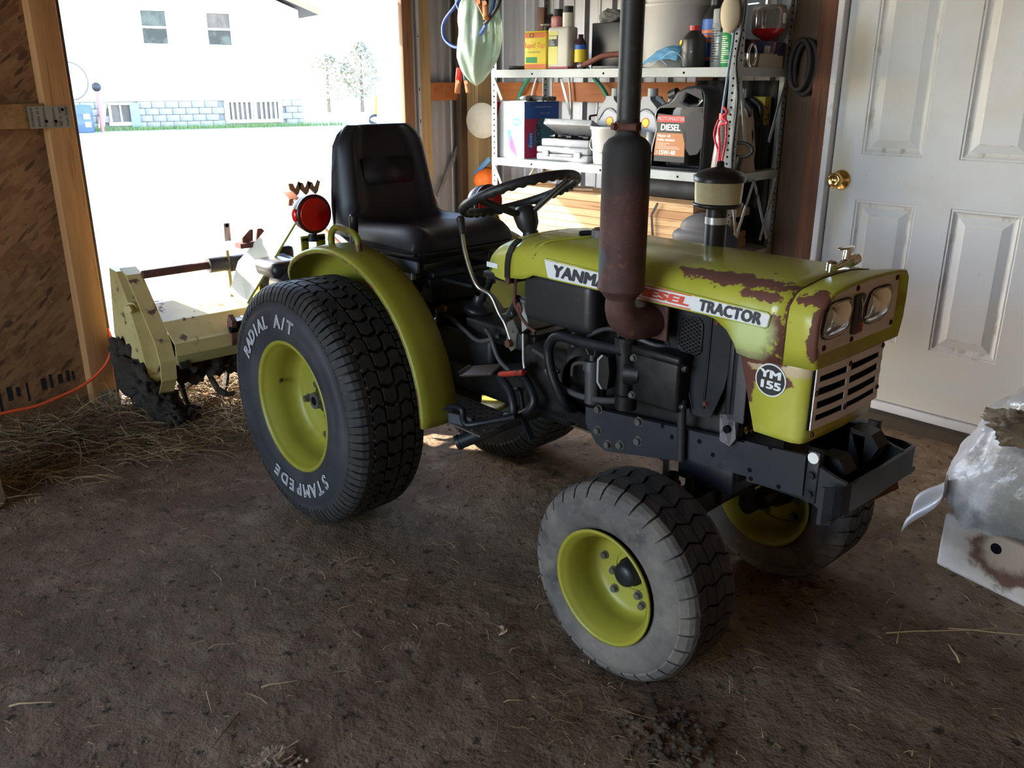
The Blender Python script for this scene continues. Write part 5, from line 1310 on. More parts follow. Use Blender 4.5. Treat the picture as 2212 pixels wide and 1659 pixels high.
# --- top shelf
o = item('wooden_stick', 'reddish wooden stick upright at the left of the top shelf', 'stick', .135, .16, Z1)
MB().box(-.028, .022, -.01, .01, .02, .285, .003, 0, Matrix.Rotation(.05, 4, 'Y')).build('blade', M['wood_red_z'], o)
MB().box(-.05, .05, -.035, .035, 0, .022, .004).build('foot', M['wood_dark_z'], o)
o = item('metal_dish', 'dark shallow metal dish lying behind the hanging bag', 'dish', .045, .10, Z1)
MB().lathe([(.001, 0), (.045, 0), (.055, .018), (.052, .018), (.043, .004), (.001, .004)], (0, 0, 0), (0, 0, 1), 24).build('bowl', M['engine_grey'], o)
o = item('rusty_tin', 'dented grey tin with domed lid behind the yellow can', 'tin', .155, .22, Z1)
MB().lathe([(.001, 0), (.068, 0), (.068, .20), (.071, .202), (.071, .21), (.062, .212)], (0, 0, 0), (0, 0, 1), 28).build('body', mk('speckled_tin', (.30, .28, .24), .35, .7, layers=[((.5, .45, .35), 60, .6, .7), ((.12, .09, .06), 20, .55, .7)]), o)
MB().lathe([(.064, .205), (.06, .225), (.045, .245), (.02, .256), (.001, .258)], (0, 0, 0), (0, 0, 1), 24).build('lid', M['engine_grey'], o)
o = item('cutting_fluid_can', 'yellow and orange cutting fluid can, front left of top shelf', 'can', .215, .075, Z1)
MB().box(-.070, .070, -.038, .038, 0, .165, .006).box(-.068, .068, -.036, .036, .165, .172, .003).build('body', YEL, o)
lab(o, 'orange_band', -.0695, .0695, .004, .024, -.038, ORG); lab(o, 'orange_band', -.0695, .0695, .142, .163, -.038, ORG)
writ(o, 'lettering', 'Rapid Tap', .034, -.008, .107, -.0384, ORG, bold=.02, shear=.2); writ(o, 'lettering', 'CUTTING FLUID', .011, -.008, .077, -.0384, GRN, bold=.01)
lab(o, 'green_panel', -.06, .012, .030, .056, -.038, GRN)
MB().tube([(-.024 + .012 * math.cos(t * .524), -.0392, .152 + .009 * math.sin(t * .524)) for t in range(12)], .0012, 5, 1, closed=True).build('emblem_ring', GRN, o)
MB().cyl((.04, 0, .172), (.04, 0, .19), .014, n=14).build('cap', BLK, o)
o = item('dosing_bottle', 'twin necked white dosing bottle with pink liquid, beside the yellow can', 'bottle', .355, .075, Z1)
mw = mk('milky_plastic', (.62, .58, .50), .35, sss=.3)
MB().box(-.063, .063, -.036, .036, 0, .185, .012).build('body', mw, o)
MB().box(-.063, .063, -.0365, .0365, .002, .014, .004).build('pink_liquid', col('pink_liquid', (.45, .10, .12)), o)
MB().box(-.055, -.012, -.028, .028, .18, .235, .012).build('measuring_chamber', col('pink_chamber', (.55, .22, .22), .3), o)
MB().cyl((.03, 0, .18), (.03, 0, .245), .026, n=20).build('neck', mw, o)
for dx, zz in ((-.033, .235), (.03, .245)): MB().cyl((dx, 0, zz), (dx, 0, zz + .028), .0235, n=24).build('cap', BLK, o)
lab(o, 'label', -.058, 0, .02, .165, -.0362, col('label_pale_yellow', (.72, .66, .18))); lab(o, 'dark_band', -.056, .0, .10, .148, -.0367, BLK); lab(o, 'label_head', -.054, -.006, .132, .146, -.0372, col('label_cream', (.70, .66, .30)))
mb = MB()
for k in range(5): mb.box(-.052, -.052 + R.uniform(.015, .035), -.0374, -.0367, .104 + k * .006, .106 + k * .006)
mb.build('small_print', WHT, o)
o = item('small_oil_bottle', 'small brown bottle with blue and yellow label by the dosing bottle', 'bottle', .455, .085, Z1)
MB().lathe([(.001, 0), (.028, 0), (.028, .11), (.012, .135), (.012, .15), (.001, .15)], (0, 0, 0), (0, 0, 1), 20).build('body', col('brown_bottle', (.05, .02, .03), .3), o)
MB().lathe([(.0284, .03), (.0284, .085)], (0, 0, 0), (0, 0, 1), 20).build('label', YEL, o); MB().lathe([(.0285, .085), (.0285, .105)], (0, 0, 0), (0, 0, 1), 20).build('label_band', BLU, o)
o = item('black_crate', 'black plastic crate filled with rags, left of the white bucket', 'crate', .60, .235, Z1, -.05)
mb = MB()
for b in ((-.13, .13, -.09, -.082, 0, .20), (-.13, .13, .082, .09, 0, .20), (-.13, -.122, -.09, .09, 0, .20), (.122, .13, -.09, .09, 0, .20), (-.13, .13, -.09, .09, 0, .01)): mb.box(*b, .003)
mb.build('bin', M['plastic_black'], o)
def rag(name, c, label, cat, u, v, z, sx, sy, sz, seed, rz=0, sub=10):
    rr = random.Random(seed); off = Vector((rr.random() * 50, rr.random() * 50, rr.random() * 50))
    b = bmesh.new(); bmesh.ops.create_icosphere(b, subdivisions=4, radius=1)
    for vv in b.verts:
        d = vv.co.copy(); k = 1 + .35 * noise.noise(d * 1.6 + off) + .2 * noise.noise(d * 4 + off)
        vv.co = Vector((d.x * sx * k, d.y * sy * k, max(-.02 * 0, d.z * sz * k + sz * .9) if d.z > -.9 else 0))
        if vv.co.z < 0: vv.co.z = 0
    o = MB().bm(b, 0, True).build(name, mk(name + '_cloth%d' % seed, c, .85, bump=[(30, .4, .01)]))
    o.location = on(u, v, z); o.rotation_euler = (0, 0, .06 + rz)
    return tag(o, label, cat)
rag('grey_rag', (.30, .29, .27), 'crumpled grey rag hanging over the black crate', 'rag', .545, .20, Z1 + .20, .055, .06, .03, 2)
rag('leather_scrap', (.05, .025, .018), 'dark brown leather scrap in the black crate', 'leather', .655, .24, Z1 + .2, .075, .07, .03, 3)
o = item('rubber_hose_piece', 'short reddish rubber hose lying before the black crate', 'hose', .575, .05, Z1)
MB().tube([(-.075, -.01, .014), (-.03, 0, .03), (.03, .02, .055), (.11, .05, .062)], .0125, 12).build('hose', col('brick_rubber', (.22, .07, .045), .6), o)
MB().cyl((-.09, -.013, .010), (-.07, -.009, .016), .015, n=14).build('clamp', M['steel'], o)
o = item('grey_plate', 'flat grey metal plate under the rubber hose', 'plate', .66, .07, Z1)
MB().box(-.09, .09, -.04, .06, 0, .012, .002).build('plate', M['engine_grey'], o)
o = item('white_bucket', 'large white plastic bucket with wire handle on the top shelf', 'bucket', .86, .24, Z1)
bw = mk('bucket_white', (.62, .60, .57), .4, layers=[((.52, .50, .46), 5, .45, .75)])
MB().lathe([(.001, 0), (.128, 0), (.132, .004), (.142, .25), (.150, .252), (.150, .262), (.143, .264), (.144, .29), (.152, .292), (.152, .305), (.146, .306), (.138, .29), (.126, .01), (.001, .008)], (0, 0, 0), (0, 0, 1), 48).build('pail', bw, o)
MB().box(-.012, .012, -.158, -.148, .255, .275, .003, 0, Matrix.Rotation(-.55, 4, 'Z')).build('handle_lug', bw, o)
MB().tube([(-.08, -.135, .262), (-.11, -.13, .22), (-.14, -.10, .17), (-.155, 0, .14)], .0022, 6).build('wire_handle', M['steel'], o)
mb = MB()
def cyl_text(mb, txt, r, z, a, size, **k):
    me = glyph_mesh(txt, size, **k)
    mb.add([(r * math.sin(a + v.co.x / r), -r * math.cos(a + v.co.x / r), z + v.co.y) for v in me.vertices], [list(p.vertices) for p in me.polygons]); bpy.data.meshes.remove(me)
cyl_text(mb, '9ER', .1415, .20, -.9, .03, bold=.02); cyl_text(mb, '15.1L', .1365, .075, -.75, .018); mb.build('faint_print', col('faded_red_print', (.5, .12, .10)), o)
o = item('dust_mask_blue', 'blue pleated face mask crumpled before the white bucket', 'mask', .93, .055, Z1)
mb = MB()
mb.grid(lambda u, v: (-.105 + .20 * u, -.03 + .05 * v, .004 + .085 * math.sin(PI * min(1, u * .62 + .05)) * (.35 + .65 * math.sin(v * PI * .5)) * (1 - .25 * math.sin(v * 19) ** 2 * .3) + .006 * noise.noise(Vector((u * 7, v * 7, 2)))), 28, 16)
mb.build('cloth', mk('mask_blue', (.12, .33, .55), .8, bump=[((4, 60, 60), .3, .004)]), o, thick=.002)
MB().tube([(.02, -.035, .03), (.06, -.05, .055), (.10, -.055, .06), (.135, -.05, .035), (.14, -.045, .004)], .002, 6).tube([(-.02, -.045, .01), (.01, -.06, .02), (.03, -.05, .03), (.06, -.05, .01)], .002, 6).build('ear_loop', col('loop_blue', (.2, .4, .62)), o)
o = item('grimy_black_bottle', 'grimy black bottle with a red cap beside the blue mask', 'bottle', 1.075, .07, Z1)
MB().lathe([(.001, 0), (.048, 0), (.050, .004), (.050, .105), (.046, .118), (.022, .142), (.020, .146)], (0, 0, 0), (0, 0, 1), 28).build('body', mk('scuffed_black_bottle', (.02, .02, .02), .4, layers=[((.35, .35, .33), 42, .66, .70)]), o)
MB().cyl((0, 0, .144), (0, 0, .163), .0215, n=24).build('cap', col('red_cap', (.45, .02, .02), .4), o)
MB().cyl((-.04, -.033, .098), (-.042, -.036, .099), .010, n=12).build('sticker', YEL, o)
o = item('tall_oil_bottle', 'tall black bottle with blue and orange label behind the red capped one', 'bottle', 1.10, .19, Z1)
MB().lathe([(.001, 0), (.055, 0), (.057, .005), (.057, .19), (.05, .21), (.032, .235), (.030, .25)], (0, 0, 0), (0, 0, 1), 28).build('body', M['plastic_black'], o)
MB().cyl((0, 0, .245), (0, 0, .30), .031, n=24).build('cap', M['plastic_black'], o)
MB().lathe([(.0575, .025), (.0575, .19)], (0, 0, 0), (0, 0, 1), 28).build('label', BLU, o)
for z0 in (.03, .10, .118, .136): MB().lathe([(.0578, z0), (.0578, z0 + .012)], (0, 0, 0), (0, 0, 1), 28).build('label_stripe', ORG, o)
def spray(u, v, c, cc, h, label, stripes, seed, cat='can', r=.033):
    o = item('spray_can', label, cat, u, v, Z1)
    MB().lathe([(.001, 0), (r - .002, 0), (r, .003), (r, h * .74), (r - .003, h * .76)], (0, 0, 0), (0, 0, 1), 28).build('body', c, o)
    MB().lathe([(r - .002, h * .755), (r - .001, h * .76), (r - .001, h * .985), (r - .005, h), (.001, h)], (0, 0, 0), (0, 0, 1), 28).build('cap', cc, o)
    rr = random.Random(seed)
    for (z0, z1, m_) in stripes: MB().lathe([(r + .0003, h * z0), (r + .0003, h * z1)], (0, 0, 0), (0, 0, 1), 24, -2.6, .2).build('label_band', m_, o)
    mb = MB()
    for k in range(14):
        z = h * (.10 + .043 * k); a0 = -2.3; a1 = a0 + rr.uniform(.5, 1.5)
        mb.lathe([(r + .0005, z), (r + .0005, z + .003)], (0, 0, 0), (0, 0, 1), 12, a0, a1, ref=(1, 0, 0))
    tag(mb.build('small_print', BLK if seed == 1 else WHT, o), kind='stuff')
    return o
spray(1.165, .12, col('can_grey', (.42, .43, .45), .35, metal=.3), col('cap_grey', (.33, .34, .35)), .225, 'grey spray can with a black and red label band', [(.60, .70, BLK), (.655, .685, REDP)], 1)
spray(1.225, .10, GRN, col('cap_green_white', (.45, .60, .50)), .175, 'green spray can standing right of the grey one', [(.70, .755, WHT)], 2)
o = item('glue_bottle', 'small white and orange can by the right front shelf post', 'can', 1.282, .075, Z1)
MB().lathe([(.001, 0), (.022, 0), (.022, .085), (.012, .095)], (0, 0, 0), (0, 0, 1), 20).build('body', WHT, o)
MB().lathe([(.0223, .006), (.0223, .03)], (0, 0, 0), (0, 0, 1), 20).build('orange_patch', ORG, o)
for z0 in (.045, .062): MB().lathe([(.0223, z0), (.0223, z0 + .010)], (0, 0, 0), (0, 0, 1), 20).build('label_band', ORG, o)
MB().cyl((0, 0, .094), (0, 0, .115), .009, n=12).build('cap', WHT, o)
o = item('dust_respirator', 'beige cup respirator hanging on the right front shelf post', 'mask', 1.292, -.012, 1.615)
MB().sph((0, -.012, 0), (.042, .030, .072), 24).build('cup', mk('respirator_beige', (.48, .42, .30), .8), o)
MB().tube([(.0, -.01, .072), (-.045, -.005, .03), (-.045, -.005, -.03), (-.01, -.01, -.07)], .004, 6).build('rim', BLK, o)
o = item('red_feeder', 'glass bowl with red liquid hung on a chrome bracket, right shelf end', 'feeder', 1.28, .30, Z1 + .10)
MB().lathe([(.03, .145), (.066, .14), (.072, .12), (.072, .065), (.070, .05)], (0, 0, 0), (0, 0, 1), 32).build('glass_bowl', mk('smoky_glass', (.30, .29, .29), .08, trans=.6), o)
MB().lathe([(.0705, .064), (.069, .045), (.055, .028), (.03, .015), (.018, .005), (.001, .003)], (0, 0, 0), (0, 0, 1), 32).lathe([(.001, .063), (.0705, .064)], (0, 0, 0), (0, 0, 1), 32).build('red_liquid', mk('red_liquid', (.50, .01, .015), .1, trans=.3), o)
MB().cyl((-.01, 0, .14), (-.01, 0, .165), .012, n=14).bar((-.01, 0, .155), (-.09, -.03, .148), .008, .004).bar((-.088, -.03, .15), (-.10, -.032, .05), .006, .004, up=(0, 1, 0)).sph((-.008, 0, .17), .009, 10).build('bracket', M['chrome'], o)
MB().box(.066, .0725, -.012, .012, .07, .11, .002).build('white_clip', WHT, o)
o = item('printed_carton', 'small dark carton with reddish print tilted on the beige tray', 'carton', 1.26, .30, Z1 + .055, -.1)
MB().box(-.075, .075, -.05, .05, 0, .052, .002, 0, Matrix.Rotation(.12, 4, 'Y')).build('box', mk('carton_print', (.03, .03, .08), .5, layers=[((.35, .12, .10), 22, .52, .6)]), o)
MB().box(.045, .072, -.0512, -.0505, .004, .036, 0, 0, Matrix.Rotation(.12, 4, 'Y')).build('label', col('carton_label', (.5, .47, .42)), o)
o = item('beige_tray', 'beige plastic tray at the right end of the top shelf', 'tray', 1.245, .25, Z1)
mb = MB()
mb.prism([(-.085, -.10, 0), (.085, -.10, 0), (.092, -.10, .052), (-.092, -.10, .052)], (0, .006, 0)).prism([(-.085, .10, 0), (.085, .10, 0), (.092, .10, .052), (-.092, .10, .052)], (0, -.006, 0)).box(-.09, -.084, -.10, .10, 0, .052).box(.084, .09, -.10, .10, 0, .052).box(-.085, .085, -.10, .10, 0, .004)
mb.build('bin', col('tray_beige', (.40, .35, .27)), o)
MB().box(-.05, .04, -.1035, -.10, .028, .042, .001).build('label', WHT, o)
o = item('chrome_ring', 'chrome tube ring standing by the right front shelf post', 'ring', 1.335, .06, Z1)
MB().tube([(.0, .03 * math.cos(t * PI / 8) + .03, .043 + .042 * math.sin(t * PI / 8)) for t in range(16)], .006, 10, 2, closed=True).build('ring', M['chrome'], o)

# --- middle shelf
o = item('towel_box', 'open box of shop towels, sunlit white front and pink side', 'box', .052, .16, Z2, 0)
MB().box(-.10, .10, -.13, .13, 0, .272, .002).build('carton', WHT, o)
mb = MB().box(.1001, .1008, -.128, .128, .002, .27); mb.build('side_print', mk('side_magenta', (.50, .03, .10), .5), o)
MB().box(.1008, .1013, -.128, .128, .19, .27).build('blue_band', BLU, o)
MB().prism([(.1014, -.06, .06), (.1014, .0, .05), (.1014, .127, .08), (.1014, .127, .19), (.1014, -.02, .19), (.1014, -.05, .15)], (.0004, 0, 0)).build('teal_picture', col('teal_print', (.05, .20, .25)), o)
MB().add([(.1020, -.085 + .022 * math.cos(t * .4488), .085 + .042 * math.sin(t * .4488)) for t in range(14)], [list(range(14))]).build('logo_oval', BLU, o)
text(MB(), 'Scott', .034, (.1025, -.085, .085), (0, 0, 1), (0, -1, 0), bold=.01, shear=.2).build('logo_lettering', WHT, o)
text(MB(), 'SHOP', .05, (.1022, -.025, .10), (0, 0, 1), (0, -1, 0), bold=.03).build('dark_lettering', col('maroon_print', (.10, .01, .03)), o)
text(MB(), '200', .045, (.1022, .09, .155), (0, 0, 1), (0, -1, 0), bold=.02).build('count_lettering', col('pink_print', (.65, .15, .2)), o)
mb = MB(); text(mb, 'DISPOSABLE SHOP TOWELS', .010, (.1018, .01, .245), (0, 1, 0), (0, 0, 1)); text(mb, 'Perforated  Towels', .009, (.1018, .02, .215), (0, 1, 0), (0, 0, 1)); mb.build('small_print', WHT, o)
text(MB(), 'SHOP', .042, (.045, -.1304, .222), (-1, 0, 0), (0, 0, -1), bold=.02).build('grey_lettering', col('print_grey', (.22, .24, .30)), o)
MB().add([(.048 + .032 * math.cos(t * .4488), -.1304, .175 + .021 * math.sin(t * .4488)) for t in range(14)], [list(range(14))]).build('logo_oval', col('logo_blue', (.10, .30, .62)), o)
text(MB(), 'Scott', .024, (.048, -.1310, .175), (-1, 0, 0), (0, 0, -1), bold=.01, shear=.2).build('logo_lettering', WHT, o)
MB().prism([(-.01, -.1303, .13), (.01, -.1303, .115), (.035, -.1303, .06), (.055, -.1303, .004), (.02, -.1303, .004), (.0, -.1303, .06)], (0, -.0005, 0)).build('pink_flash', mk('flash_magenta', (.62, .08, .35), .5), o)
MB().prism([(-.016, -.1303, .135), (.006, -.1303, .135), (.012, -.1303, .11), (-.004, -.1303, .065), (-.008, -.1303, .10)], (0, -.0007, 0)).build('blue_flash', col('flash_blue', (.08, .42, .75)), o)
MB().prism([(-.0995, -.1303, .10), (-.0995, -.1303, .27), (-.06, -.1303, .27), (-.085, -.1303, .2)], (0, -.0005, 0)).build('red_corner', REDP, o)
o = item('work_glove', 'grey worn work glove lying on the towel box', 'glove', .10, .14, Z2 + .274)
mb = MB().sph((0, 0, .012), (.075, .045, .014), 16)
for k in range(4): mb.tube([(.05, -.035 + k * .022, .012), (.10, -.04 + k * .026, .012), (.135 - abs(k - 1.5) * .01, -.045 + k * .03, .010)], .0105, 8)
mb.tube([(-.01, -.035, .012), (.03, -.07, .012), (.05, -.085, .010)], .011, 8)
mb.build('glove', mk('glove_grey', (.10, .095, .085), .9), o)
cg = mk('case_grey', (.33, .34, .36), .5, layers=[((.24, .22, .19), 9, .5, .75)])
o = item('drill_case_closed', 'closed grey plastic tool case under the open one', 'case', .385, .17, Z2)
MB().box(-.165, .165, -.125, .125, 0, .034, .01).box(-.165, .165, -.125, .125, .036, .066, .01).build('shell', cg, o)
for dx in (-.10, .10): MB().box(dx - .02, dx + .02, -.131, -.122, .02, .048, .003).build('latch', cg, o)
MB().box(-.07, .07, -.135, -.12, .024, .032, .003).build('handle', cg, o)
o = item('socket_case_open', 'open grey tool case of dark sockets on the closed one', 'case', .385, .175, Z2 + .066)
MB().box(-.15, .15, -.11, .11, 0, .036, .008).build('tray', cg, o)
MB().box(-.14, .14, -.10, .10, .034, .0375).build('liner', M['dark'], o)
for i in range(7):
    MB().cyl((-.12 + i * .035, -.07 + (i % 3) * .05, .045), (-.09 + i * .035, -.07 + (i % 3) * .05, .045), .010, n=12).build('socket', M['engine'], o)
MB().box(-.15, .15, 0, .22, 0, .03, .006, 0, Matrix.Translation((0, .112, .036)) @ Matrix.Rotation(2.70, 4, 'X')).build('lid', cg, o)
o = item('white_pail', 'small white pail with wire handle beside the tool cases', 'pail', .625, .125, Z2)
MB().lathe([(.001, 0), (.082, 0), (.085, .004), (.098, .155), (.103, .157), (.103, .168), (.098, .17), (.094, .155), (.08, .008), (.001, .006)], (0, 0, 0), (0, 0, 1), 40).build('pail', bw, o)
MB().tube([(-.10, -.01, .15), (-.105, -.02, .12), (-.07, -.075, .075), (0, -.096, .055), (.07, -.07, .075)], .0022, 6).box(-.108, -.095, -.02, .02, .13, .165, .003).build('wire_handle', bw, o)
def oil_jug(u, v, c, label, dark=False):
    o = item('oil_jug', label, 'jug', u, v, Z2)
    prof = [(-.075, 0), (.075, 0), (.078, .01), (.078, .20), (.062, .245), (.02, .285), (.018, .30), (-.026, .30), (-.03, .285), (-.07, .24), (-.078, .20), (-.078, .01)]
    b = MB().prism([(x, -.05, z) for x, z in prof], (0, .10, 0)); o2 = b.build('body', c, o)
    md = o2.modifiers.new('b', 'BEVEL'); md.width = .008; md.segments = 2
    MB().cyl((-.004, 0, .30), (-.004, 0, .335), .024, n=24).build('cap', c, o)
    MB().tube([(.07, .0, .21), (.066, .0, .262), (.02, .0, .296)], .012, 8).build('handle', c, o)
    if not dark:
        MB().prism([(x, -.0508, z) for x, z in [(-.066, .02), (.066, .02), (.066, .185), (.05, .215), (-.02, .24), (-.066, .20)]], (0, -.0006, 0)).build('label', col('label_silver', (.42, .44, .48), .4), o)
        MB().tube([(x, -.052, z) for x, z in [(-.066, .19), (-.03, .235), (0, .245), (.03, .232), (.07, .19)]], .0035, 6).build('label_arch', col('arch_grey', (.16, .17, .19)), o)
        sc = MB(); pts = [(0, .162), (-.012, .163)]
        outl = [(-.010, .162), (-.022, .176), (-.024, .188), (-.018, .199), (-.008, .206), (.004, .207), (.014, .203), (.021, .193), (.022, .182), (.010, .162)]
        sc.prism([(x, -.0516, z) for x, z in outl], (0, -.0006, 0)).build('shell_emblem', REDP, o)
        sc = MB()
        outl2 = [(x * .82, .184 + (z - .184) * .82) for x, z in outl]
        sc.prism([(x, -.0524, z) for x, z in outl2], (0, -.0004, 0)); sc.build('shell_emblem_fill', YEL, o)
        writ(o, 'red_lettering', 'Shell', .026, -.045, .145, -.0522, REDP, bold=.02)
        writ(o, 'yellow_lettering', 'SPIRAX', .030, -.015, .118, -.0522, YEL, bold=.03, sx=1.0)
        lab(o, 'orange_tab', .02, .065, .04, .06, -.0518, ORG)
    return o
jg = mk('jug_grey', (.28, .29, .31), .4)
oil_jug(.535, .27, jg, 'grey gear oil jug with shell emblem, left of the exhaust pipe')
oil_jug(.745, .27, jg, 'grey gear oil jug with shell emblem, right of the exhaust pipe')
oil_jug(.99, .30, M['plastic_black'], 'dark oil jug standing behind the large diesel oil jug', True)
oil_jug(1.20, .32, M['plastic_black'], 'black jug in the shadow at the right back of the middle shelf', True)
o = item('diesel_oil_jug', 'large black diesel motor oil jug with brown label', 'jug', 1.04, .10, Z2)
mb = MB()
outer = [(-.130, 0), (.128, 0), (.134, .01), (.134, .30), (.128, .325), (.11, .343), (.08, .350), (.03, .345), (-.015, .325), (-.03, .30), (-.05, .285), (-.10, .268), (-.12, .25), (-.127, .22), (-.118, .19), (-.115, .17), (-.135, .09), (-.137, .01)]
hole1 = [(.058, .10), (.075, .08), (.10, .085), (.115, .11), (.118, .20), (.11, .235), (.09, .245), (.065, .235), (.055, .20)]
hole2 = [(.02, .285), (.04, .315), (.075, .328), (.098, .318), (.105, .295), (.09, .28), (.05, .275)]
def holed(outl, holes, y0, y1, name, mat, parent):
    cu = bpy.data.curves.new('c', 'CURVE'); cu.dimensions = '2D'; cu.fill_mode = 'BOTH'; cu.extrude = (y1 - y0) / 2 - .012; cu.bevel_depth = .012; cu.bevel_resolution = 2; cu.offset = -.012
    for P_ in [outl] + holes:
        sp = cu.splines.new('POLY'); sp.points.add(len(P_) - 1); sp.use_cyclic_u = True
        for q, (x, z) in zip(sp.points, P_): q.co = (x, z, 0, 1)
    oo = bpy.data.objects.new('c', cu); COL.objects.link(oo); dg = bpy.context.evaluated_depsgraph_get(); dg.update()
    me = bpy.data.meshes.new_from_object(oo.evaluated_get(dg)); bpy.data.objects.remove(oo); bpy.data.curves.remove(cu)
    me.name = name
    me.transform(Matrix.Translation((0, (y0 + y1) / 2, 0)) @ Matrix.Rotation(PI / 2, 4, 'X')); me.materials.clear(); me.materials.append(mat)
    ob = bpy.data.objects.new(name, me); COL.objects.link(ob); ob.parent = parent
    return ob
holed(outer, [hole1, hole2], -.065, .065, 'body', mk('jug_black_plastic', (.022, .022, .028), .35), o)
MB().cyl((-.075, 0, .272), (-.075, 0, .318), .021, n=24).cyl((-.085, 0, .305), (-.05, 0, .318), .024, n=20).build('cap', M['plastic_black'], o)
def lpoly(pts, y, mat, name): return MB().prism([(x, y, z) for x, z in pts], (0, -.0008, 0)).build(name, mat, o)
lpoly([(-.112, .035), (.045, .035), (.045, .14), (.02, .185), (.05, .225), (-.10, .235), (-.108, .20), (-.10, .175)], -.0655, BLK, 'label')
lpoly([(-.112, .060), (.045, .060), (.043, .115), (.03, .155), (-.102, .155)], -.0664, col('label_copper', (.42, .16, .05)), 'copper_panel')
lpoly([(-.10, .200), (.035, .200), (.035, .226), (-.098, .228)], -.0664, REDP, 'red_banner')
writ(o, 'brand_lettering', 'MOTOMASTER', .021, -.032, .2135, -.0674, col('grey_print', (.45, .40, .40)), bold=.02)
writ(o, 'title_lettering', 'DIESEL', .036, -.034, .1775, -.0670, WHT, bold=.05, sx=.95, shear=.1)
mb = MB(); text(mb, 'Motor oil', .017, (-.064, -.0674, .143), (1, 0, 0), (0, 0, 1), bold=.03); text(mb, 'Huile moteur', .017, (-.052, -.0674, .127), (1, 0, 0), (0, 0, 1), bold=.03)
for k in range(4): mb.box(-.10, -.10 + (.07, .05, .11, .12)[k], -.0674, -.0668, .111 - k * .007, .1125 - k * .007)
text(mb, '15W-40', .026, (-.045, -.0674, .073), (1, 0, 0), (0, 0, 1), bold=.05); text(mb, 'SAE', .009, (-.097, -.0674, .073), (0, 0, 1), (-1, 0, 0))
mb.build('white_lettering', WHT, o)
o = item('additive_bottle', 'small silver topped bottle between the grey jug and black jug', 'bottle', .845, .12, Z2)
MB().lathe([(.001, 0), (.036, 0), (.036, .085), (.030, .095)], (0, 0, 0), (0, 0, 1), 24).build('body', M['plastic_black'], o)
MB().lathe([(.037, .085), (.030, .105), (.020, .118), (.018, .150), (.001, .151)], (0, 0, 0), (0, 0, 1), 24).build('silver_shoulder', col('silver_plastic', (.5, .5, .52), .35, metal=.4), o)
o = item('clear_bottle', 'tapered clear bottle with a red cap by the right post', 'bottle', 1.255, .05, Z2)
MB().lathe([(.001, 0), (.040, 0), (.042, .005), (.024, .20), (.018, .212), (.016, .222)], (0, 0, 0), (0, 0, 1), 28).build('body', mk('hazy_plastic', (.45, .40, .38), .25, trans=.45), o)
MB().cyl((0, 0, .215), (0, 0, .242), .022, n=24).build('cap', col('red_cap2', (.5, .02, .04), .4), o)
o = item('float_ball', 'black float ball on a thin rod before the steel wall', 'float', .40, .36, Z2)
MB().sph((0, 0, .215), .044, 24).build('ball', M['plastic_black'], o)
MB().tube([(-.10, 0, .20), (0, 0, .212), (.11, 0, .214)], .005, 8, 2).build('rod', M['engine'], o)
MB().cyl((-.10, 0, .20), (-.10, 0, 0), .006, n=8).box(-.13, -.07, -.03, .03, 0, .02).build('stem', M['engine'], o)
rag('plastic_wrap', (.45, .45, .45), 'crumpled clear plastic wrap behind the tool cases', 'wrap', .47, .33, Z2, .08, .05, .06, 7)
o = item('tan_sack', 'tan paper sack sagging at the right end of the middle shelf', 'sack', 1.24, .22, Z2)
mb = MB()
mb.grid(lambda u, v: ((.075 - .03 * v + .012 * noise.noise(Vector((u * 9, v * 4, 1)))) * math.cos(2 * PI * u), (.07 - .03 * v + .012 * noise.noise(Vector((u * 9, v * 4, 5)))) * math.sin(2 * PI * u), .24 * v + .02 * v * math.sin(u * 25)), 40, 14)
mb.build('paper', mk('sack_tan', (.36, .28, .20), .8, bump=[(40, .4, .006)]), o)
o = item('black_strap_loop', 'black rubber strap loop hung at the right post', 'strap', 1.33, .10, 1.05)
MB().tube([(.055 * math.cos(t * PI / 7), -.03, .028 * math.sin(t * PI / 7) + .05) for t in range(14)], .007, 8, 2, closed=True).tube([(.0, -.03, .022), (-.01, -.03, -.05), (-.02, -.02, -.11)], .012, 8).build('loop', M['plastic_black'], o)
o = item('yellow_box', 'dim yellow and black carton on the lower right, behind the posts', 'carton', 1.22, .37, 1.185)
MB().box(-.05, .06, -.035, .02, 0, .12, .003).build('box', mk('dim_yellow_carton', (.35, .27, .03), .6, layers=[((.02, .02, .02), 30, .55, .6)]), o)
o = item('black_box', 'black box under the yellow carton at the right shelf end', 'box', 1.22, .36, Z2)
MB().box(-.06, .065, -.05, .045, 0, .183, .004).build('box', M['plastic_black'], o)

o = item('shade_sheet', 'black sheet added to imitate the dark void behind the right end of the shelves', 'cloth', 1.15, .435, .0)  # added black sheet, stands in for the dark void behind the shelf end
MB().grid(lambda u, v: (-.28 + .42 * u, .012 * math.sin(u * 17) + .008 * math.sin(u * 41 + v * 3), .30 + 1.07 * v), 60, 12).build('cloth', mk('black_cloth_fabric', (.016, .016, .02), .85), o, thick=.003)
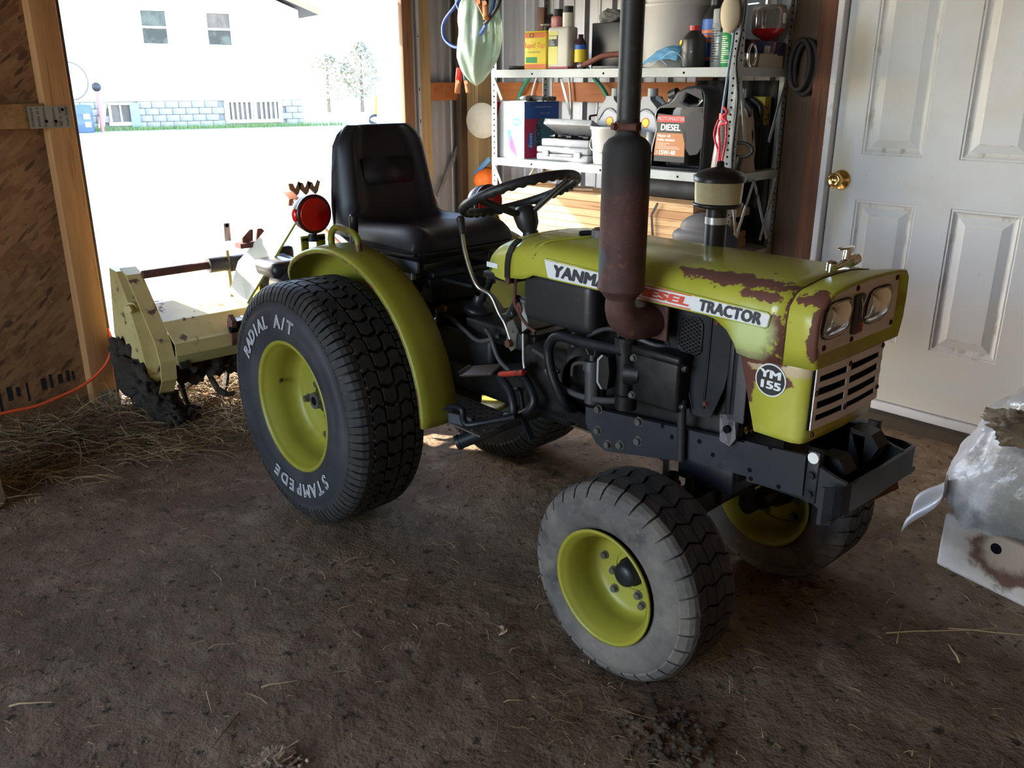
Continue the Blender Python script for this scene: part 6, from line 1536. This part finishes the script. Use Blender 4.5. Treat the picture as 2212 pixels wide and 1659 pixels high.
# --- lower shelf: boards, strap, roll, quilted pad
bms = {}
kb = 0
for layer in range(6):
    th = .034; z = Z3 + layer * (th + .001)
    for row in range(3):
        rr = random.Random(layer * 7 + row)
        Lb = rr.uniform(1.30, 1.50); u0 = -.20 + (.045 * layer if row == 0 else rr.uniform(0, .25))
        Lb = 1.24 - u0 - rr.uniform(.0, .10)
        if layer == 5 and row == 2: continue
        o = MB().box(0, 1, -.058, .058, 0, th, 0).build('board', M['board_x' if (layer + row) % 4 else 'board_x2'])
        o.data = o.data.copy() if False else o.data
        o.scale = (Lb, 1, 1); o.location = on(u0, .065 + row * .12 + rr.uniform(-.008, .004), z); o.rotation_euler = (0, 0, .06)
        me = o.data
        for v_ in me.vertices: v_.co.x *= Lb
        o.scale = (1, 1, 1)
        b = bmesh.new(); b.from_mesh(me); bmesh.ops.bevel(b, geom=b.edges[:], offset=.0025, segments=1, affect='EDGES'); b.to_mesh(me); b.free()
        nm = ('lowest', 'second', 'third', 'fourth', 'fifth', 'topmost')[layer]
        if row == 0: tag(o, 'planed pine board, %s layer at the front of the strapped stack' % nm, 'board', 'boards stacked on the lower shelf')
        else: tag(o, 'planed pine board, %s layer, %s row of the strapped stack' % (nm, 'middle' if row == 1 else 'rear'), 'board', 'boards stacked on the lower shelf')
o = item('black_strap', 'black strap bent around the front of the board stack', 'strap', .98, .0, Z3)
MB().bar((.0, -.003, .0), (-.012, -.004, .075), .012, .002, up=(0, 1, 0)).bar((-.012, -.004, .075), (-.02, -.005, .15), .012, .002, up=(0, 1, 0)).bar((-.02, -.005, .15), (.01, -.006, .205), .012, .002, up=(0, 1, 0)).build('strap', M['plastic_black'], o)
o = item('tarp_roll', 'dark rolled tarp lying on top of the boards', 'tarp', .84, .16, Z3 + .211)
mb = MB()
mb.grid(lambda u, v: (v * .50, (.075 + .008 * noise.noise(Vector((u * 6, v * 6, 1)))) * math.cos(2 * PI * u), .052 + (.052 + .008 * noise.noise(Vector((u * 6, v * 6, 4)))) * math.sin(2 * PI * u)), 28, 20)
mb.add([(0, .07 * math.cos(t * PI / 8), .052 + .05 * math.sin(t * PI / 8)) for t in range(16)], [list(range(16))])
mb.build('roll', mk('tarp_dark', (.03, .032, .04), .7, bump=[(20, .4, .01)]), o)
o = item('chrome_tube', 'black handled chrome tube lying on the boards near the muffler', 'tube', .42, .05, Z3 + .211)
MB().cyl((.03, .0, .014), (.14, .03, .014), .0115, n=16).build('tube', M['chrome'], o); MB().cyl((-.05, -.02, .014), (.035, .002, .014), .014, n=16).build('grip', M['plastic_black'], o)
o = item('quilted_pad', 'dark quilted jacket hanging over the front of the lower right shelf', 'jacket', 1.27, -.06, .255)
mb = MB()
def quilt(u, v):
    t = 2 * PI * u
    top = min(1, (1 - v) / .16) ** .5; bot = min(1, v / .10) ** .5
    k = (1 + .16 * abs(math.sin(v * PI * 8)) + .06 * noise.noise(Vector((math.cos(t) * 2, math.sin(t) * 2, v * 5)))) * top * bot
    c = abs(math.cos(t)) ** .7 * (1 if math.cos(t) > 0 else -1)
    return (.135 * k * c, .048 * k * math.sin(t), .60 * v)
mb.grid(quilt, 48, 96); mb.build('jacket', mk('quilt_black', (.022, .022, .028), .6), o)
MB().box(-.02, .02, .02, .062, .44, .475, .003).build('hanging_tab', M['plastic_black'], o)

# ================================================================ HANGING AND LOOSE THINGS
def fin(o, label, cat, group=None): return tag(o, label, cat, group)
def Pb(px, py, dy=0.0):      # metres: px along the shed's back, py height below 1.731
    return Vector((-1.236 + (px - 950) * .00336 - 1.2 * dy, .85 + dy, 1.731 - py * .00204))
# green plastic bag
mb = MB(); cen = Pb(1045, 0)
def bagpt(u, v):
    prof = [(0.0, .002), (.04, .035), (.12, .068), (.25, .098), (.40, .112), (.55, .108), (.70, .085), (.82, .055), (.92, .028), (1.0, .016)]
    k = 0
    while k < len(prof) - 2 and v > prof[k + 1][0]: k += 1
    (a, ra), (b, rb) = prof[k], prof[k + 1]; r = ra + (rb - ra) * (v - a) / (b - a)
    t = 2 * PI * u
    fold = .10 * math.sin(9 * t + 5 * v) * (v ** 1.2) + .22 * noise.noise(Vector((math.cos(t) * 1.7, math.sin(t) * 1.7, v * 3))) + .08 * noise.noise(Vector((math.cos(t) * 5, math.sin(t) * 5, v * 5)))
    r *= 1 + fold
    lean = -.035 * (1 - v) ** 1.5
    return (cen.x - .045 + r * math.cos(t) * 1.0 + lean, .86 + r * math.sin(t) * .85, 1.345 + v * .52)
mb.grid(bagpt, 96, 60)
mbag = mk('green_bag_film', (.46, .62, .50), .28, trans=.45, sss=0.0, bump=[((26, 26, 9), .5, .012), (90, .2, .003)], spec=.6)
bag = mb.build('plastic_bag', mbag)
fin(bag, 'translucent pale green plastic bag hanging at the left end of the shelves', 'bag')
MB().bar((cen.x - .045, .86, 1.85), (cen.x - .03, .90, 1.99), .03, .02, .005).build('knotted_handle', mbag, bag)
jc = thing('jumper_cable', 'blue and black jumper cables with red and copper clamps hanging beside the green bag', 'cable', Pb(1000, 0))
def jp(mb, name, mat, parent=None):
    o0 = Vector(jc.location); mb.v = [tuple(Vector(p) - o0) for p in mb.v]
    return mb.build(name, mat, parent or jc)
cb = mk('cable_blue', (.02, .07, .30), .35); ck = mk('cable_black', (.012, .013, .018), .4)
jp(MB().tube([Pb(1006, -40), Pb(985, 5), Pb(958, 38), Pb(951, 62), Pb(957, 85), Pb(978, 101), Pb(1002, 100), Pb(1028, 84, -.03), Pb(1046, 58, -.12), Pb(1060, 20, -.12), Pb(1066, -40, -.1)], .0085, 10), 'cable', cb)
jp(MB().tube([Pb(984, -40), Pb(984, 0), Pb(990, 20), Pb(1003, 33), Pb(1024, 30), Pb(1034, 10, -.05), Pb(1036, -40)], .0085, 10), 'cable', cb)
jp(MB().tube([Pb(1076, -40, -.1), Pb(1074, 5, -.12), Pb(1066, 30, -.13), Pb(1050, 52, -.13), Pb(1042, 60, -.13)], .0085, 10), 'cable', ck)
jp(MB().tube([Pb(1004, 60), Pb(1003, 90, .03), Pb(1001, 110, .05), Pb(996, 155, .02)], .007, 8), 'cable', cb)
copper = mk('copper_jaw', (.55, .22, .10), .35, .8); redg = mk('red_grip', (.60, .03, .02), .4); blkg = mk('dark_green_grip', (.02, .04, .035), .4)
def clamp(p, q, gm, label, w=.03):
    """closed spring clamp from grip end p to jaw end q"""
    p, q = Vector(p), Vector(q); d = q - p
    g = jp(MB().bar(p, p + d * .58, w, .02, .006, up=(.6, -.7, 0)), 'clamp_grip', gm); g['label'] = label
    jp(MB().bar(p + d * .50, q, w * .8, .016, .003, up=(.6, -.7, 0)).cyl(p + d * .55 + Vector((.012, -.016, 0)), p + d * .55 - Vector((.012, -.016, 0)), .010, n=10), 'clamp_jaw', copper, g)
clamp(Pb(988, 148), Pb(981, 206), redg, 'red clamp grip'); clamp(Pb(1000, 152, .01), Pb(1006, 205, .01), blkg, 'dark clamp grip', .026)
clamp(Pb(1012, -25, -.15), Pb(1046, 52, -.15), redg, 'red clamp grip'); clamp(Pb(1042, -20, -.15), Pb(1044, 54, -.15), ck, 'black clamp grip')
# white lid, orange hat and blue rasp on the corner post
o = MB().lathe([(.001, 0), (.092, 0), (.098, .004), (.10, .012), (.097, .016), (.001, .012)], (-1.60, 1.425, 1.152), (.45, -.9, 0), 40).build('bucket_lid', mk('lid_offwhite', (.48, .45, .38), .5, layers=[((.36, .33, .27), 6, .45, .7)]))
fin(o, 'round off-white bucket lid hung on the corner post', 'lid')
o = MB().lathe([(.001, .085), (.035, .078), (.058, .05), (.066, .012), (.078, .0), (.062, .004)], (-1.57, 1.42, .815), (.35, -.9, .15), 32).build('hard_hat', mk('hat_orange', (.75, .14, .015), .4))
fin(o, 'bright orange dome shaped hat hung low on the corner post', 'hat')
o = MB().bar((-1.655, 1.40, .842), (-1.515, 1.40, .945), .028, .006, .002, up=(0, 1, 0)).build('rasp', mk('rasp_blue', (.08, .22, .42), .4))
fin(o, 'blue flat rasp hung at an angle above the orange hat', 'tool')
th = thing('garden_hose', 'green garden hose looped on the back wall behind the shelves', 'hose', (-1.1, 1.56, 1.3))
def rel(mb, e, name, mat): 
    o0 = Vector(e.location); mb.v = [tuple(Vector(p) - o0) for p in mb.v]
    return mb.build(name, mat, e)
rel(MB().tube([(-1.50, 1.575, .93), (-1.47, 1.57, 1.15), (-1.441, 1.56, 1.276), (-1.396, 1.555, 1.339), (-1.321, 1.55, 1.405), (-1.15, 1.55, 1.50), (-.97, 1.55, 1.47), (-.854, 1.55, 1.38), (-.77, 1.55, 1.30), (-.70, 1.56, 1.15), (-.72, 1.57, .95)], .0115, 10), th, 'hose', mk('hose_green', (.02, .20, .12), .4))
th = thing('white_cable', 'white electric cable hanging in loops on the steel back wall', 'cable', (-1.1, 1.58, 1.2))
rel(MB().tube([(-1.36, 1.58, 1.25), (-1.357, 1.575, 1.27), (-1.303, 1.57, 1.393), (-1.2, 1.57, 1.5), (-1.09, 1.57, 1.46), (-1.062, 1.57, 1.392), (-1.045, 1.57, 1.30), (-1.038, 1.57, 1.19), (-1.08, 1.57, 1.05), (-1.148, 1.57, .939), (-1.05, 1.57, .85)], .006, 8), th, 'cable', mk('cable_white', (.6, .58, .52), .5))
# cords on the right front shelf post
th = thing('hanging_cord_black', 'black and blue cords hanging down the right front shelf post', 'cord', on(1.312, -.012, 1.0))
th['label'] = 'black cord hanging down the right front shelf post'
def hang(e, pts, r, name, mat):
    mb = MB().tube([on(*p) for p in pts], r, 8); return rel(mb, e, name, mat)
hang(th, [(1.335, -.012, 1.85), (1.345, -.012, 1.62), (1.325, -.012, 1.45), (1.345, -.012, 1.3), (1.34, -.012, 1.1), (1.345, -.014, .98), (1.315, -.014, .88), (1.31, -.012, .78)], .006, 'cord', ck)
hang(th, [(1.31, -.012, 1.85), (1.305, -.012, 1.55), (1.295, -.012, 1.42), (1.285, -.012, 1.30), (1.28, -.012, 1.24)], .0055, 'cord', mk('cord_bluegrey', (.12, .20, .30), .5))
th.name = 'hanging_cord'
th = thing('blue_tube', 'bright blue tube hanging at the bottom of the right front post', 'tube', on(1.33, -.014, .8))
hang(th, [(1.305, -.012, .98), (1.325, -.014, .88), (1.335, -.014, .78), (1.335, -.014, .70)], .006, 'tube', mk('tube_blue', (.01, .05, .55), .3))
th = thing('red_twine', 'red and white twisted twine knotted on the right front shelf post', 'twine', on(1.30, -.016, 1.1))
rc = mk('cord_red', (.55, .02, .05), .6, layers=[((.65, .5, .5), 90, .6, .66)])
hang(th, [(1.285, -.015, 1.27), (1.305, -.018, 1.25), (1.29, -.022, 1.23), (1.31, -.018, 1.21), (1.275, -.018, 1.19), (1.285, -.018, 1.10), (1.275, -.018, .98), (1.27, -.016, .90)], .0055, 'cord', rc)
hang(th, [(1.27, -.018, 1.22), (1.255, -.018, 1.16), (1.285, -.018, 1.08), (1.30, -.018, 1.0), (1.295, -.018, .89)], .0045, 'cord', rc)
hang(th, [(1.30, -.018, 1.24), (1.31, -.018, 1.15), (1.30, -.018, 1.05), (1.29, -.018, .93)], .0045, 'cord', rc)
th = thing('dark_coil', 'dark coil of hose hung on the stud beside the white door', 'coil', (.36, 1.49, 1.42))
MB().tube([(.02 + .05 * math.cos(t * PI / 8), -.006, .0 + .105 * math.sin(t * PI / 8)) for t in range(16)], .011, 8, 2, closed=True).tube([(.0 + .045 * math.cos(t * PI / 8), -.02, .01 + .098 * math.sin(t * PI / 8)) for t in range(16)], .011, 8, 2, closed=True).build('coil', mk('coil_dark', (.016, .015, .016), .7), th)

# ---- extension cord along the board wall
o = MB().tube([(-1.345, -1.75, .10), (-1.36, -1.45, .118), (-1.365, -1.335, .122), (-1.375, -1.2, .118), (-1.385, -1.112, .13), (-1.40, -1.0, .155), (-1.412, -.90, .215), (-1.428, -.853, .29), (-1.46, -.846, .345), (-1.52, -.86, .42), (-1.57, -.90, .60), (-1.58, -.92, .9)], .0065, 10).build('extension_cord', mk('cord_orange', (.75, .10, .03), .4))
fin(o, 'orange extension cord looped along the board wall and round its edge', 'cord')
# ---- white and yellow pail at the left edge of the floor
o = thing('plastic_pail', 'white plastic pail with a yellow band on the dirt by the board wall', 'pail', (-.845, -1.575, -.01))
MB().lathe([(.001, 0), (.104, 0), (.108, .004), (.100, .14), (.092, .19), (.080, .20), (.001, .202)], (0, 0, 0), (0, 0, 1), 40).build('body', mk('pail_white', (.62, .62, .60), .45), o)
MB().lathe([(.1045, .075), (.0995, .145)], (0, 0, 0), (0, 0, 1), 40).build('yellow_band', YEL, o)
# ---- foam box and plastic sack at the right
o = thing('foam_box', 'stained white foam box with a drain hole under the plastic sack', 'box', (1.556, .468, -.012), -.205)
fm = mk('foam_white', (.66, .62, .61), .8, layers=[((.40, .37, .34), 6, .5, .75)], spots=[((.19, 0, .13), (.16, .08, .12), (.36, .29, .24), 9, .9, .4), ((.20, 0, .105), (.100, .06, .080), (.10, .05, .032), 13, 1.7, .14), ((.195, 0, .140), (.070, .06, .062), (.33, .25, .19), 17, 1.2, .2)], bump=[(90, .15, .002)])
bx = MB().box(0, .62, 0, .46, 0, .175, .012, seg=3).build('box', fm, o)
MB().cyl((.165, -.001, .135), (.165, .02, .135), .016, n=20).build('drain_hole', M['dark'], bx)
sk = thing('plastic_sack', 'torn white plastic sack of dirt slumped over the foam box', 'sack', (1.765, .60, .155))
mb = MB()
def sackpt(u, v):
    t = 2 * PI * u; b_ = PI * (v - .5)
    r = 1 + .16 * noise.noise(Vector((math.cos(t) * 1.6, math.sin(t) * 1.6, v * 2.4))) + .07 * noise.noise(Vector((math.cos(t) * 5, math.sin(t) * 5, v * 7))) + .018 * noise.noise(Vector((math.cos(t) * 17, math.sin(t) * 17, v * 20)))
    c = abs(math.cos(b_)) ** .55
    z = .175 * math.sin(b_) * r + .145
    return (.285 * c * r * math.cos(t) * (1 - .25 * v), .225 * c * r * math.sin(t) * (1 - .2 * v), z)
mb.grid(sackpt, 120, 60)
sm = mk('sack_white_film', (.64, .62, .64), .30, spec=.6, sss=.2, layers=[((.40, .38, .38), 7, .45, .7)],
    spots=[((.08, -.22, .12), (.20, .16, .20), (.30, .28, .26), 7, 1.6, .5), ((.10, -.24, .03), (.34, .12, .045), (.24, .235, .23), 26, 2.6, .4)], bump=[((16, 16, 16), .6, .02), (50, .4, .006)])
body = mb.build('sack_body', sm, sk)
mb = MB()
for k in range(5): mb.box(0, 1, 0, 1, 0, 1) if False else None
clod = MB(); rr = random.Random(4)
def lump(u, v):
    t = 2 * PI * u; k = 1 + .45 * noise.noise(Vector((math.cos(t) * 2, math.sin(t) * 2, v * 3 + 5))) + .35 * noise.noise(Vector((math.cos(t) * 7, math.sin(t) * 7, v * 9))) + .2 * noise.noise(Vector((math.cos(t) * 17, math.sin(t) * 17, v * 19)))
    b_ = PI * (v - .5)
    return (-.02 + .13 * k * math.cos(b_) * math.cos(t), -.06 + .10 * k * math.cos(b_) * math.sin(t), .300 + .045 * k * math.sin(b_))
clod.grid(lump, 80, 34); clod.build('spilled_dirt', mk('dry_tan_dirt', (.26, .20, .135), .95, layers=[((.17, .13, .09), 18, .4, .7)], bump=[(30, .7, .02)]), sk)
film = MB()
def filmpt(u, v):
    t = 2 * PI * u; k = 1 + .18 * noise.noise(Vector((math.cos(t) * 2, math.sin(t) * 2, v * 3 + 9))) + .12 * math.sin(7 * t + 4 * v) * v
    r = (.20 - .09 * v) * k
    return (-.0 + r * math.cos(t) + .03 * v, .06 + r * .8 * math.sin(t), .27 + .17 * v + .02 * math.sin(3 * t) * v)
film.grid(filmpt, 72, 20)
film.build('clear_film', mk('clear_film', (.72, .70, .68), .2, trans=.55, bump=[((18, 18, 8), .7, .02)]), sk)
def flap(u, v):
    return (-.215 - .06 * v + .02 * math.sin(v * 5) - .02 * u, -.16 - .05 * v + .13 * u, .11 - .18 * v * (1 - .35 * u) + .02 * math.sin(u * 9))
MB().grid(flap, 14, 14).build('torn_flap', mk('flap_film', (.6, .59, .6), .25, trans=.25), sk, thick=.001)
MB().sph((.14, -.10, .33), (.075, .06, .05), 18).build('printed_wad', mk('wad_print', (.40, .42, .46), .35, layers=[((.06, .07, .10), 26, .54, .6)], bump=[(20, .6, .02)]), sk)
MB().grid(lambda u, v: (.06 + .24 * u, -.255 - .012 * math.sin(u * 3), .075 - .03 * u - .035 * v * (u ** .6) + .0), 12, 4).build('orange_print', mk('orange_band', (.55, .30, .08), .4), sk, thick=.001)

# ================================================================ GROUND LITTER
def strand(mb, x, y, z, L, ang, lift, w, rr, mi, jit=.45):
    pts = []; a = ang; p = Vector((x, y, z)); n = 4
    for k in range(n + 1):
        pts.append(p.copy())
        a += rr.uniform(-jit, jit)
        p = p + Vector((math.cos(a), math.sin(a), lift * (1 - 1.6 * k / n) + rr.uniform(-.12, .12) * jit * 2.2)) * (L / n)
        p.z = max(p.z, .002)
    vs = []; 
    for k, q in enumerate(pts):
        d = (pts[min(k + 1, n)] - pts[max(k - 1, 0)]); s = d.cross(Vector((0, 0, 1)))
        if s.length < 1e-6: s = Vector((1, 0, 0))
        s.normalize(); ww = w * (1 - .6 * k / n)
        vs += [q + s * ww, q - s * ww, q + Vector((0, 0, ww * 1.2))]
    fs = []
    for k in range(n):
        for e in range(3): fs.append([k * 3 + e, k * 3 + (e + 1) % 3, k * 3 + 3 + (e + 1) % 3, k * 3 + 3 + e])
    mb.add(vs, fs, mi)
hay_m = [mk('hay_brown', (.20, .125, .06), .85), mk('hay_tan', (.36, .25, .12), .85), mk('hay_dark', (.10, .06, .03), .9), mk('hay_green', (.12, .18, .05), .8)]
mb = MB(); rr = random.Random(21); cnt = 0
while cnt < 3000:
    s = rr.uniform(-.9, .62); dpt = abs(rr.gauss(0, .24))
    x = -1.42 - .15 * s + dpt; y = -.87 + .989 * s + .15 * dpt
    if x > -.62 or (s > .25 and dpt > .5): continue
    if dpt > .5 and rr.random() < .6: continue
    if dpt < .06: continue
    h = max(0, .07 * math.exp(-((dpt - .12) / .2) ** 2) * (1.0 if s > -.55 else .6))
    strand(mb, x, y, rr.uniform(0, h), rr.uniform(.05, .26), rr.uniform(0, 6.28), rr.uniform(-.1, .55) if rr.random() < .8 else rr.uniform(.4, 1.0), rr.uniform(.0009, .0022), rr, rr.choices((0, 1, 2, 3), (5, 4, 4, .4))[0])
    cnt += 1
for i in range(1300):
    x, y = rr.uniform(-1.32, -.72), rr.uniform(-1.0, -.42)
    if y < -.87 + (x + 1.36) * -.2 - .1 and x < -1.3: continue
    strand(mb, x, y, rr.uniform(0, .05), rr.uniform(.04, .22), rr.uniform(0, 6.28), rr.uniform(-.1, .5), rr.uniform(.0009, .002), rr, rr.choices((0, 1, 2, 3), (5, 4, 4, .3))[0])
tag(mb.build('hay', hay_m), 'tangled brown hay heaped along the board wall and behind the rear tire', 'hay', kind='stuff')
def gp(x, y): return floor_h(x, y)
mb = MB(); rr = random.Random(8)
for i in range(1700):
    x = rr.uniform(-1.1, 2.3); y = rr.uniform(-1.95, 1.0)
    L = rr.choice((.010, .012, .018, .02, .03, .05)) * rr.uniform(.7, 1.4)
    strand(mb, x, y, gp(x, y) + .003, L, rr.uniform(0, 6.28), .02, rr.uniform(.0006, .0014), rr, rr.choice((0, 1, 1, 1)), .14)
for (x, y, L, a, w) in ((.70, -1.30, .085, .9, .0022), (.75, -1.38, .12, -.9, .0028), (.62, -1.40, .10, -.45, .0018), (.20, -1.72, .11, -1.1, .0028), (.28, -1.73, .09, -1.0, .0018), (.36, -1.76, .10, .8, .0028), (1.62, .0, .30, 1.0, .0022), (1.72, .15, .22, .55, .0022), (1.66, -.02, .10, 2.0, .002), (1.80, .02, .07, 2.4, .003), (.80, -.47, .05, 1.5, .0018)):
    strand(mb, x, y, gp(x, y) + .004, L, a, .0, w, random.Random(int(x * 100)), 1, .1)
for (cx, cy, n_, rad) in ((1.25, -.83, 90, .09), (1.05, -.72, 30, .12), (1.46, -.88, 30, .08)):
    for i in range(n_):
        x, y = rr.gauss(cx, rad * .6), rr.gauss(cy, rad * .6)
        strand(mb, x, y, gp(x, y) + rr.uniform(.002, .02), rr.uniform(.02, .09), rr.uniform(0, 6.28), rr.uniform(0, .4), rr.uniform(.0006, .0011), rr, rr.choice((0, 0, 2, 2)))
tag(mb.build('straw', hay_m), 'loose bits of straw scattered over the dirt floor', 'straw', kind='stuff')
mb = MB(); rr = random.Random(31)
for i in range(700):
    x, y = rr.gauss(.950, .022), rr.gauss(-1.415, .022); L = rr.uniform(.008, .03); a = rr.uniform(0, 6.28)
    d = Vector((math.cos(a), math.sin(a), rr.uniform(-.4, .4))) * L; s = Vector((-math.sin(a), math.cos(a), 0)) * rr.uniform(.001, .003)
    p = Vector((x, y, gp(x, y) + .003 + rr.uniform(0, .025) * math.exp(-((x - .945) ** 2 + (y + 1.405) ** 2) / .0012)))
    mb.add([p - s, p + s, p + d + s, p + d - s], [[0, 1, 2, 3]], rr.choice((0, 0, 1)))
tag(mb.build('wood_shavings', [mk('pale_shavings', (.42, .31, .22), .8), mk('tan_shavings', (.30, .20, .11), .8)]), 'small heap of pale wood shavings on the dirt floor', 'shavings', kind='stuff')
mb = MB(); rr = random.Random(14)
for i in range(420):
    near = i < 200
    if near: x, y, r = rr.gauss(1.47, .055), rr.gauss(-.72, .06), rr.uniform(.002, .008)
    else: x, y, r = rr.uniform(-1, 2.3), rr.uniform(-1.95, 1.0), rr.uniform(.0015, .006)
    b = bmesh.new(); bmesh.ops.create_icosphere(b, subdivisions=1, radius=1)
    for v in b.verts: v.co = Vector((x, y, gp(x, y) + r * .3)) + Vector((v.co.x * r * rr.uniform(.7, 1.3), v.co.y * r * rr.uniform(.7, 1.3), v.co.z * r * .7))
    mb.bm(b, rr.choice((0, 0, 1)))
tag(mb.build('dirt_crumbs', [mk('crumb_dark', (.055, .042, .034), .95, spec=.05), mk('crumb_brown', (.10, .075, .055), .95, spec=.05)]), 'crumbled clods of dirt strewn on the shed floor', 'dirt', kind='stuff')
o = MB().grid(lambda u, v: (.927 + .034 * (u - .5) * (1 - (2 * v - 1) ** 2 * .6), -.727 + .022 * (v - .5), gp(.927, -.727) + .004 + .012 * (2 * u - 1) ** 2 + .004 * v), 10, 8).build('dry_leaf', mk('leaf_tan', (.42, .28, .17), .8), thick=.0008)
fin(o, 'small curled tan leaf on the dirt in front of the front tire', 'leaf')
mb = MB(); rr = random.Random(3)
for i in range(60): 
    a = rr.uniform(0, 6.28); strand(mb, 1.541 + rr.gauss(0, .008), -.163 + rr.gauss(0, .012), .002, rr.uniform(.015, .04), 1.0 + rr.gauss(0, .8), rr.uniform(0, .3), .0005, rr, 0)
fin(mb.build('fluff_tuft', mk('fluff_beige', (.16, .12, .09), .9)), 'tuft of pale fluff on the dirt right of the front tire', 'fluff')
k0 = None
for i, (x, y, lb) in enumerate(((.968, -1.352, 'pale seed nearest the wood shavings'), (.985, -1.342, 'pale seed furthest from the wood shavings'), (.988, -1.362, 'pale seed lowest of the three beside the shavings'))):
    if k0 is None: k0 = MB().sph((0, 0, 0), (.0055, .0045, .0035), 12).build('seed', mk('seed_pale', (.62, .50, .33), .5)); b = k0
    else: b = k0.copy(); COL.objects.link(b)
    b.location = (x, y, gp(x, y) + .003); tag(b, lb, 'seed', 'seeds by the shavings')

# ================================================================ YARD
gr_ = bpy.data.objects['ground']
o = thing('blue_drum', 'blue plastic drum standing by the house across the yard', 'drum', (-25.25, 6.75, -.03), .2)
MB().lathe([(.001, 0), (.25, 0), (.27, .03), (.27, .22), (.28, .25), (.27, .28), (.27, .5), (.28, .53), (.27, .56), (.27, .72), (.24, .76), (.001, .77)], (0, 0, 0), (0, 0, 1), 24).build('drum', mk('drum_blue', (.09, .13, .22), .5), o)
MB().box(.255, .29, -.12, .06, .38, .52).box(.255, .29, -.1, .06, .16, .30).build('label', mk('drum_label', (.7, .7, .7), .5), o)
o = thing('hose_hoop', 'thin round hoop leaning on the house wall above the blue drum', 'hoop', (-25.55, 6.62, 1.38))
MB().tube([(.0, .52 * math.cos(t * PI / 12), .52 * math.sin(t * PI / 12)) for t in range(24)], .018, 6, 1, closed=True).build('hoop', mk('hoop_grey', (.12, .11, .11), .6), o)
o = thing('meter_post', 'red post with a black round meter beside the house', 'post', (-25.1, 7.2, -.03))
MB().cyl((0, 0, 0), (0, 0, 1.15), .05, n=12).build('post', mk('post_red', (.40, .17, .16), .6), o); MB().sph((0, 0, 1.25), .13, 14).build('meter', mk('meter_black', (.03, .03, .035), .5), o)
o = thing('farm_implement', 'small yellow cultivator parked far across the yard', 'implement', (-23.7, 15.8, -.03), -.6)
MB().box(-.75, .75, -.04, .04, .28, .36).build('tool_bar', mk('implement_black', (.02, .02, .02), .6), o)
for x in (-.6, -.3, 0, .3, .6): MB().tube([(x, 0, .32), (x, -.18, .25), (x, -.2, .1), (x, .02, 0)], .03, 6, 3).build('tine', mk('implement_dark%d' % int(x * 10), (.05, .045, .04), .6), o)
for x in (-.12, .16): MB().bar((x, 0, .3), (x + (.1 if x > 0 else -.1), .05, .95), .06, .05).build('yellow_arm', mk('implement_yellow%d' % int(x * 100), (.75, .55, .03), .5), o)
def tree(x, y, h, w, seed, label):
    o = thing('tree', label, 'tree', (x, y, -.03)); rr = random.Random(seed)
    MB().tube([(0, 0, 0), (.05, 0, h * .4), (0, .05, h * .85)], lambda t: .12 * (1 - .8 * t), 8, 3).build('trunk', mk('bark%d' % seed, (.16, .13, .10), .9), o)
    mb = MB()
    for i in range(1500):
        t = rr.random() ** .7; a = rr.uniform(0, 6.28); r = w * math.sqrt(rr.random()) * math.sin(PI * min(.95, .15 + t * .8))
        c = Vector((r * math.cos(a), r * math.sin(a), h * (.18 + .82 * t))); s = rr.uniform(.05, .11)
        d1 = Vector((rr.uniform(-1, 1), rr.uniform(-1, 1), rr.uniform(-1, 1))).normalized() * s; d2 = d1.orthogonal().normalized() * s * .7
        mb.add([c - d1, c + d2, c + d1, c - d2], [[0, 1, 2, 3]])
    tag(mb.build('leaves', mk('leaf%d' % seed, (.30, .30, .24), .8), o), kind='stuff')
tree(-36.0, 21.5, 2.6, 1.5, 1, 'low grey green bush standing far beyond the house corner')
tree(-35.2, 22.9, 3.2, 1.0, 2, 'taller slim tree right of the far bush')
